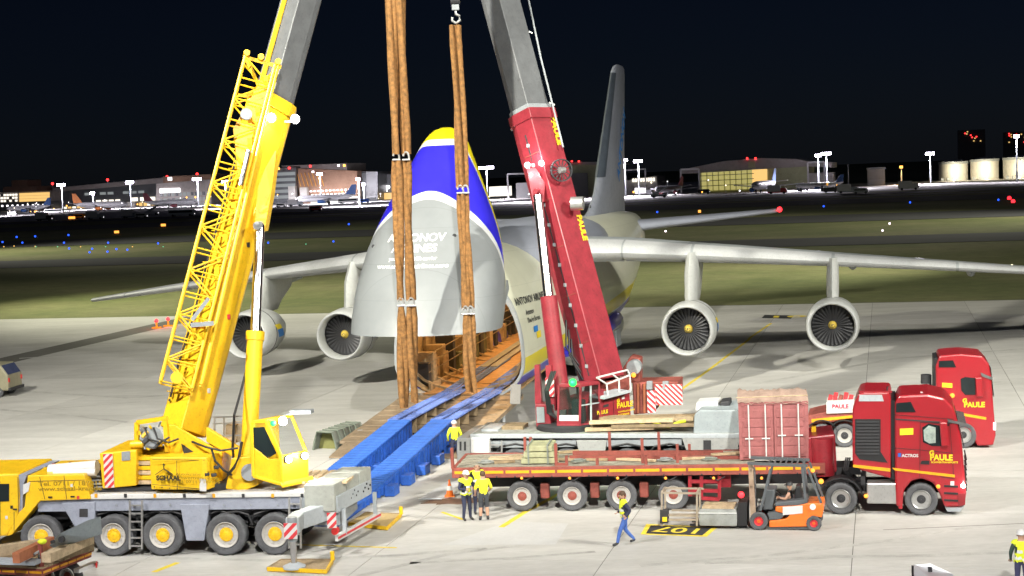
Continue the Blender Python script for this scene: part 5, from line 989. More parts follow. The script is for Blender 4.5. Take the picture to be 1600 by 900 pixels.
sside('number_plate', [(977, 649), (983, 648), (983, 655), (977, 656)], -.02, 0, white, 0)
# cab: glazed box, front face turned to the left of the picture
fa, fb = Q(906, 668), Q(938, 661); fl = FR.loc(W0.gz(872, 667, 2.15)); fdir = (fl - fa); fdir.z = 0
zt = 3.75; up = V3((0, 0, 1)); base = [V3((p.x, p.y, 2.2)) for p in (fl, fa, fb, fl + (fb - fa))]; topc = [V3((p.x, p.y, zt)) + (fb - fa) * (.18 if i in (0, 1) else 0) * .6 for i, p in enumerate(base)]
cf = MB()
for i in range(4): j = (i + 1) % 4; cf.bar(base[i], base[j], .09).bar(topc[i], topc[j], .1).bar(base[i], topc[i], .09)
cf.prism([base[0], base[1], base[2], base[3]], up * .06); cf.prism(topc, up * .08); rcab = cf.build('operator_cab', redcrane, rc, bevel=.01)
mid = lambda i, t: base[i].lerp(topc[i], t)
MB().prism([base[0] - (fb - fa) * .02, base[1] - (fb - fa) * .02, mid(1, .26) - (fb - fa) * .02, mid(0, .26) - (fb - fa) * .02], (fb - fa).normalized() * .06).build('cab_apron', white, rcab); MB().prism([base[0] - (fb - fa) * .03, base[1] - (fb - fa) * .03, mid(1, .12) - (fb - fa) * .03, mid(0, .12) - (fb - fa) * .03], (fb - fa).normalized() * .06).build('cab_sill', redcrane, rcab)
glasspane('windscreen', [mid(0, .26), mid(1, .26), topc[1], topc[0]], rcab, M('tinted cab glass', (.02, .035, .032), .08, var=.05, alpha=.55)); glasspane('side_window', [base[1], base[2], topc[2], topc[1]], rcab, glass_t)
MB().cbox((base[0] + base[2]) / 2 + V3((0, 0, .5)), (.5, .5, .9)).build('operator_seat', dark, rcab, bevel=.06); MB().bar(mid(1, .5), mid(2, .5), .05).bar(base[1].lerp(base[2], .55), topc[1].lerp(topc[2], .55), .07).build('door_frame', lgrey, rcab)
c = Q(895, 598, -.2); MB().sphere(c, .15, 12, 8).build('green_beacon', lamp_g, rc, True); plight('green_beacon_light', c + V3((0, -.3, .1)), 45, (.05, 1, .35), .1, rc)
sside('cab_rear_panel', [(938, 660), (938, 622), (927, 610), (944, 607), (944, 658)], .02, .1, redcrane)
cg = MB(); 
for (a, b) in (((932, 590), (980, 578)), ((932, 590), (948, 600)), ((980, 578), (984, 586)), ((948, 600), (984, 586)), ((948, 600), (950, 618)), ((984, 586), (986, 610)), ((950, 618), (986, 610)), ((956, 584), (967, 593)), ((967, 593), (968, 613))): cg.bar(Q(a[0], a[1], -.05), Q(b[0], b[1], -.05), .06)
cg.build('walkway_rail', white, rc); sside('walkway', [(944, 620), (986, 610), (986, 613), (944, 624)], -.3, .6, lgrey, 0)
# hydraulic block left of the ram
MB().prism([Wr(836, 632, 61.8), Wr(856, 632, 61.8), Wr(862, 668, 61.8), Wr(838, 667, 61.8)], (0, .9, 0)).build('hydraulic_block', redcrane, rc, bevel=.03); MB().prism([Wr(838, 636, 61.76), Wr(850, 636, 61.76), Wr(851, 660, 61.76), Wr(839, 661, 61.76)], (0, .05, 0)).build('cooler_panel', mgrey, rc)
MB().prism([Wr(835, 571, 62.2), Wr(842, 570, 62.2), Wr(846, 632, 62.2), Wr(836, 632, 62.2)], (0, .3, 0)).prism([Wr(852, 572, 62.2), Wr(861, 570, 62.2), Wr(866, 632, 62.2), Wr(856, 632, 62.2)], (0, .3, 0)).build('support_post', redcrane, rc)
stripes('warning_board', rc, Wr(853, 620, 62.15), (1, 0, 0), (0, 0, 1), .35, .75, 4, white, stripe_r)
for k in range(3): MB().tube([Wr(862 + k * 3, 580, 61.9), Wr(852 + k * 2, 610, 61.7), Wr(856 + k * 3, 645, 61.7), Wr(872, 655, 61.7)], .045, 6).build('hydraulic_hose', black, rc)
# boom
bA, bB = Wr(936, 596, 63.6), Wr(826, 182, 66.0); bd = (bB - bA).normalized(); bm_, d_, a_, b_ = boom_section('boom_base_section', bA, bB, 1.45, 1.55, redcrane, rc)
boom_section('boom_head_collar', bB - bd * .35, bB + bd * .1, 1.58, 1.7, redcrane, rc, .02); boom_section('boom_collar_ring', bB + bd * .1, bB + bd * .3, 1.4, 1.5, mgrey, rc, .02)
boom_section('telescope_section', bB - bd * .3, bB + bd * 9, 1.24, 1.36, boomgrey, rc); boom_section('telescope_section', bB + bd * 9.02, bB + bd * 18, 1.1, 1.22, boomgrey, rc); boom_section('telescope_section', bB + bd * 18.02, bB + bd * 26, .98, 1.1, boomgrey, rc)
sidev = a_ if a_.x > 0 else -a_
MB().bar(bB + bd * .3 + sidev * .64, bB + bd * 6 + sidev * .64, .03, .22, sidev.cross(bd)).build('boom_rail', redcrane, rc)
for k, (t, sz) in enumerate(((9.2, .44), (5.2, .38))):
    c = bA + bd * t + b_ * .79 + sidev * .42; text('boom_lettering', 'PAULE', sz, yp, rc, c + bd * (1.9 if k == 0 else 1.6), xdir=-bd, ydir=b_.cross(-bd), bold=.05)
MB().tube([bA + bd * (k * .6 + .4) - b_ * .2 + V3((.0, -.82, 0)) + V3((0, .02 * math.sin(k * 2.2), 0)) for k in range(18)], .05, 6).build('boom_cable', dark, rc)
for k in range(12): c = bA + bd * (k * .85 + .8) - b_ * .2 + V3((0, -.84, 0)); MB().cbox(c, (.14, .1, .14)).build('cable_clip', mgrey, rc)
c = Wr(877, 266, 64.4); rd = MB(); rd.lathe([(-.08, .42), (-.08, .46), (.08, .46), (.08, .42)], c, (.5, -.85, 0), 28)
for k in range(14): t = k * math.pi / 7; q = V3((math.cos(t) * .85, math.cos(t) * .5, math.sin(t))); rd.bar(c, c + q * .42, .035)
rd.build('cable_reel', dark, rc); MB().cyl(c + V3((-.05, -.12, 0)), c + V3((.1, .1, 0)), .13, n=14).build('reel_hub', alu, rc)
c = Wr(902, 318, 64.2); MB().cyl(c - V3((.25, 0, 0)), c + V3((.25, 0, 0)), .28, n=18).build('rope_sheave', alu, rc, True)
for k in range(5): c = bA + bd * (1.6 + k * 2.0); a0 = c - sidev * .74; MB().bar(c - sidev * .735 + b_ * .7, c - sidev * .735 - b_ * .1, .02, .03).build('boom_weld', reddull, rc)
for k in range(3): MB().tube([bA + bd * (.2 + k * .3) - sidev * .8 - b_ * .1, bA + bd * (1.0 + k * .3) - sidev * (1.0 + .08 * k) - b_ * .2, bA + bd * (1.9 + k * .4) - sidev * .8 - b_ * .15], .04, 6).build('hydraulic_hose', black, rc)
# rope along the boom
MB().tube([Wr(880, 230, 65.2), Wr(862, 158, 65.8), Wr(845, 90, 66.4), Wr(826, 0, 67.2), Wr(800, -130, 68.4)], .04, 6).build('hoist_rope', mgrey, rc)
for (x, y, Y) in ((823, 48, 66.8), (858, 160, 65.8)): MB().bar(Wr(x, y, Y), Wr(x + 9, y + 4, Y), .06).build('rope_guide', alu, rc)
# luffing ram
r0, r1, r2 = Wr(880, 640, 62.3), Wr(857, 463, 62.9), Wr(840, 306, 64.2); MB().cyl(r0, r1, .34, n=24).build('luffing_cylinder', redcrane, rc, True); MB().cyl(r1, r2, .2, n=24).build('luffing_rod', chrome, rc, True)
MB().prism([Wr(833, 316, 64), Wr(849, 316, 64), Wr(853, 275, 64.6), Wr(848, 262, 64.8), Wr(822, 262, 64.8)], (0, .5, 0)).build('ram_bracket', redcrane, rc, bevel=.03); MB().cyl(r2 + V3((0, -.4, .2)), r2 + V3((0, .4, .2)), .1, n=12).build('ram_pin', redcrane, rc)
for x, y in ((824, 258), (846, 255)): c = Wr(x, y, 64.0); hl = MB().lathe([(0, .14), (.08, .12), (.2, .05)], c, (0, 1, .2), 12).build('boom_lamp', dark, rc); MB().sphere(c, .1, 10, 6).build('lamp_glass', lamp_w, hl, True)
for x, y in ((830, 246), (845, 243)): plight('boom_lamp_light', Wr(x, y, 64.2), 60, (1, .96, .95), .06, rc)
# counterweight
cwm = M('counterweight rust red', (.36, .11, .05), .7, var=.25)
MB().prism([Wr(988, 598, 64.5), Wr(1060, 596, 64.5), Wr(1060, 626, 64.5), Wr(1022, 630, 64.5), Wr(1022, 645, 64.5), Wr(990, 648, 64.5)], (0, 1.6, 0)).build('counterweight', reddull, rc, bevel=.04)
for k in range(5): MB().prism([Wr(990 + k * 5, 600, 64.4), Wr(993.5 + k * 5, 600, 64.4), Wr(994 + k * 5, 646, 64.4), Wr(990.5 + k * 5, 646, 64.4)], (0, .09, 0)).build('counterweight_slab', cwm if k % 2 else reddull, rc)
stripes('warning_board', rc, Wr(1012, 645, 64.3), (1, 0, 0), (0, 0, 1), .34, .92, 5, white, stripe_r, slope=-1); stripes('warning_board', rc, Wr(1024, 633, 64.3), (1, 0, 0), (0, 0, 1), 1.12, .85, 9, white, stripe_r, slope=-1)
for x in (1010, 1035): MB().prism([Wr(x, 596, 64.2), Wr(x + 9, 596, 64.2), Wr(x + 9, 609, 64.2), Wr(x, 609, 64.2)], (0, .2, 0)).build('lifting_eye', mgrey, rc, bevel=.02)
MB().prism([Wr(985, 556, 65), Wr(1000, 560, 65), Wr(1000, 600, 65), Wr(960, 596, 65)], (0, .8, 0)).build('winch_housing', reddull, rc, bevel=.04); c = Wr(990, 574, 64.6); MB().cyl(c, c + V3((0, .5, 0)), .3, n=18).build('winch_drum', mgrey, rc); MB().sphere(Wr(990, 586, 64.3), .1).build('amber_beacon', lamp_o, rc)

# ================================================================ hoisting slings with shackles, and a hook block
def sling_set(name, lab, legs, Y, joints, grp):
    top = W0.px(legs[0][0], -60, Y); t = thing(name, lab, 'sling', (top.x, Y, 0), group=grp); o0 = V3((top.x, Y, 0))
    for li, (xa, xb, ya, yb, wd) in enumerate(legs):
        js = [ya] + [j for j in joints if ya < j < yb] + [yb]
        for a, b in zip(js, js[1:]):
            pts = []; rs = []
            for k in range(9):
                f = k / 8; y = a + 5 + (b - a - 10) * f; x = xa + (xb - xa) * (y - ya) / (yb - ya); p = W0.px(x, y, Y + li * .07) - o0
                p += V3((.012 * math.sin(f * 5 + li * 2), .01 * math.cos(f * 4 + li), 0)); pts.append(p); rs.append(wd * (.78 if k in (0, 8) else 1 + .06 * math.sin(f * 13 + li)))
            for q in (-1, 1):   # each strand is two soft round slings side by side
                MB().tube([p + V3((q * wd * .45 * math.cos(i * .33 + li + a * .01), q * (.05 + wd * .35 * math.sin(i * .33 + li + a * .01)), 0)) for i, p in enumerate(pts)], [r * .6 for r in rs], 10).build('sling_strand', sling, t, True)
    for j in joints:
        for (xa, xb, ya, yb, wd) in legs:
            if not ya < j < yb: continue
            x = xa + (xb - xa) * (j - ya) / (yb - ya); c = W0.px(x, j, Y - .12) - o0
            sh = MB().tube([c + V3((math.cos(q) * .13, 0, math.sin(q) * .24)) for q in [k * math.pi / 7 - .25 for k in range(8)]], .045, 7).cyl(c + V3((-.17, 0, -.1)), c + V3((.17, 0, -.1)), .045, n=8).build('shackle', alu, t, True)
    return t
sling_set('hoisting_sling', 'left hand bundle of long brown hoisting slings with steel shackles', [(609, 632, -60, 642, .26), (624, 648, -60, 634, .25)], 69.3, (246, 474), 'brown hoisting slings hanging before the visor')
sling_set('hoisting_sling', 'right hand bundle of brown hoisting slings under the hook block', [(708, 733, 34, 617, .2), (716, 741, 34, 619, .2)], 69.5, (298, 487), 'brown hoisting slings hanging before the visor')
c = W0.px(712, 18, 69.5); t = thing('hook_block', 'steel hook block above the right hand slings', 'hook block', (c.x, c.y, c.z))
MB().box(-.16, .16, -.12, .12, .05, .75).build('cheek_plates', mgrey, t, bevel=.03); MB().cyl((-.2, 0, .5), (.2, 0, .5), .24, n=18).build('sheave', dark, t, True); MB().tube([(0, 0, .1), (0, 0, -.1), (.16, 0, -.2), (.18, 0, -.38), (0, 0, -.5), (-.17, 0, -.38), (-.15, 0, -.24)], .06, 8).build('hook', alu, t, True)
for q in (-.12, .12): MB().cyl((q, 0, .5), (q, 0, 14), .02, n=6).build('hoist_rope', mgrey, t)
# ================================================================ red flatbed trailer
FT = Frame(2.75, 55.62, -8)
tr = FT.root('flatbed_trailer', 'long red flatbed trailer with amber stripe and steel stakes', 'trailer')
P = FT.px
xl, xr = P(706, 740, -.25).x, P(1290, 745, -.25).x
zt = P(900, 729, -.25).z; zb = P(900, 745, -.25).z
MB().box(xl, xr, -.25, -.12, zb, zt).build('side_beam', reddull, tr, bevel=.02); MB().box(xl, xr, 2.6, 2.73, zb, zt).build('side_beam', reddull, tr); MB().box(xl, xl + .12, -.12, 2.6, zb, zt).build('end_beam', reddull, tr)
n = 14
for k in range(n): a = xl + .1 + k * (xr - xl - .2) / n; MB().box(a, a + (xr - xl) / n - .1, -.262, -.25, (zt + zb) / 2 - .03, (zt + zb) / 2 + .07).build('reflector_strip', stripe_y, tr)
for k in range(10): y = -.1 + k * .27; MB().box(xl + .1, P(1180, 740, 0).x, y, y + .25, zt - .07, zt - .02 + .01 * (k % 3)).build('deck_plank', M('grey deck timber', (.27, .25, .2), .85, var=.3, scale=4, grime=.4, bump=.3, rnd=.15), tr)
MB().box(xl + .6, xr, .7, 1.0, .75, zb + .1).box(xl + .6, xr, 1.5, 1.8, .75, zb + .1).build('chassis_rails', dark, tr)
for x in (817, 895, 972, 1053):
    X = P(x, 797, 0).x; wheel(tr, (X, .05, .55), .55, .34, rimwhite, reddull, 'tr', ri=.6, hr=.5); wheel(tr, (X, 2.45, .55), .55, .34, rimwhite, reddull, 'tr', True, ri=.6, hr=.5); MB().cyl((X, .2, .55), (X, 2.3, .55), .1, n=8).build('axle', dark, tr)
    MB().box(X + .62, X + .95, .2, .5, .4, .95).build('air_tank', reddull, tr, bevel=.05)
for k in range(7): c = P(740 + k * 75, 747, -.26); MB().sphere(c, .05, 8, 5).build('side_marker_lamp', lamp_o, tr)
for (x, y0, y1, yl) in ((706, 700, 745, -.2), (820, 683, 712, 2.6), (829, 683, 712, 2.6), (868, 693, 727, .1), (885, 712, 728, .1), (933, 716, 730, .1), (1003, 685, 727, .3), (1009, 711, 727, .1), (1058, 694, 727, .3), (1029, 675, 720, 2.6), (952, 675, 720, 2.6), (1077, 694, 715, 2.6)):
    a, b = P(x, y0, yl), P(x, y1, yl); MB().bar((a.x, yl, zt - .02), (a.x, yl, a.z), .14, .1).build('stake', reddull, tr)
MB().bar(P(870, 726, .1), P(885, 726, .1), .12).build('stake_brace', reddull, tr)
for a, b, yl in (((890, 716), (1165, 717), .9), ((895, 709), (1130, 708), 1.8)): MB().bar(P(a[0], a[1], yl), P(b[0], b[1], yl), .16, .2).build('steel_profile', reddull, tr)
lp = MB(); 
for (a, b) in (((1078, 743), (1078, 775)), ((1096, 743), (1096, 778)), ((1124, 743), (1124, 780)), ((1078, 752), (1124, 752)), ((1078, 766), (1124, 767)), ((1096, 778), (1124, 780))): lp.bar(P(a[0], a[1], -.1), P(b[0], b[1], -.1), .12)
lp.build('side_ladder_frame', red, tr); MB().box(P(1126, 745, .2).x, P(1142, 745, .2).x, .1, .8, .75, zb).build('tool_box', red, tr, bevel=.02)
MB().box(P(1290, 740, .6).x, P(1345, 740, .6).x, .6, 1.9, 1.05, zb + .05).build('coupling_plate', dark, tr)
MB().side(FT, [(1262, 683), (1305, 678), (1308, 738), (1262, 745)], .3, 2.3).build('gooseneck_box', red, tr, bevel=.06)
MB().cyl(P(1285, 684, .25), P(1287, 742, .25), .38, n=20).build('gooseneck_cylinder', red, tr, True)
for k in range(3): MB().side(FT, [(1268 + k * 9, 738), (1274 + k * 9, 737), (1270 + k * 9, 744), (1264 + k * 9, 745)], .2, .25).build('hazard_mark', white, tr)
MB().side(FT, [(1268, 668), (1275, 666), (1275, 682), (1268, 684)], 1.2, 1.4).build('yellow_valve', yellow, tr)
rr4 = random.Random(4)
for k in range(12):
    x = 730 + rr4.random() * 420; a = P(x, 724, .4 + rr4.random() * 1.8); L = rr4.uniform(.5, 1.6); th_ = rr4.uniform(-.4, .4); MB().bar((a.x, a.y, zt + .05), (a.x + L * math.cos(th_), a.y + L * math.sin(th_), zt + .06), rr4.uniform(.1, .2), .08).build('loose_plank', rr4.choice([wood, woodpale]), tr)
for x, y in ((760, 721), (905, 722), (1040, 722), (1110, 720)):
    c = P(x, y, .5); MB().tube([c + V3((.35 * math.cos(q * 1.1) * (1 - q * .05), .2 * math.sin(q * 1.1), zt + .03 - c.z + .01 * q)) for q in range(12)], .025, 5).build('lashing_strap', rr4.choice([canvas, canvasg, canvas]), tr)
for k in range(6): a = P(735 + k * 75, 745, -.2); MB().tube([a, a + V3((.25, .02, -.14)), a + V3((.5, .0, 0))], .02, 5).build('lashing_chain', dark, tr)
for k in range(20): a = xl + .3 + k * (xr - xl - .6) / 19; MB().cbox((a, -.256, zb + .03), (.05, .02, .05)).build('lashing_ring', dark, tr)
# wrapped timber bundle
c0 = P(842, 726, .4); t = FT.root('timber_bundle', 'strapped bundle of pale timber on the flatbed trailer', 'timber bundle', None, (c0.x, .9, zt))
for j in range(3):
    for k in range(5): MB().box(-.62 + j * .1, .62 - j * .05, -.65 + k * .26, -.42 + k * .26, .03 + j * .22, .22 + j * .22).build('timber_plank', M('pressure treated timber', (.33, .33, .2), .8, var=.25, rnd=.2), t, bevel=.015)
for x in (-.35, .35): MB().box(x - .03, x + .03, -.68, .66, 0, .7).build('strap', canvasg, t)
# red box container with tarpaulin roof
a, b = P(1157, 724, .35), P(1264, 724, .35); cz = P(1160, 630, .35).z; ct = FT.root('shipping_container', 'small faded red container with white door bars on the trailer', 'container', None, ((a.x + b.x) / 2, 1.6, zt + .01))
cw_, chh = (b.x - a.x) / 2, cz - zt; cm = M('faded container red', (.33, .11, .11), .65, var=.15, grime=.35)
MB().box(-cw_, cw_, -1.22, 1.25, .04, chh).build('shell', cm, ct); y0 = -1.25
for k in range(22): x = -cw_ + .08 + k * (2 * cw_ - .16) / 21; MB().box(cw_, cw_ + .03, -1.15 + k * .11, -1.1 + k * .11, .12, chh - .1).build('side_corrugation', cm, ct)
for s in (-1, 1):
    d = MB().box(min(s * .02, s * (cw_ - .1)), max(s * .02, s * (cw_ - .1)), y0 - .03, y0 + .02, .14, chh - .1).build('door', cm, ct, bevel=.01)
    for q in range(5): z = .2 + q * (chh - .4) / 5; MB().box(min(s * .1, s * (cw_ - .16)), max(s * .1, s * (cw_ - .16)), y0 - .05, y0 - .03, z, z + .28).build('door_panel', cm, d, bevel=.015)
    for x in (.28, .86): MB().cyl((s * x, y0 - .08, .1), (s * x, y0 - .08, chh - .06), .025, n=8).build('lock_bar', white, d); MB().bar((s * x - .14, y0 - .1, .85 + .05 * s), (s * x + .14, y0 - .1, .85 + .05 * s), .04).build('lock_handle', white, d)
    for q in range(4): MB().box(s * (cw_ - .14) - .05, s * (cw_ - .14) + .05, y0 - .06, y0 - .03, .3 + q * .55, .42 + q * .55).build('hinge', cm, d)
    MB().box(s * (cw_ - .04) - .06, s * (cw_ - .04) + .06, y0 - .04, y0 + .06, .04, chh).build('corner_post', cm, ct)
MB().box(-cw_, cw_, y0 - .04, y0 + .05, chh - .08, chh + .02).build('top_rail', cm, ct)
tp = MB(); NX, NY = 26, 8; rr = random.Random(11); hgt = [[chh + .05 + .07 * math.sin(i * .9) * .5 + .1 * rr.random() + .12 * math.sin(j / NY * math.pi) for j in range(NY + 1)] for i in range(NX + 1)]
tp.add([(-cw_ - .04 + i * (2 * cw_ + .08) / NX, -1.32 + j * 2.62 / NY, hgt[i][j] - (.12 if j in (0, NY) else 0)) for i in range(NX + 1) for j in range(NY + 1)], [(i * (NY + 1) + j, (i + 1) * (NY + 1) + j, (i + 1) * (NY + 1) + j + 1, i * (NY + 1) + j + 1) for i in range(NX) for j in range(NY)]); tp.build('roof_tarpaulin', M('brown tarpaulin', (.36, .25, .2), .85, var=.2, bump=.2), ct, True)
MB().cyl(P(1150, 622, .2) - V3(((a.x + b.x) / 2, 1.6, zt)), P(1262, 618, .2) - V3(((a.x + b.x) / 2, 1.6, zt)), .02, n=6).build('tarpaulin_rope', woodpale, ct)

# ================================================================ heavy haulage tractors
def tractor(fr, label, near, wheels_px, sc=None):
    pass
F1 = Frame(12.2, 53.25, -14); P = F1.px
t1 = F1.root('heavy_tractor', 'red heavy haulage tractor coupled to the flatbed trailer in front', 'truck', 'red heavy tractors')
cabm = M('tractor red paint', (.32, .012, .02), .32, coat=.5, var=.05, grime=.12)
MB().side(F1, [(1332, 640), (1336, 627), (1341, 616), (1350, 613), (1389, 613), (1392, 622), (1392, 748), (1345, 735), (1332, 726)], -.15, 2.35).build('cooling_tower', cabm, t1, bevel=.06)
gr = MB().side(F1, [(1336, 655), (1376, 655), (1376, 706), (1387, 723), (1343, 718), (1336, 708)], -.17, -.15).build('grille', black, t1)
for k in range(11): a, b = P(1338, 659 + k * 5, -.185), P(1374, 659 + k * 5, -.185); MB().bar(a, b, .03, .06).build('louvre', dark, gr)
MB().side(F1, [(1343, 617), (1378, 617), (1381, 627), (1342, 627)], -.165, -.15).build('tower_window', lgrey, t1)
MB().bar(P(1342, 612, .1), P(1394, 612, .1), .06).bar(P(1389, 612, .1), P(1389, 605, .1), .06).build('tower_rail', red, t1); MB().cyl(P(1387, 612, .3), P(1387, 604, .3), .04).build('antenna', dark, t1)
MB().side(F1, [(1391, 626), (1398, 626), (1398, 750), (1391, 750)], 0, 2.3).build('cab_gap', black, t1)
cab = MB().side(F1, [(1398, 630), (1404, 618), (1450, 616), (1476, 622), (1490, 637), (1496, 657), (1503, 690), (1507, 735), (1510, 772), (1507, 792), (1476, 793), (1468, 772), (1458, 755), (1440, 748), (1424, 752), (1413, 766), (1409, 792), (1400, 792), (1398, 750)], -.15, 2.4).build('cab', cabm, t1, bevel=.08)
MB().side(F1, [(1400, 630), (1423, 628), (1431, 644), (1400, 644)], -.17, -.15).build('roof_window', glass, cab); MB().side(F1, [(1441, 668), (1451, 662), (1468, 665), (1477, 697), (1456, 697), (1442, 691)], -.17, -.15).build('side_window', glass, cab)
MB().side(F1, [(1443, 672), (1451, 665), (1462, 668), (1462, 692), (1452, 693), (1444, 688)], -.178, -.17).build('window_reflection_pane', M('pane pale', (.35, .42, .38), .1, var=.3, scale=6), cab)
MB().side(F1, [(1468, 660), (1480, 660), (1482, 697), (1471, 698)], -.45, -.25).build('mirror', cabm, cab, bevel=.04); MB().bar(P(1475, 664, -.3), P(1488, 664, .0), .05).build('mirror_arm', black, cab)
for pts, y0 in (([(1394, 731), (1492, 742), (1492, 746), (1398, 735)], -.175), ([(1333, 726), (1391, 732), (1391, 737), (1333, 730)], -.175)): MB().side(F1, pts, y0, -.15).build('amber_stripe', stripe_y, t1)
# windscreen and visor on the right end
fx = P(1500, 690, -.1); ws = [P(1492, 650, -.02) + V3((.03, 0, 0)), P(1504, 698, -.02) + V3((.03, 0, 0))]
MB().prism([ws[0], ws[1], ws[1] + V3((0, 2.3, 0)), ws[0] + V3((0, 2.3, 0))], (.03, 0, .01)).build('windscreen', glass, cab); MB().prism([P(1480, 655, -.2), P(1510, 662, -.2), P(1510, 665, -.2), P(1482, 660, -.2)], (0, 2.5, 0)).build('sun_visor', M('smoked visor', (.12, .12, .12), .2), cab)
for k in range(7): a = P(1507, 718 + k * 8, .3); MB().bar(a + V3((.06, 0, 0)), a + V3((.06, 1.7, 0)), .04, .05).build('front_grille_bar', black, cab)
MB().side(F1, [(1396, 705), (1396, 748), (1394, 748), (1394, 705)], -.16, -.15).build('door_gap', black, cab); MB().side(F1, [(1440, 720), (1452, 720), (1452, 726), (1438, 725)], -.18, -.15).build('door_handle', black, cab)
MB().side(F1, [(1399, 654), (1487, 660), (1487, 662), (1399, 656)], -.165, -.15).build('roof_seam', dark, cab)
def cseam(x0, y0, x1, y1): MB().bar(P(x0, y0, -.155), P(x1, y1, -.155), .014, .02, (0, 1, 0)).build('panel_seam', black, cab)
for q in ((1438, 660, 1437, 745), (1484, 662, 1490, 742), (1438, 660, 1484, 662), (1398, 700, 1437, 703), (1437, 703, 1489, 708), (1470, 745, 1492, 748), (1398, 648, 1490, 655)): cseam(*q)
for k in range(3): MB().side(F1, [(1475, 758 + k * 11), (1497, 759 + k * 11), (1497, 762 + k * 11), (1475, 761 + k * 11)], -.17, -.15).build('cab_step', black, cab)
MB().side(F1, [(1496, 772), (1509, 770), (1508, 789), (1497, 791)], -.17, -.15).build('bumper_corner', M('bumper red dark', (.2, .01, .015), .5), cab, bevel=.02)
for k in range(4): MB().cyl(P(1440 + k * 9, 614 + k * 3, .3), P(1440 + k * 9, 614 + k * 3, 2.0), .05, n=8).build('roof_bar', alu, cab)
for k in range(2): MB().cyl(P(1446 + k * 20, 617 + k * 6, .0), P(1448 + k * 20, 624 + k * 6, .0), .07, n=10).build('air_horn', alu, cab)
yp = M('sign yellow', (.85, .6, .02), .5)
text('cab_lettering', 'PAULE', .27, yp, t1, P(1453, 719, -.165), bold=.04, stretch=.95); text('cab_lettering', 'SCHWERTRANSPORTE', .085, yp, t1, P(1455, 723.5, -.165), bold=.02); text('cab_emblem', 'G', .22, yp, t1, P(1452, 711, -.165), bold=.05)
MB().side(F1, [(1406, 670), (1427, 669), (1427, 679), (1406, 680)], -.165, -.15).build('company_plate', yp, t1); text('cab_lettering', 'ACTROS', .14, white, t1, P(1409, 714, -.165), bold=.03); MB().side(F1, [(1403, 708), (1408, 708), (1408, 714), (1403, 714)], -.165, -.15).build('badge', bluep, t1)
MB().side(F1, [(1485, 752), (1491, 752), (1491, 759), (1485, 759)], -.165, -.15).build('warning_sticker', white, t1)
MB().box(P(1275, 760, .8).x, P(1500, 770, .8).x, .75, 1.0, .62, .95).box(P(1275, 760, .8).x, P(1500, 770, .8).x, 1.5, 1.75, .62, .95).build('chassis_rails', dark, t1)
for x, st in ((1315, 0), (1440, 0)):
    X = P(x, 804, 0).x; wheel(t1, (X, .0, .55), .55, .34, alu, dark, 't1', ri=.6, hr=.45); wheel(t1, (X, 2.3, .55), .55, .34, alu, dark, 't1', True, ri=.6, hr=.45); MB().cyl((X, .2, .55), (X, 2.2, .55), .1, n=8).build('axle', dark, t1)
X = P(1262, 800, 1).x
fd = MB(); rings = []
Xr = P(1315, 804, 0).x
for k in range(11): q = math.pi * (-.05 + 1.1 * k / 10); rings.append([V3((Xr - math.cos(q) * .72, y, .55 + math.sin(q) * .7 + dz)) for y, dz in ((-.2, 0), (.4, 0), (.4, .04), (-.2, .04))])
fd.loft(rings).build('rear_fender', black, t1); MB().side(F1, [(1354, 755), (1402, 755), (1402, 788), (1354, 787)], -.1, .6).build('fuel_tank', alu, t1, bevel=.05)
for k in range(9): MB().side(F1, [(1356 + k * 5, 757), (1358.5 + k * 5, 757), (1358.5 + k * 5, 786), (1356 + k * 5, 786)], -.12, -.1).build('tank_rib', alu, t1)
MB().side(F1, [(1402, 765), (1412, 758), (1410, 795), (1404, 795)], -.12, .4).build('step_panel', cabm, t1); MB().side(F1, [(1476, 792), (1507, 792), (1500, 800), (1480, 800)], -.05, 2.3).build('front_skirt', lgrey, t1, bevel=.03)
MB().box(P(1345, 745, .5).x, P(1352, 745, .5).x, .3, 2.0, .95, 1.25).build('chassis_box', dark, t1); MB().cyl(P(1300, 752, 1.15) - V3((0, 0, .1)), P(1300, 752, 1.15), .5, n=20).build('fifth_wheel', dark, t1)
for x, y, m_, r in ((1353, 775, lamp_o, .07), (1466, 760, lamp_o, .07), (1283, 752, lamp_o, .09), (1505, 759, lamp_w, .07)): MB().sphere(P(x, y, -.15), r, 10, 6).build('marker_lamp' if m_ is lamp_o else 'headlight', m_, t1, True)
plight('headlight_light', P(1516, 760, -.4), 14, (1, .96, .9), .08, t1)
for k in range(3): MB().tube([P(1322 + k * 3, 715, .9), P(1318 + k * 3, 735, .6), P(1328 + k * 3, 748, .7), P(1334, 742, .9)], .03, 6).build('air_hose', black, t1)

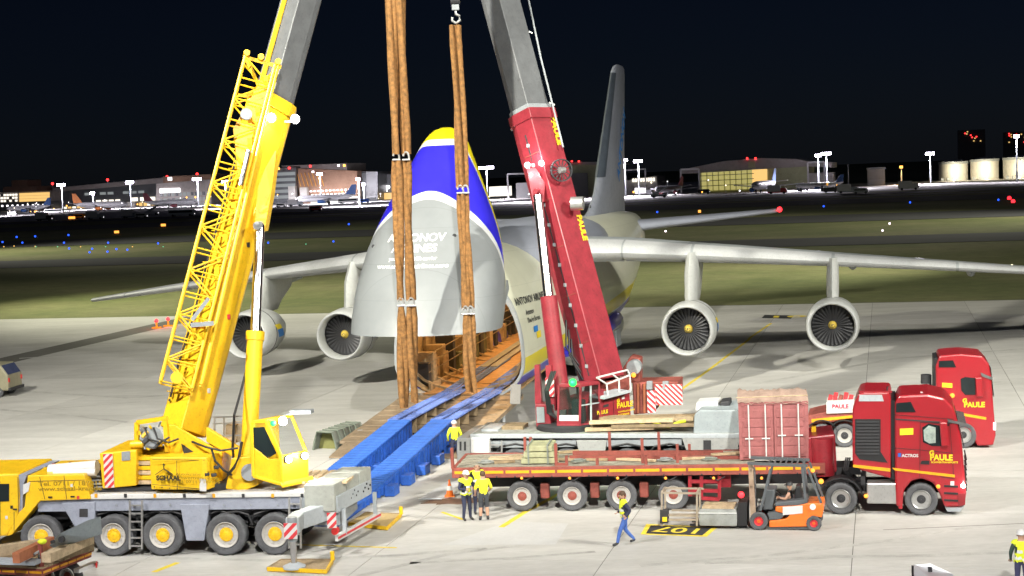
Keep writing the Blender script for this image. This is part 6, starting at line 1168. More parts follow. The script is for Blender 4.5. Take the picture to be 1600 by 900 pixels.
F2 = Frame(16, 65.6, -13); P = F2.px
t2 = F2.root('heavy_tractor', 'red heavy haulage tractor standing further back by the right wing', 'truck', 'red heavy tractors')
cab = MB().side(F2, [(1462, 572), (1468, 556), (1500, 553), (1534, 556), (1545, 568), (1549, 588), (1552, 630), (1556, 680), (1552, 696), (1527, 697), (1521, 682), (1511, 670), (1498, 666), (1486, 672), (1480, 690), (1464, 690)], -.15, 2.4).build('cab', cabm, t2, bevel=.07)
MB().side(F2, [(1459, 560), (1465, 559), (1466, 640), (1459, 640)], 0, 2.0).build('exhaust_stack', black, t2); MB().side(F2, [(1467, 564), (1489, 563), (1494, 574), (1467, 574)], -.17, -.15).build('roof_window', glass, cab); MB().side(F2, [(1501, 592), (1508, 589), (1524, 591), (1524, 617), (1508, 617), (1502, 610)], -.17, -.15).build('side_window', glass, cab)
MB().side(F2, [(1524, 590), (1534, 590), (1536, 620), (1526, 620)], -.4, -.22).build('mirror', cabm, cab, bevel=.04); MB().side(F2, [(1532, 582), (1551, 590), (1551, 594), (1534, 588)], -.2, 2.4).build('sun_visor', M('smoked visor', (0, 0, 0)), cab); MB().prism([P(1546, 575, 0) + V3((.03, 0, 0)), P(1551, 620, 0) + V3((.03, 0, 0)), P(1551, 620, 0) + V3((.03, 2.3, 0)), P(1546, 575, 0) + V3((.03, 2.3, 0))], (.03, 0, 0)).build('windscreen', glass, cab)
MB().side(F2, [(1495, 644), (1541, 652), (1541, 656), (1495, 648)], -.17, -.15).build('amber_stripe', stripe_y, t2); MB().side(F2, [(1472, 598), (1488, 599), (1488, 606), (1472, 605)], -.165, -.15).build('company_plate', yp, t2)
text('cab_lettering', 'PAULE', .29, yp, t2, P(1506, 636, -.165), bold=.04); text('cab_emblem', 'G', .24, yp, t2, P(1504, 629, -.165), bold=.05)
for k in range(5): MB().cyl(P(1500 + k * 8, 553 + k * 1.2, .2), P(1500 + k * 8, 553 + k * 1.2, 2.1), .045, n=8).build('roof_bar', alu, cab)
MB().side(F2, [(1438, 602), (1453, 602), (1453, 617), (1438, 617)], .4, 1.6).build('white_tank', white, t2, bevel=.05); MB().cyl(P(1447, 602, 1), P(1447, 585, 1), .22, n=12).build('air_filter', dark, t2, True); MB().side(F2, [(1430, 645), (1468, 645), (1468, 672), (1430, 672)], .3, 2.0).build('chassis_box', dark, t2)
for x in (1462, 1505):
    X = P(x, 700, 0).x; wheel(t2, (X, 0, .55), .55, .34, alu, dark, 't1', ri=.6, hr=.45); wheel(t2, (X, 2.3, .55), .55, .34, alu, dark, 't1', True, ri=.6, hr=.45)
MB().box(P(1420, 680, .8).x, P(1550, 680, .8).x, .75, 1.75, .6, .9).build('chassis_rails', dark, t2); MB().side(F2, [(1552, 660), (1556, 660), (1556, 672), (1552, 672)], -.17, -.15).build('headlight', sign_w, t2); MB().sphere(P(1488, 618, -.3), .1).build('amber_beacon', lamp_o, t2)
# its trailer
t3 = F2.root('gooseneck_trailer', 'red gooseneck trailer with a white box behind the container', 'trailer')
MB().side(F2, [(1262, 650), (1292, 643), (1440, 636), (1440, 652), (1330, 652), (1300, 660), (1262, 664)], .2, 2.4).build('gooseneck', reddull, t3, bevel=.04); MB().side(F2, [(1268, 655), (1332, 649), (1332, 653), (1268, 660)], .17, .2).build('amber_stripe', stripe_y, t3)
MB().side(F2, [(1291, 628), (1337, 626), (1337, 645), (1291, 647)], .1, 1.6).build('white_box', white, t3, bevel=.04); text('box_lettering', 'PAULE', .24, M('lettering red', (.5, .03, .08), .5), t3, P(1300, 638, .085), bold=.03)
for k in range(5): c = P(1296 + k * 8, 628, .6); MB().cyl(c, c + V3((.08, 0, .3 + .1 * (k % 2))), .09, n=8).build('valve_block', rnd.choice([reddull, dark, stripe_r]), t3)
for x in (1320, 1285):
    X = P(x, 697, 0).x; wheel(t3, (X, .2, .5), .5, .34, rimwhite, dark, 't3', ri=.62, hr=.5); wheel(t3, (X, 2.3, .5), .5, .34, rimwhite, dark, 't3', True, ri=.62, hr=.5)
    MB().loft([[V3((X - math.cos(q) * .66, y, .5 + math.sin(q) * .64 + dz)) for y, dz in ((.02, 0), (.5, 0), (.5, .04), (.02, .04))] for q in [math.pi * k / 8 for k in range(9)]]).build('fender', black, t3)
MB().box(P(1180, 690, 1).x, P(1420, 690, 1).x, .9, 1.7, .7, 1.1).build('main_beam', reddull, t3); MB().side(F2, [(1264, 690), (1280, 672), (1290, 680), (1282, 700)], .1, .4).build('hydraulic_leg', yellow, t3)

# ================================================================ low trailer at the bottom left
zd = 1.15
c0, c1, c2 = W0.gz(66, 888, zd), W0.gz(143, 858, zd), W0.gz(-60, 882, zd); FL = Frame(c0.x, c0.y, math.degrees(math.atan2((c0 - c2).y, (c0 - c2).x)))
lt = FL.root('low_trailer', 'rust red trailer loaded with beams at the lower left corner', 'trailer'); e1 = FL.loc(c1); e2 = FL.loc(c2)
poly4 = [V3((0, 0, 0)), V3((e1.x, e1.y, 0)), V3((e1.x + e2.x, e1.y + e2.y, 0)), V3((e2.x, e2.y, 0))]
MB().prism([p + V3((0, 0, zd - .25)) for p in poly4], (0, 0, .22)).build('deck_frame', reddull, lt, bevel=.03)
dv = (poly4[1] - poly4[0]).normalized(); L_ = (poly4[1] - poly4[0]).length
for k in range(9): o = dv * (L_ * (k + .05) / 9); MB().prism([poly4[0] + o + V3((0, 0, zd - .03)), poly4[0] + o + dv * (L_ / 10) + V3((0, 0, zd - .03)), poly4[3] + o + dv * (L_ / 10) + V3((0, 0, zd - .03)), poly4[3] + o + V3((0, 0, zd - .03))], (0, 0, .05)).build('deck_plank', wood, lt)
for i, j in ((3, 0), (0, 1)):
    a, b = poly4[i], poly4[j]; n = 6
    for k in range(n): p, q = a.lerp(b, (k + .06) / n), a.lerp(b, (k + .94) / n); nn = V3(((b - a).y, -(b - a).x, 0)).normalized() * .012; MB().bar(p + nn + V3((0, 0, zd - .13)), q + nn + V3((0, 0, zd - .13)), .012, .07).build('reflector_strip', stripe_y, lt)
def Lz(x, y, z): return FL.gz(x, y, z)
MB().bar(Lz(72, 872, 1.75), Lz(140, 842, 1.75), .3, .26).build('timber_beam', woodpale, lt); MB().bar(Lz(82, 868, 1.4), Lz(138, 852, 1.4), .5, .26).build('timber_beam', wood, lt); MB().bar(Lz(-30, 864, 1.5), Lz(70, 850, 1.5), .3, .3).build('timber_beam', woodpale, lt)
MB().bar(Lz(25, 872, 1.65), Lz(80, 846, 1.65), .22, .3).build('steel_beam', M('rusty orange steel', (.42, .15, .07), .7, var=.25), lt); MB().bar(Lz(-20, 876, 1.35), Lz(60, 878, 1.35), .4, .12).build('steel_plate', lgrey, lt)
MB().prism([Lz(76, 853, 1.95), Lz(90, 835, 2.35), Lz(138, 812, 2.6), Lz(141, 840, 2.0), Lz(86, 858, 1.75)], (.1, .5, 0)).build('steel_box_beam', M('grey box steel', (.25, .29, .31), .5, var=.12), lt, bevel=.03)
for x, y, r in ((125, 830, .07), (98, 842, .09), (84, 846, .05)): c = Lz(x, y, 2.2); MB().cyl(c + V3((0, -.1, 0)), c + V3((0, .0, 0)), r, n=12).build('beam_hole', dark, lt)
MB().bar(Lz(142, 862, 1.15), Lz(142, 862, 1.15) + V3((0, 0, .8)), .12).build('stake', reddull, lt); MB().bar(Lz(65, 886, 1.15), Lz(65, 886, 1.15) + V3((0, 0, .75)), .1).build('stake', reddull, lt)
MB().tube([Lz(50, 868, 1.5), Lz(60, 862, 1.7), Lz(62, 872, 1.4), Lz(54, 880, 1.2)], .05, 6).build('load_strap', canvas, lt); MB().sphere(Lz(66, 846, 1.9), .14, 8, 5, (1, 1, .6)).build('yellow_cap', hivis, lt)
for k in range(4): p = poly4[3].lerp(poly4[0], .2 + .2 * k) + dv * .5; wheel(lt, (p.x, p.y, .42), .42, .3, rimwhite, reddull, 'lt')
for k in range(3): p = poly4[3].lerp(poly4[0], .3 + .25 * k) + dv * (L_ - .4); wheel(lt, (p.x, p.y, .42), .42, .3, rimwhite, reddull, 'lt')
tl = poly4[1] * .75 + V3((.15, -.1, .75)); MB().bar(poly4[1] * .55 + V3((.2, 0, .75)), poly4[1] * .95 + V3((.2, 0, .75)), .2, .12).build('tail_lamp_bar', white, lt); MB().cbox(poly4[1] * .9 + V3((.32, 0, .75)), (.05, .3, .14), .5).build('tail_lamp', M('tail lamp red', (0, 0, 0)), lt)

# ================================================================ forklift with its load
FF = Frame(8.72, 51.38, -14); P = FF.px
fk = FF.root('forklift', 'orange and grey electric forklift lifting crates beside the trailer', 'forklift'); greyk = M('forklift grey', (.09, .1, .11), .5, var=.1)
X1, X2 = P(1186, 828, 0).x, P(1272, 830, 0).x
for s, yy in ((False, .05), (True, 1.05)): wheel(fk, (X1, yy, .3), .3, .2, stripe_r, orange, 'fk', s, ri=.5, hr=.4); wheel(fk, (X2, yy, .25), .25, .18, stripe_r, orange, 'fk', s, ri=.5, hr=.4)
MB().side(FF, [(1202, 814), (1202, 824), (1261, 823), (1262, 812), (1269, 806), (1284, 809), (1287, 797), (1286, 787), (1264, 786), (1246, 790), (1212, 792), (1211, 799), (1226, 803), (1234, 805), (1228, 811)], -.02, 1.12).build('chassis', orange, fk, bevel=.03)
MB().side(FF, [(1199, 802), (1211, 799), (1226, 804), (1220, 811), (1203, 812)], 0, 1.1).build('step_plate', greyk, fk); MB().side(FF, [(1200, 823), (1264, 823), (1264, 827), (1200, 827)], .05, 1.05).build('under_tray', greyk, fk)
MB().side(FF, [(1211, 791), (1211, 786), (1258, 780), (1262, 786), (1246, 790)], .0, 1.1).build('seat_base', greyk, fk, bevel=.02); MB().side(FF, [(1223, 792), (1254, 790), (1254, 802), (1223, 805)], -.035, -.02).build('company_sticker', white, fk)
g = MB(); 
for yy in (.03, 1.07): g.bar(P(1204, 733, 0) + V3((0, yy, 0)), P(1188, 798, 0) + V3((0, yy, 0)), .08, .1, (0, 1, 0)); g.bar(P(1253, 728, 0) + V3((0, yy, 0)), P(1259, 784, 0) + V3((0, yy, 0)), .08, .1, (0, 1, 0)); g.bar(P(1262, 732, 0) + V3((0, yy, 0)), P(1283, 786, 0) + V3((0, yy, 0)), .07, .08, (0, 1, 0)); g.bar(P(1168, 724, 0) + V3((0, yy, 0)), P(1262, 728, 0) + V3((0, yy, 0)), .09, .12, (0, 1, 0))
g.build('overhead_guard', greyk, fk)
for k in range(7): a = P(1200 + k * 9, 726, 0); MB().bar(a + V3((0, .05, 0)), a + V3((0, 1.05, 0)), .05, .04).build('guard_bar', greyk, fk)
mastm = M('worn mast steel', (.45, .33, .24), .5, .3, var=.2)
for yy in (.2, .8): MB().side(FF, [(1169, 725), (1176, 725), (1182, 822), (1173, 822)], yy, yy + .12).build('mast_upright', mastm, fk)
for k in range(4): a = P(1173 + k * 1, 735 + k * 26, .2); MB().bar(a, a + V3((0, .7, 0)), .08, .1).build('mast_crossmember', mastm, fk)
MB().cyl(P(1178, 730, .5), P(1182, 815, .5), .05, n=10).build('lift_cylinder', chrome, fk, True); MB().side(FF, [(1153, 785), (1167, 785), (1167, 822), (1153, 822)], .1, 1.0).build('fork_carriage', black, fk)
fz0 = P(1120, 823, .3).z
for yy in (.25, .8): MB().box(P(1078, 823, .3).x, P(1160, 823, .3).x, yy, yy + .1, .05, .1).build('fork', dark, fk)
MB().sphere(P(1158, 773, .0), .11, 10, 6).build('red_lamp', lamp_r, fk, True); MB().sphere(P(1270, 735, .1), .07).build('amber_beacon', lamp_o, fk); MB().cyl(P(1270, 792, -.04), P(1270, 792, -.02), .1, n=16).build('round_sticker', white, fk)
MB().side(FF, [(1240, 786), (1243, 760), (1251, 759), (1253, 784)], .3, .8).build('seat', black, fk, bevel=.04); MB().bar(P(1207, 790, .5), P(1214, 770, .5), .06).lathe([(0, .17), (.02, .19), (.04, .17)], P(1214, 770, .5), (.6, 0, .8), 16).build('steering_wheel', black, fk); MB().side(FF, [(1192, 797), (1196, 765), (1212, 765), (1207, 797)], .15, .95).build('dashboard', greyk, fk, bevel=.04)
MB().side(FF, [(1263, 740), (1284, 782), (1262, 784)], .06, .07).build('rear_screen', glass_t, fk)
# load: crate under a grey tarp, and a steel stand with rails
a, b = P(1093, 822, .1), P(1152, 822, .1); zc = P(1120, 792, .1).z; t = FF.root('tarped_crate', 'crate under grey tarpaulin on the forklift forks', 'crate', None, ((a.x + b.x) / 2, .55, .1)); hw = (b.x - a.x) / 2
MB().box(-hw + .04, hw - .04, -.5, .5, .0, zc - .2).build('crate_body', wood, t)
tp = MB(); N = 18; ring = []
for z, gx in ((0.02, 1.0), (.2, 1.03), (zc * .55 - .05, 1.02), (zc - .24, 1.0), (zc - .17, .95)):
    ring.append([V3((math.copysign(min(1, abs(math.cos(q)) * 1.35), math.cos(q)) * hw * gx + .015 * math.sin(k * 2.1), math.copysign(min(1, abs(math.sin(q)) * 1.35), math.sin(q)) * .54 * gx + .015 * math.cos(k * 1.7), z)) for k, q in enumerate([2 * math.pi * i / 32 for i in range(32)])])
tp.loft(ring, False, True).build('tarpaulin', canvas, t, True, angle=60); 
for k in range(4): MB().box(-hw + .1, hw - .1, -.45 + k * .25, -.27 + k * .25, zc - .165, zc - .12).build('top_board', woodpale, t)
MB().bar((-hw, -.56, zc * .6), (hw, -.56, zc * .62), .02, .025).build('strap', reflect, t)
c = P(1062, 822, .2); t = FF.root('steel_stand', 'low steel rail stand left of the tarped crate', 'steel stand', None, (c.x, .5, 0)); o = V3((c.x, .5, 0)); s = MB()
for yy in (.1, .9):
    for (p, q) in (((1034, 822), (1034, 769)), ((1089, 822), (1089, 770)), ((1034, 770), (1095, 771)), ((1034, 812), (1089, 812)), ((1044, 805), (1089, 806))): s.bar(P(p[0], p[1], .1) + V3((0, yy - .1, 0)) - o, P(q[0], q[1], .1) + V3((0, yy - .1, 0)) - o, .06)
for q in ((1034, 769), (1089, 770), (1034, 818), (1089, 818)): s.bar(P(q[0], q[1], .1) - o, P(q[0], q[1], .1) + V3((0, .8, 0)) - o, .06)
s.build('frame', M('bare steel', (.45, .38, .3), .5, .4, var=.2), t); MB().side(FF, [(1031, 797), (1044, 797), (1044, 818), (1031, 818)], .02, .25).build('foot_box', dark, t, loc=-o, bevel=.02); MB().side(FF, [(1035, 808), (1042, 808), (1042, 815), (1035, 815)], .005, .02).build('yellow_mark', yp, t, loc=-o)
# ================================================================ people
POSES = {
 'walk': dict(lean=(.06, 0), lk=(.2, .09, .5), la=(.3, .09, .09), rk=(-.02, -.1, .48), ra=(-.33, -.1, .13), le=(-.12, .27, 1.17), lh=(.02, .25, .96), re=(-.02, -.3, 1.15), rh=(.2, -.26, 1.02)),
 'stand': dict(lean=(0, 0), lk=(.03, .11, .49), la=(0, .13, .08), rk=(.03, -.11, .49), ra=(0, -.13, .08), le=(-.04, .29, 1.16), lh=(.1, .27, .93), re=(-.02, -.29, 1.16), rh=(.2, -.2, 1.0)),
 'hold': dict(lean=(.02, 0), lk=(.03, .11, .49), la=(.02, .13, .08), rk=(.04, -.11, .49), ra=(-.02, -.13, .08), le=(.02, .29, 1.15), lh=(.26, .12, 1.18), re=(.02, -.29, 1.15), rh=(.26, -.1, 1.14)),
 'sit': dict(lean=(-.02, 0), lk=(.45, .13, .95), la=(.5, .13, .55), rk=(.45, -.13, .95), ra=(.5, -.13, .55), le=(.12, .28, 1.2), lh=(.36, .16, 1.25), re=(.1, -.28, 1.18), rh=(.3, -.2, 1.1)),
}
def person(label, loc, heading, pose, topm, legm, vest=None, head='hair', arms=None, shorts=False, turn=0., scale=1., drop=0.):
    J = POSES[pose]; lx, ly = J['lean']; arms = arms or topm; sit = pose == 'sit'
    V = {}; R = {}
    def a(k, p, r): V[k] = V3(p); R[k] = r
    a('pel', (0, 0, .95), .145); a('spi', (lx * .4, ly * .4, 1.14), .14); a('che', (lx * .8, ly * .8, 1.34), .15); a('nec', (lx, ly, 1.5), .062); a('hea', (lx + .02, ly, 1.6), .092); a('top', (lx + .015, ly, 1.7), .088)
    for s, q in ((1, 'l'), (-1, 'r')):
        a(q + 'sh', (lx * .9, s * .185, 1.42), .078); a(q + 'el', J[q + 'e'], .055); a(q + 'wr', V3(J[q + 'e']).lerp(V3(J[q + 'h']), .92), .036); a(q + 'ha', J[q + 'h'], .042)
        a(q + 'hi', (0, s * .1, .9), .108); a(q + 'kn', J[q + 'k'], .072); a(q + 'an', J[q + 'a'], .05); an = V3(J[q + 'a']); a(q + 'to', an + V3((.17, s * .02, -.035)), .042)
    ed = [('pel', 'spi'), ('spi', 'che'), ('che', 'nec'), ('nec', 'hea'), ('hea', 'top')] + [e for q in 'lr' for e in (('che', q + 'sh'), (q + 'sh', q + 'el'), (q + 'el', q + 'wr'), (q + 'wr', q + 'ha'), ('pel', q + 'hi'), (q + 'hi', q + 'kn'), (q + 'kn', q + 'an'), (q + 'an', q + 'to'))]
    ks = list(V); me = bpy.data.meshes.new('body'); me.from_pydata([V[k] for k in ks], [(ks.index(x), ks.index(y)) for x, y in ed], [])
    ob = bpy.data.objects.new('tmp', me); COL.objects.link(ob); ob.modifiers.new('s', 'SKIN').use_smooth_shade = True; sb = ob.modifiers.new('u', 'SUBSURF'); sb.levels = sb.render_levels = 2
    for i, k in enumerate(ks):
        sv_ = me.skin_vertices[0].data[i]; sv_.radius = (R[k], R[k] * (1.0 if k not in ('hea', 'top') else 1.12)); sv_.use_root = k == 'pel'
    dg = bpy.context.evaluated_depsgraph_get(); ev = bpy.data.meshes.new_from_object(ob.evaluated_get(dg)); COL.objects.unlink(ob); bpy.data.objects.remove(ob)
    seg = [(V[x], V[y], x, y) for x, y in ed]
    def near(p):
        best = None
        for p0, p1, x, y in seg:
            d = p1 - p0; t = max(0, min(1, (p - p0).dot(d) / d.length_squared)); q = (p - p0 - d * t).length
            if best is None or q < best[0]: best = (q, x, y, t)
        return best
    mats = [skin, topm, legm, arms, dark]; vs = [v.co.copy() for v in ev.vertices]; fs = []; mi = []; tors = []
    for f in ev.polygons:
        fs.append(tuple(f.vertices)); _, x, y, t = near(f.center); k = 1
        if y in ('hea', 'top'): k = 0
        elif y == 'nec': k = 1 if t < .75 else 0
        elif y.endswith('el'): k = 3
        elif y.endswith('wr'): k = 3 if not (shorts and t > -1) else 0
        elif y.endswith('ha'): k = 0
        elif y.endswith('hi') or y.endswith('kn'): k = 2
        elif y.endswith('an'): k = (0 if shorts and t < .75 else 2) if t < .9 else 4
        elif y.endswith('to'): k = 4
        elif y == 'spi' and t < .25 and f.center.z < .98: k = 2
        mi.append(k)
        if (k == 1 and y in ('spi', 'che', 'lsh', 'rsh', 'nec') and f.center.z > .93) or (y in ('lel', 'rel') and t < .12) or (y in ('lhi', 'rhi', 'spi') and f.center.z > .92): tors.append(f.index)
    b = MB(); b.v = [tuple(v) for v in vs]; b.f = fs
    # five fingers on each hand, curling off the end of the palm; thumb from its side
    for s, q in ((1, 'l'), (-1, 'r')):
        d = (V[q + 'ha'] - V[q + 'wr']).normalized(); sd = d.cross(V3((1, 0, .3))).normalized(); nn = sd.cross(d); h = V[q + 'ha']
        for k, (o, L) in enumerate(((-.03, .07), (-.01, .08), (.012, .075), (.032, .06))):
            n0 = len(b.f); b.tube([h + sd * o + d * .02, h + sd * o + d * (.02 + L * .6), h + sd * o + d * (.02 + L * .85) + nn * .03], [.011, .01, .008], 6); mi += [0] * (len(b.f) - n0)
        n0 = len(b.f); b.tube([h - d * .02 + sd * -.035, h + sd * -.062 + d * .02, h + sd * -.06 + d * .06 + nn * .02], [.013, .011, .009], 6); mi += [0] * (len(b.f) - n0)
    hc = (V['hea'] + V['top']) / 2; hd = V3((math.cos(turn), math.sin(turn), 0)); hs = V3((-hd.y, hd.x, 0)); n0 = len(b.f)
    b.tube([hc + hd * .085 + V3((0, 0, .0)), hc + hd * .125 + V3((0, 0, -.035)), hc + hd * .09 + V3((0, 0, -.045))], [.012, .017, .012], 6)
    for s in (1, -1): b.sphere(hc + hs * (.105 * s) + V3((0, 0, -.02)), .028, 6, 5, (.6, .5, 1))
    mi += [0] * (len(b.f) - n0); n0 = len(b.f)
    for s in (1, -1): b.sphere(hc + hd * .098 + hs * (.035 * s) + V3((0, 0, .008)), .011, 6, 4)
    b.bar(hc + hd * .1 - hs * .025 + V3((0, 0, -.075)), hc + hd * .1 + hs * .025 + V3((0, 0, -.075)), .012, .008)
    mi += [4] * (len(b.f) - n0)
    t = thing('person', label, 'person', loc, heading); t.scale = (scale, scale, scale)
    body = b.build('body', mats, t, True, angle=70, fmats=mi, loc=(0, 0, -drop))
    if vest:
        ids = {}; vv = []; ff = []; fr2 = []; vr = []; idr = {}
        for fi in tors:
            f = ev.polygons[fi]; cz = f.center.z; row = []
            for vi in f.vertices:
                if vi not in ids: ids[vi] = len(vv); vv.append(vs[vi] + ev.vertices[vi].normal * .032)
                row.append(ids[vi])
            ff.append(row)
            if .98 < cz < 1.05 or 1.14 < cz < 1.21:
                row = []
                for vi in f.vertices:
                    if vi not in idr: idr[vi] = len(vr); vr.append(vs[vi] + ev.vertices[vi].normal * .038)
                    row.append(idr[vi])
                fr2.append(row)
        v_ = MB().add(vv, ff).build('hi_vis_vest', vest, body, True)
        if fr2: MB().add(vr, fr2).build('reflective_band', reflect, v_, True)
    if head == 'hair': MB().sphere(hc + V3((0, 0, .025)) - hd * .02, .108, 12, 8, (1.0, .96, 1.02)).build('hair', hairm, body, True)
    elif head == 'bald': MB().lathe([(.0, .103), (.03, .104)], hc - V3((0, 0, .02)) - hd * .022, (0, 0, 1), 16).build('hair', hairm, body, True)
    else:
        hm = {'helmet': white, 'cap': black}[head]; MB().lathe([(0, .132), (.012, .122), (.07, .115), (.11, .085), (.135, .03), (.137, .002)], hc + V3((0, 0, .01)), (0, 0, 1), 18).build('helmet' if head == 'helmet' else 'cap', hm, body, True); MB().prism([hc + hd * .1 + hs * q + V3((0, 0, .012)) for q in (-.08, .08)] + [hc + hd * .18 + hs * q + V3((0, 0, .0)) for q in (.05, -.05)], (0, 0, .012)).build('brim', hm, body)
    bpy.data.meshes.remove(ev); return t
tee = M('yellow t shirt', (.75, .72, .03), .8, var=.12, scale=6); shortm = M('charcoal shorts', (.05, .055, .065), .85)
person('person walking past the stand number in jeans and yellow vest', W0.gz(978, 852), rad(188), 'walk', navy, jeans, hivis, 'hair', turn=.2)
person('person in white helmet and yellow vest at the trailer corner', W0.gz(730, 813), rad(-60), 'hold', navy, navy, hivis, 'helmet')
person('person in yellow t-shirt and shorts at the trailer corner', W0.gz(757, 814), rad(100), 'stand', tee, shortm, None, 'hair', shorts=True)
person('tall bald person in dark clothes and vest standing behind the two others', W0.gz(748, 803), rad(-70), 'stand', navy, navy, hivis, 'bald', scale=1.04)
person('person in yellow hi-vis jacket and pale helmet beside the blue ramp', W0.gz(712, 722), rad(95), 'stand', hivis, navy, None, 'helmet', arms=hivis)
person('person in white helmet and vest at the right picture edge', W0.gz(1597, 928), rad(80), 'stand', M('dark green sleeves', (.03, .06, .05), .8), M('navy work trousers', (.05, .05, .12), .85), hivis, 'helmet')
c = FF.world(FF.px(1234, 791, .55)); person('forklift driver in orange and black work clothes and cap', V3((c.x, c.y, c.z - .86)), FF.a + math.pi, 'sit', black, hivisor, None, 'cap', arms=skin, scale=.95)

# ================================================================ small things on the apron
# canvas tunnel with hoops
a, b = W0.gz(508, 704), W0.gz(553, 687); L = (b - a).length; t = thing('canvas_tunnel', 'grey green canvas tunnel lying on the apron left of the ramps', 'canvas tunnel', (a.x, a.y, 0), math.atan2((b - a).y, (b - a).x))
prof = [(-.55, 0), (-.5, .35), (-.36, .8), (.36, .82), (.52, .35), (.6, 0)]; NS = 5
for k in range(NS):
    x0, x1 = L * k / NS, L * (k + 1) / NS - .04; r = lambda x, s: [V3((x, y * s, z * s)) for y, z in prof]
    MB().loft([r(x0, 1), r((x0 + x1) / 2, 1.05), r(x1, 1)], False, False, False).loft([r(x0, .97), r((x0 + x1) / 2, 1.02), r(x1, .97)], False, False, False).build('canvas_bay', canvasg, t)
    MB().tube(r(x0, 1.03), .035, 6).build('hoop', M('hoop green', (.16, .19, .15), .7), t)
MB().tube([V3((L, y * 1.03, z * 1.03)) for y, z in prof], .035, 6).build('hoop', MATS['hoop green'], t); MB().add([(0.5, y * .95, z * .95) for y, z in prof], [tuple(range(6))]).build('inner_curtain', M('olive curtain', (.17, .17, .06), .9), t)
# mint beam, grey plates, tow bar left of the ramp
a, b = W0.gz(562, 684), W0.gz(622, 681); t = thing('steel_beam', 'pale mint steel beam lying between tunnel and blue ramp', 'steel beam', (a.x, a.y, 0)); d = b - a; mint = M('mint paint', (.42, .52, .48), .5)
MB().bar((0, 0, .3), (d.x, d.y, .3), .3, .04).bar((0, 0, .05), (d.x, d.y, .05), .3, .04).bar((0, 0, .17), (d.x, d.y, .17), .05, .24).build('i_section', mint, t)
for k in range(5): p = d * (.1 + .2 * k); MB().cbox((p.x, p.y, .17), (.04, .28, .22)).build('web_plate', mint, t)
c = d * .5; MB().cyl((c.x - .3, c.y, .42), (c.x + .3, c.y, .42), .09, n=10).build('yellow_handle', yellow, t, True); MB().cbox((c.x + .3, c.y, .46), (.4, .2, .14)).build('clamp', reddull, t, bevel=.03)
g = [W0.gz(*p) for p in ((565, 678), (600, 676), (652, 640), (628, 641))]; c = sum(g, V3()) / 4; t = thing('loading_plate', 'dark grey steel loading plate left of the nose ramp', 'steel plate', (c.x, c.y, 0)); MB().prism([V3((p.x - c.x, p.y - c.y, .012 + .25 * (i > 1))) for i, p in enumerate(g)], (0, 0, .07)).build('plate', M('plate steel', (.2, .2, .21), .55, .3), t)
for i in (0, 2): a, b = g[i] - V3((c.x, c.y, 0)), g[(i + 1) % 4] - V3((c.x, c.y, 0)); MB().bar((a.x, a.y, .1 + .25 * (i > 1)), (b.x, b.y, .1 + .25 * (i > 1)), .08, .05).build('edge_bar', mgrey, t)
g = [W0.gz(*p) for p in ((655, 781), (690, 781), (738, 744), (724, 738))]; c = sum(g, V3()) / 4; t = thing('ground_sheet', 'pale grey sheet lying on the ground left of the trailer', 'sheet', (c.x, c.y, 0)); sh = MB(); N = 10
sh.add([(g[0].lerp(g[1], i / N)).lerp(g[3].lerp(g[2], i / N), j / N) - V3((c.x, c.y, 0)) + V3((0, 0, .015 + .03 * abs(math.sin(i * 1.3 + j * .8)))) for i in range(N + 1) for j in range(N + 1)], [(i * (N + 1) + j, (i + 1) * (N + 1) + j, (i + 1) * (N + 1) + j + 1, i * (N + 1) + j + 1) for i in range(N) for j in range(N)]); sh.build('sheet', M('pale sheeting', (.5, .5, .52), .7), t, True); MB().tube([g[0] - V3((c.x, c.y, -.04)), g[1] - V3((c.x, c.y, -.04))], .03, 6).build('hem', lgrey, t)
c = W0.gz(703, 776); t = thing('traffic_cone', 'orange and white traffic cone behind the group of workers', 'cone', (c.x, c.y, 0)); MB().box(-.2, .2, -.2, .2, .012, .05).build('base', orange, t, bevel=.02); MB().lathe([(.05, .15), (.25, .11)], (0, 0, 0), (0, 0, 1), 16).lathe([(.42, .07), (.65, .025), (.66, .002)], (0, 0, 0), (0, 0, 1), 16).build('cone', orange, t, True); MB().lathe([(.25, .111), (.42, .071)], (0, 0, 0), (0, 0, 1), 16).build('reflective_band', reflect, t, True)
c = W0.gz(797, 652, 0); t = thing('green_canister', 'green canister on a low trolley beside the nose ramp', 'canister', (c.x - .1, c.y + 4.5, 0)); MB().lathe([(.3, .02), (.3, .2), (.95, .2), (1.05, .12), (1.1, .05), (1.15, .05)], (0, 0, 0), (0, 0, 1), 18).build('bottle', M('gas green', (.08, .5, .15), .45), t, True); MB().box(-.35, .35, -.25, .25, .16, .26).build('trolley', dark, t); MB().cyl((-.3, -.28, .14), (-.3, .28, .14), .14, n=12).cyl((.3, -.28, .14), (.3, .28, .14), .14, n=12).build('castors', dark, t)
# red apron lamps on the far stand edge
for x, y, lab in ((245, 513, 'red glowing marker lamp on the far apron left of the jib'), (263, 510, 'second red marker lamp half hidden by the lattice jib')):
    g = W0.gz(x, y); t = thing('marker_lamp', lab, 'lamp', (g.x, g.y, 0), group='red marker lamps'); MB().cyl((0, 0, 0), (0, 0, .5), .08, n=8).box(-.4, .4, -.2, .2, 0, .12).build('stand', stripe_y, t); MB().sphere((0, 0, .65), .17, 10, 7).build('lens', lamp_r, t, True); plight('marker_light', (g.x, g.y - .5, .7), 40, (1, .1, .05), .1)
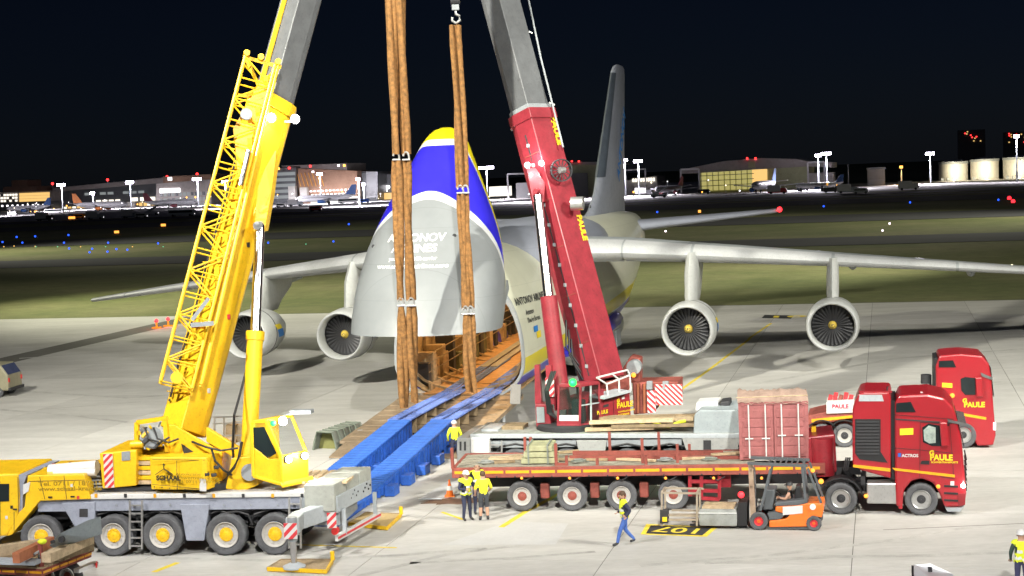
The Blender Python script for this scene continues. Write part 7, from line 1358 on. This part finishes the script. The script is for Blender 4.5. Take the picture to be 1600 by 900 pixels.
# van cut by the left picture edge
c = W0.gz(14, 621); t = thing('service_van', 'olive van cut off by the left picture edge', 'van', (c.x, c.y, 0), rad(-8)); vm = M('olive van paint', (.27, .25, .17), .5, var=.1)
MB().prism([(-5, 0, .4), (0, 0, .4), (0, 0, 1.3), (-.45, 0, 1.95), (-5, 0, 2.05)], (0, 1.9, 0)).build('body', vm, t, bevel=.08); MB().prism([(-4.6, -.012, 1.25), (-.5, -.012, 1.25), (-.62, -.012, 1.8), (-4.6, -.012, 1.88)], (0, .012, 0)).build('side_windows', M('van glass', (.05, .06, .12), .1), t); MB().prism([(-.03, .12, 1.34), (-.42, .12, 1.9), (-.42, 1.78, 1.9), (-.03, 1.78, 1.34)], (.02, 0, .01)).build('rear_window', MATS['van glass'], t)
for x in (-.7, -3.9):
    for y, f in ((.1, False), (1.8, True)): wheel(t, (x, y, .33), .33, .22, mgrey, dark, 'van', f)
MB().box(-.0, .04, .05, .2, .9, 1.15).box(0, .04, 1.7, 1.85, .9, 1.15).build('tail_lamps', M('tail lamp red', (0, 0, 0)), t); MB().box(-.02, .12, .0, 1.9, .38, .55).build('bumper', dark, t, bevel=.03)
# white car with raised tailgate at the bottom right
c = W0.gz(1556, 914, 1.55); FC = Frame(c.x, c.y, -14); t = FC.root('passenger_car', 'white car with raised tailgate at the bottom right corner', 'car'); cwp = M('car white', (.6, .6, .63), .3, coat=.5, var=.01, grime=.0)
MB().loft([[V3((x, s * w_, z)) for s, z in ((-1, z0), (-1, z1), (-.86, z2), (.86, z2), (1, z1), (1, z0))] for x, w_, z0, z1, z2 in ((-1.2, .82, .45, .9, 1.0), (-1.05, .9, .35, .95, 1.5), (-.3, .92, .3, .98, 1.58), (.9, .92, .3, .98, 1.56), (1.6, .92, .3, .95, 1.05), (2.6, .88, .3, .8, .88), (3.0, .75, .4, .65, .7))]).build('body', cwp, t, True, angle=35)
MB().prism([(-.95, -.925, 1.02), (1.45, -.93, 1.02), (.85, -.83, 1.48), (-.85, -.83, 1.5)], (0, .02, 0)).build('side_window', glass, t); MB().prism([(-1.12, -.72, .95), (-1.12, .72, .95), (-1.0, .7, 1.46), (-1.0, -.7, 1.46)], (-.04, 0, 0)).build('boot_opening', black, t); MB().prism([(1.55, -.75, 1.07), (1.55, .75, 1.07), (.98, .72, 1.53), (.98, -.72, 1.53)], (.03, 0, .03)).build('windscreen', glass, t)
tg = MB().prism([(-1.0, -.72, 1.56), (-1.0, .72, 1.56), (-1.55, .74, 1.82), (-1.95, .7, 1.78), (-1.95, -.7, 1.78), (-1.55, -.74, 1.82)], (.02, 0, .06)).build('tailgate', cwp, t, bevel=.02); MB().prism([(-1.08, -.6, 1.55), (-1.08, .6, 1.55), (-1.5, .62, 1.77), (-1.5, -.62, 1.77)], (0, 0, -.015)).build('rear_window', glass, tg); MB().bar((-1.97, -.7, 1.78), (-1.97, .7, 1.78), .05, .08).build('tailgate_edge', black, tg); MB().bar((-1.55, -.2, 1.9), (-1.55, .2, 1.9), .1, .03).build('badge_strip', dark, tg)
for s in (-.68, .68): MB().bar((-1.1, s, 1.0), (-1.5, s, 1.74), .03).build('tailgate_strut', dark, t)
for x in (-.6, 2.1):
    for y, f in ((-.82, False), (.82, True)): wheel(t, (x, y, .33), .33, .22, alu, dark, 'car', f)
MB().tube([(.9, -.3, 1.56), (1.3, -.3, 1.7), (1.9, -.3, 1.72)], .015, 5).build('antenna', black, t)
for y in (-.8, .66): MB().box(-1.24, -1.18, y, y + .14, .8, 1.0).build('tail_lamp', M('tail lamp red', (0, 0, 0)), t)
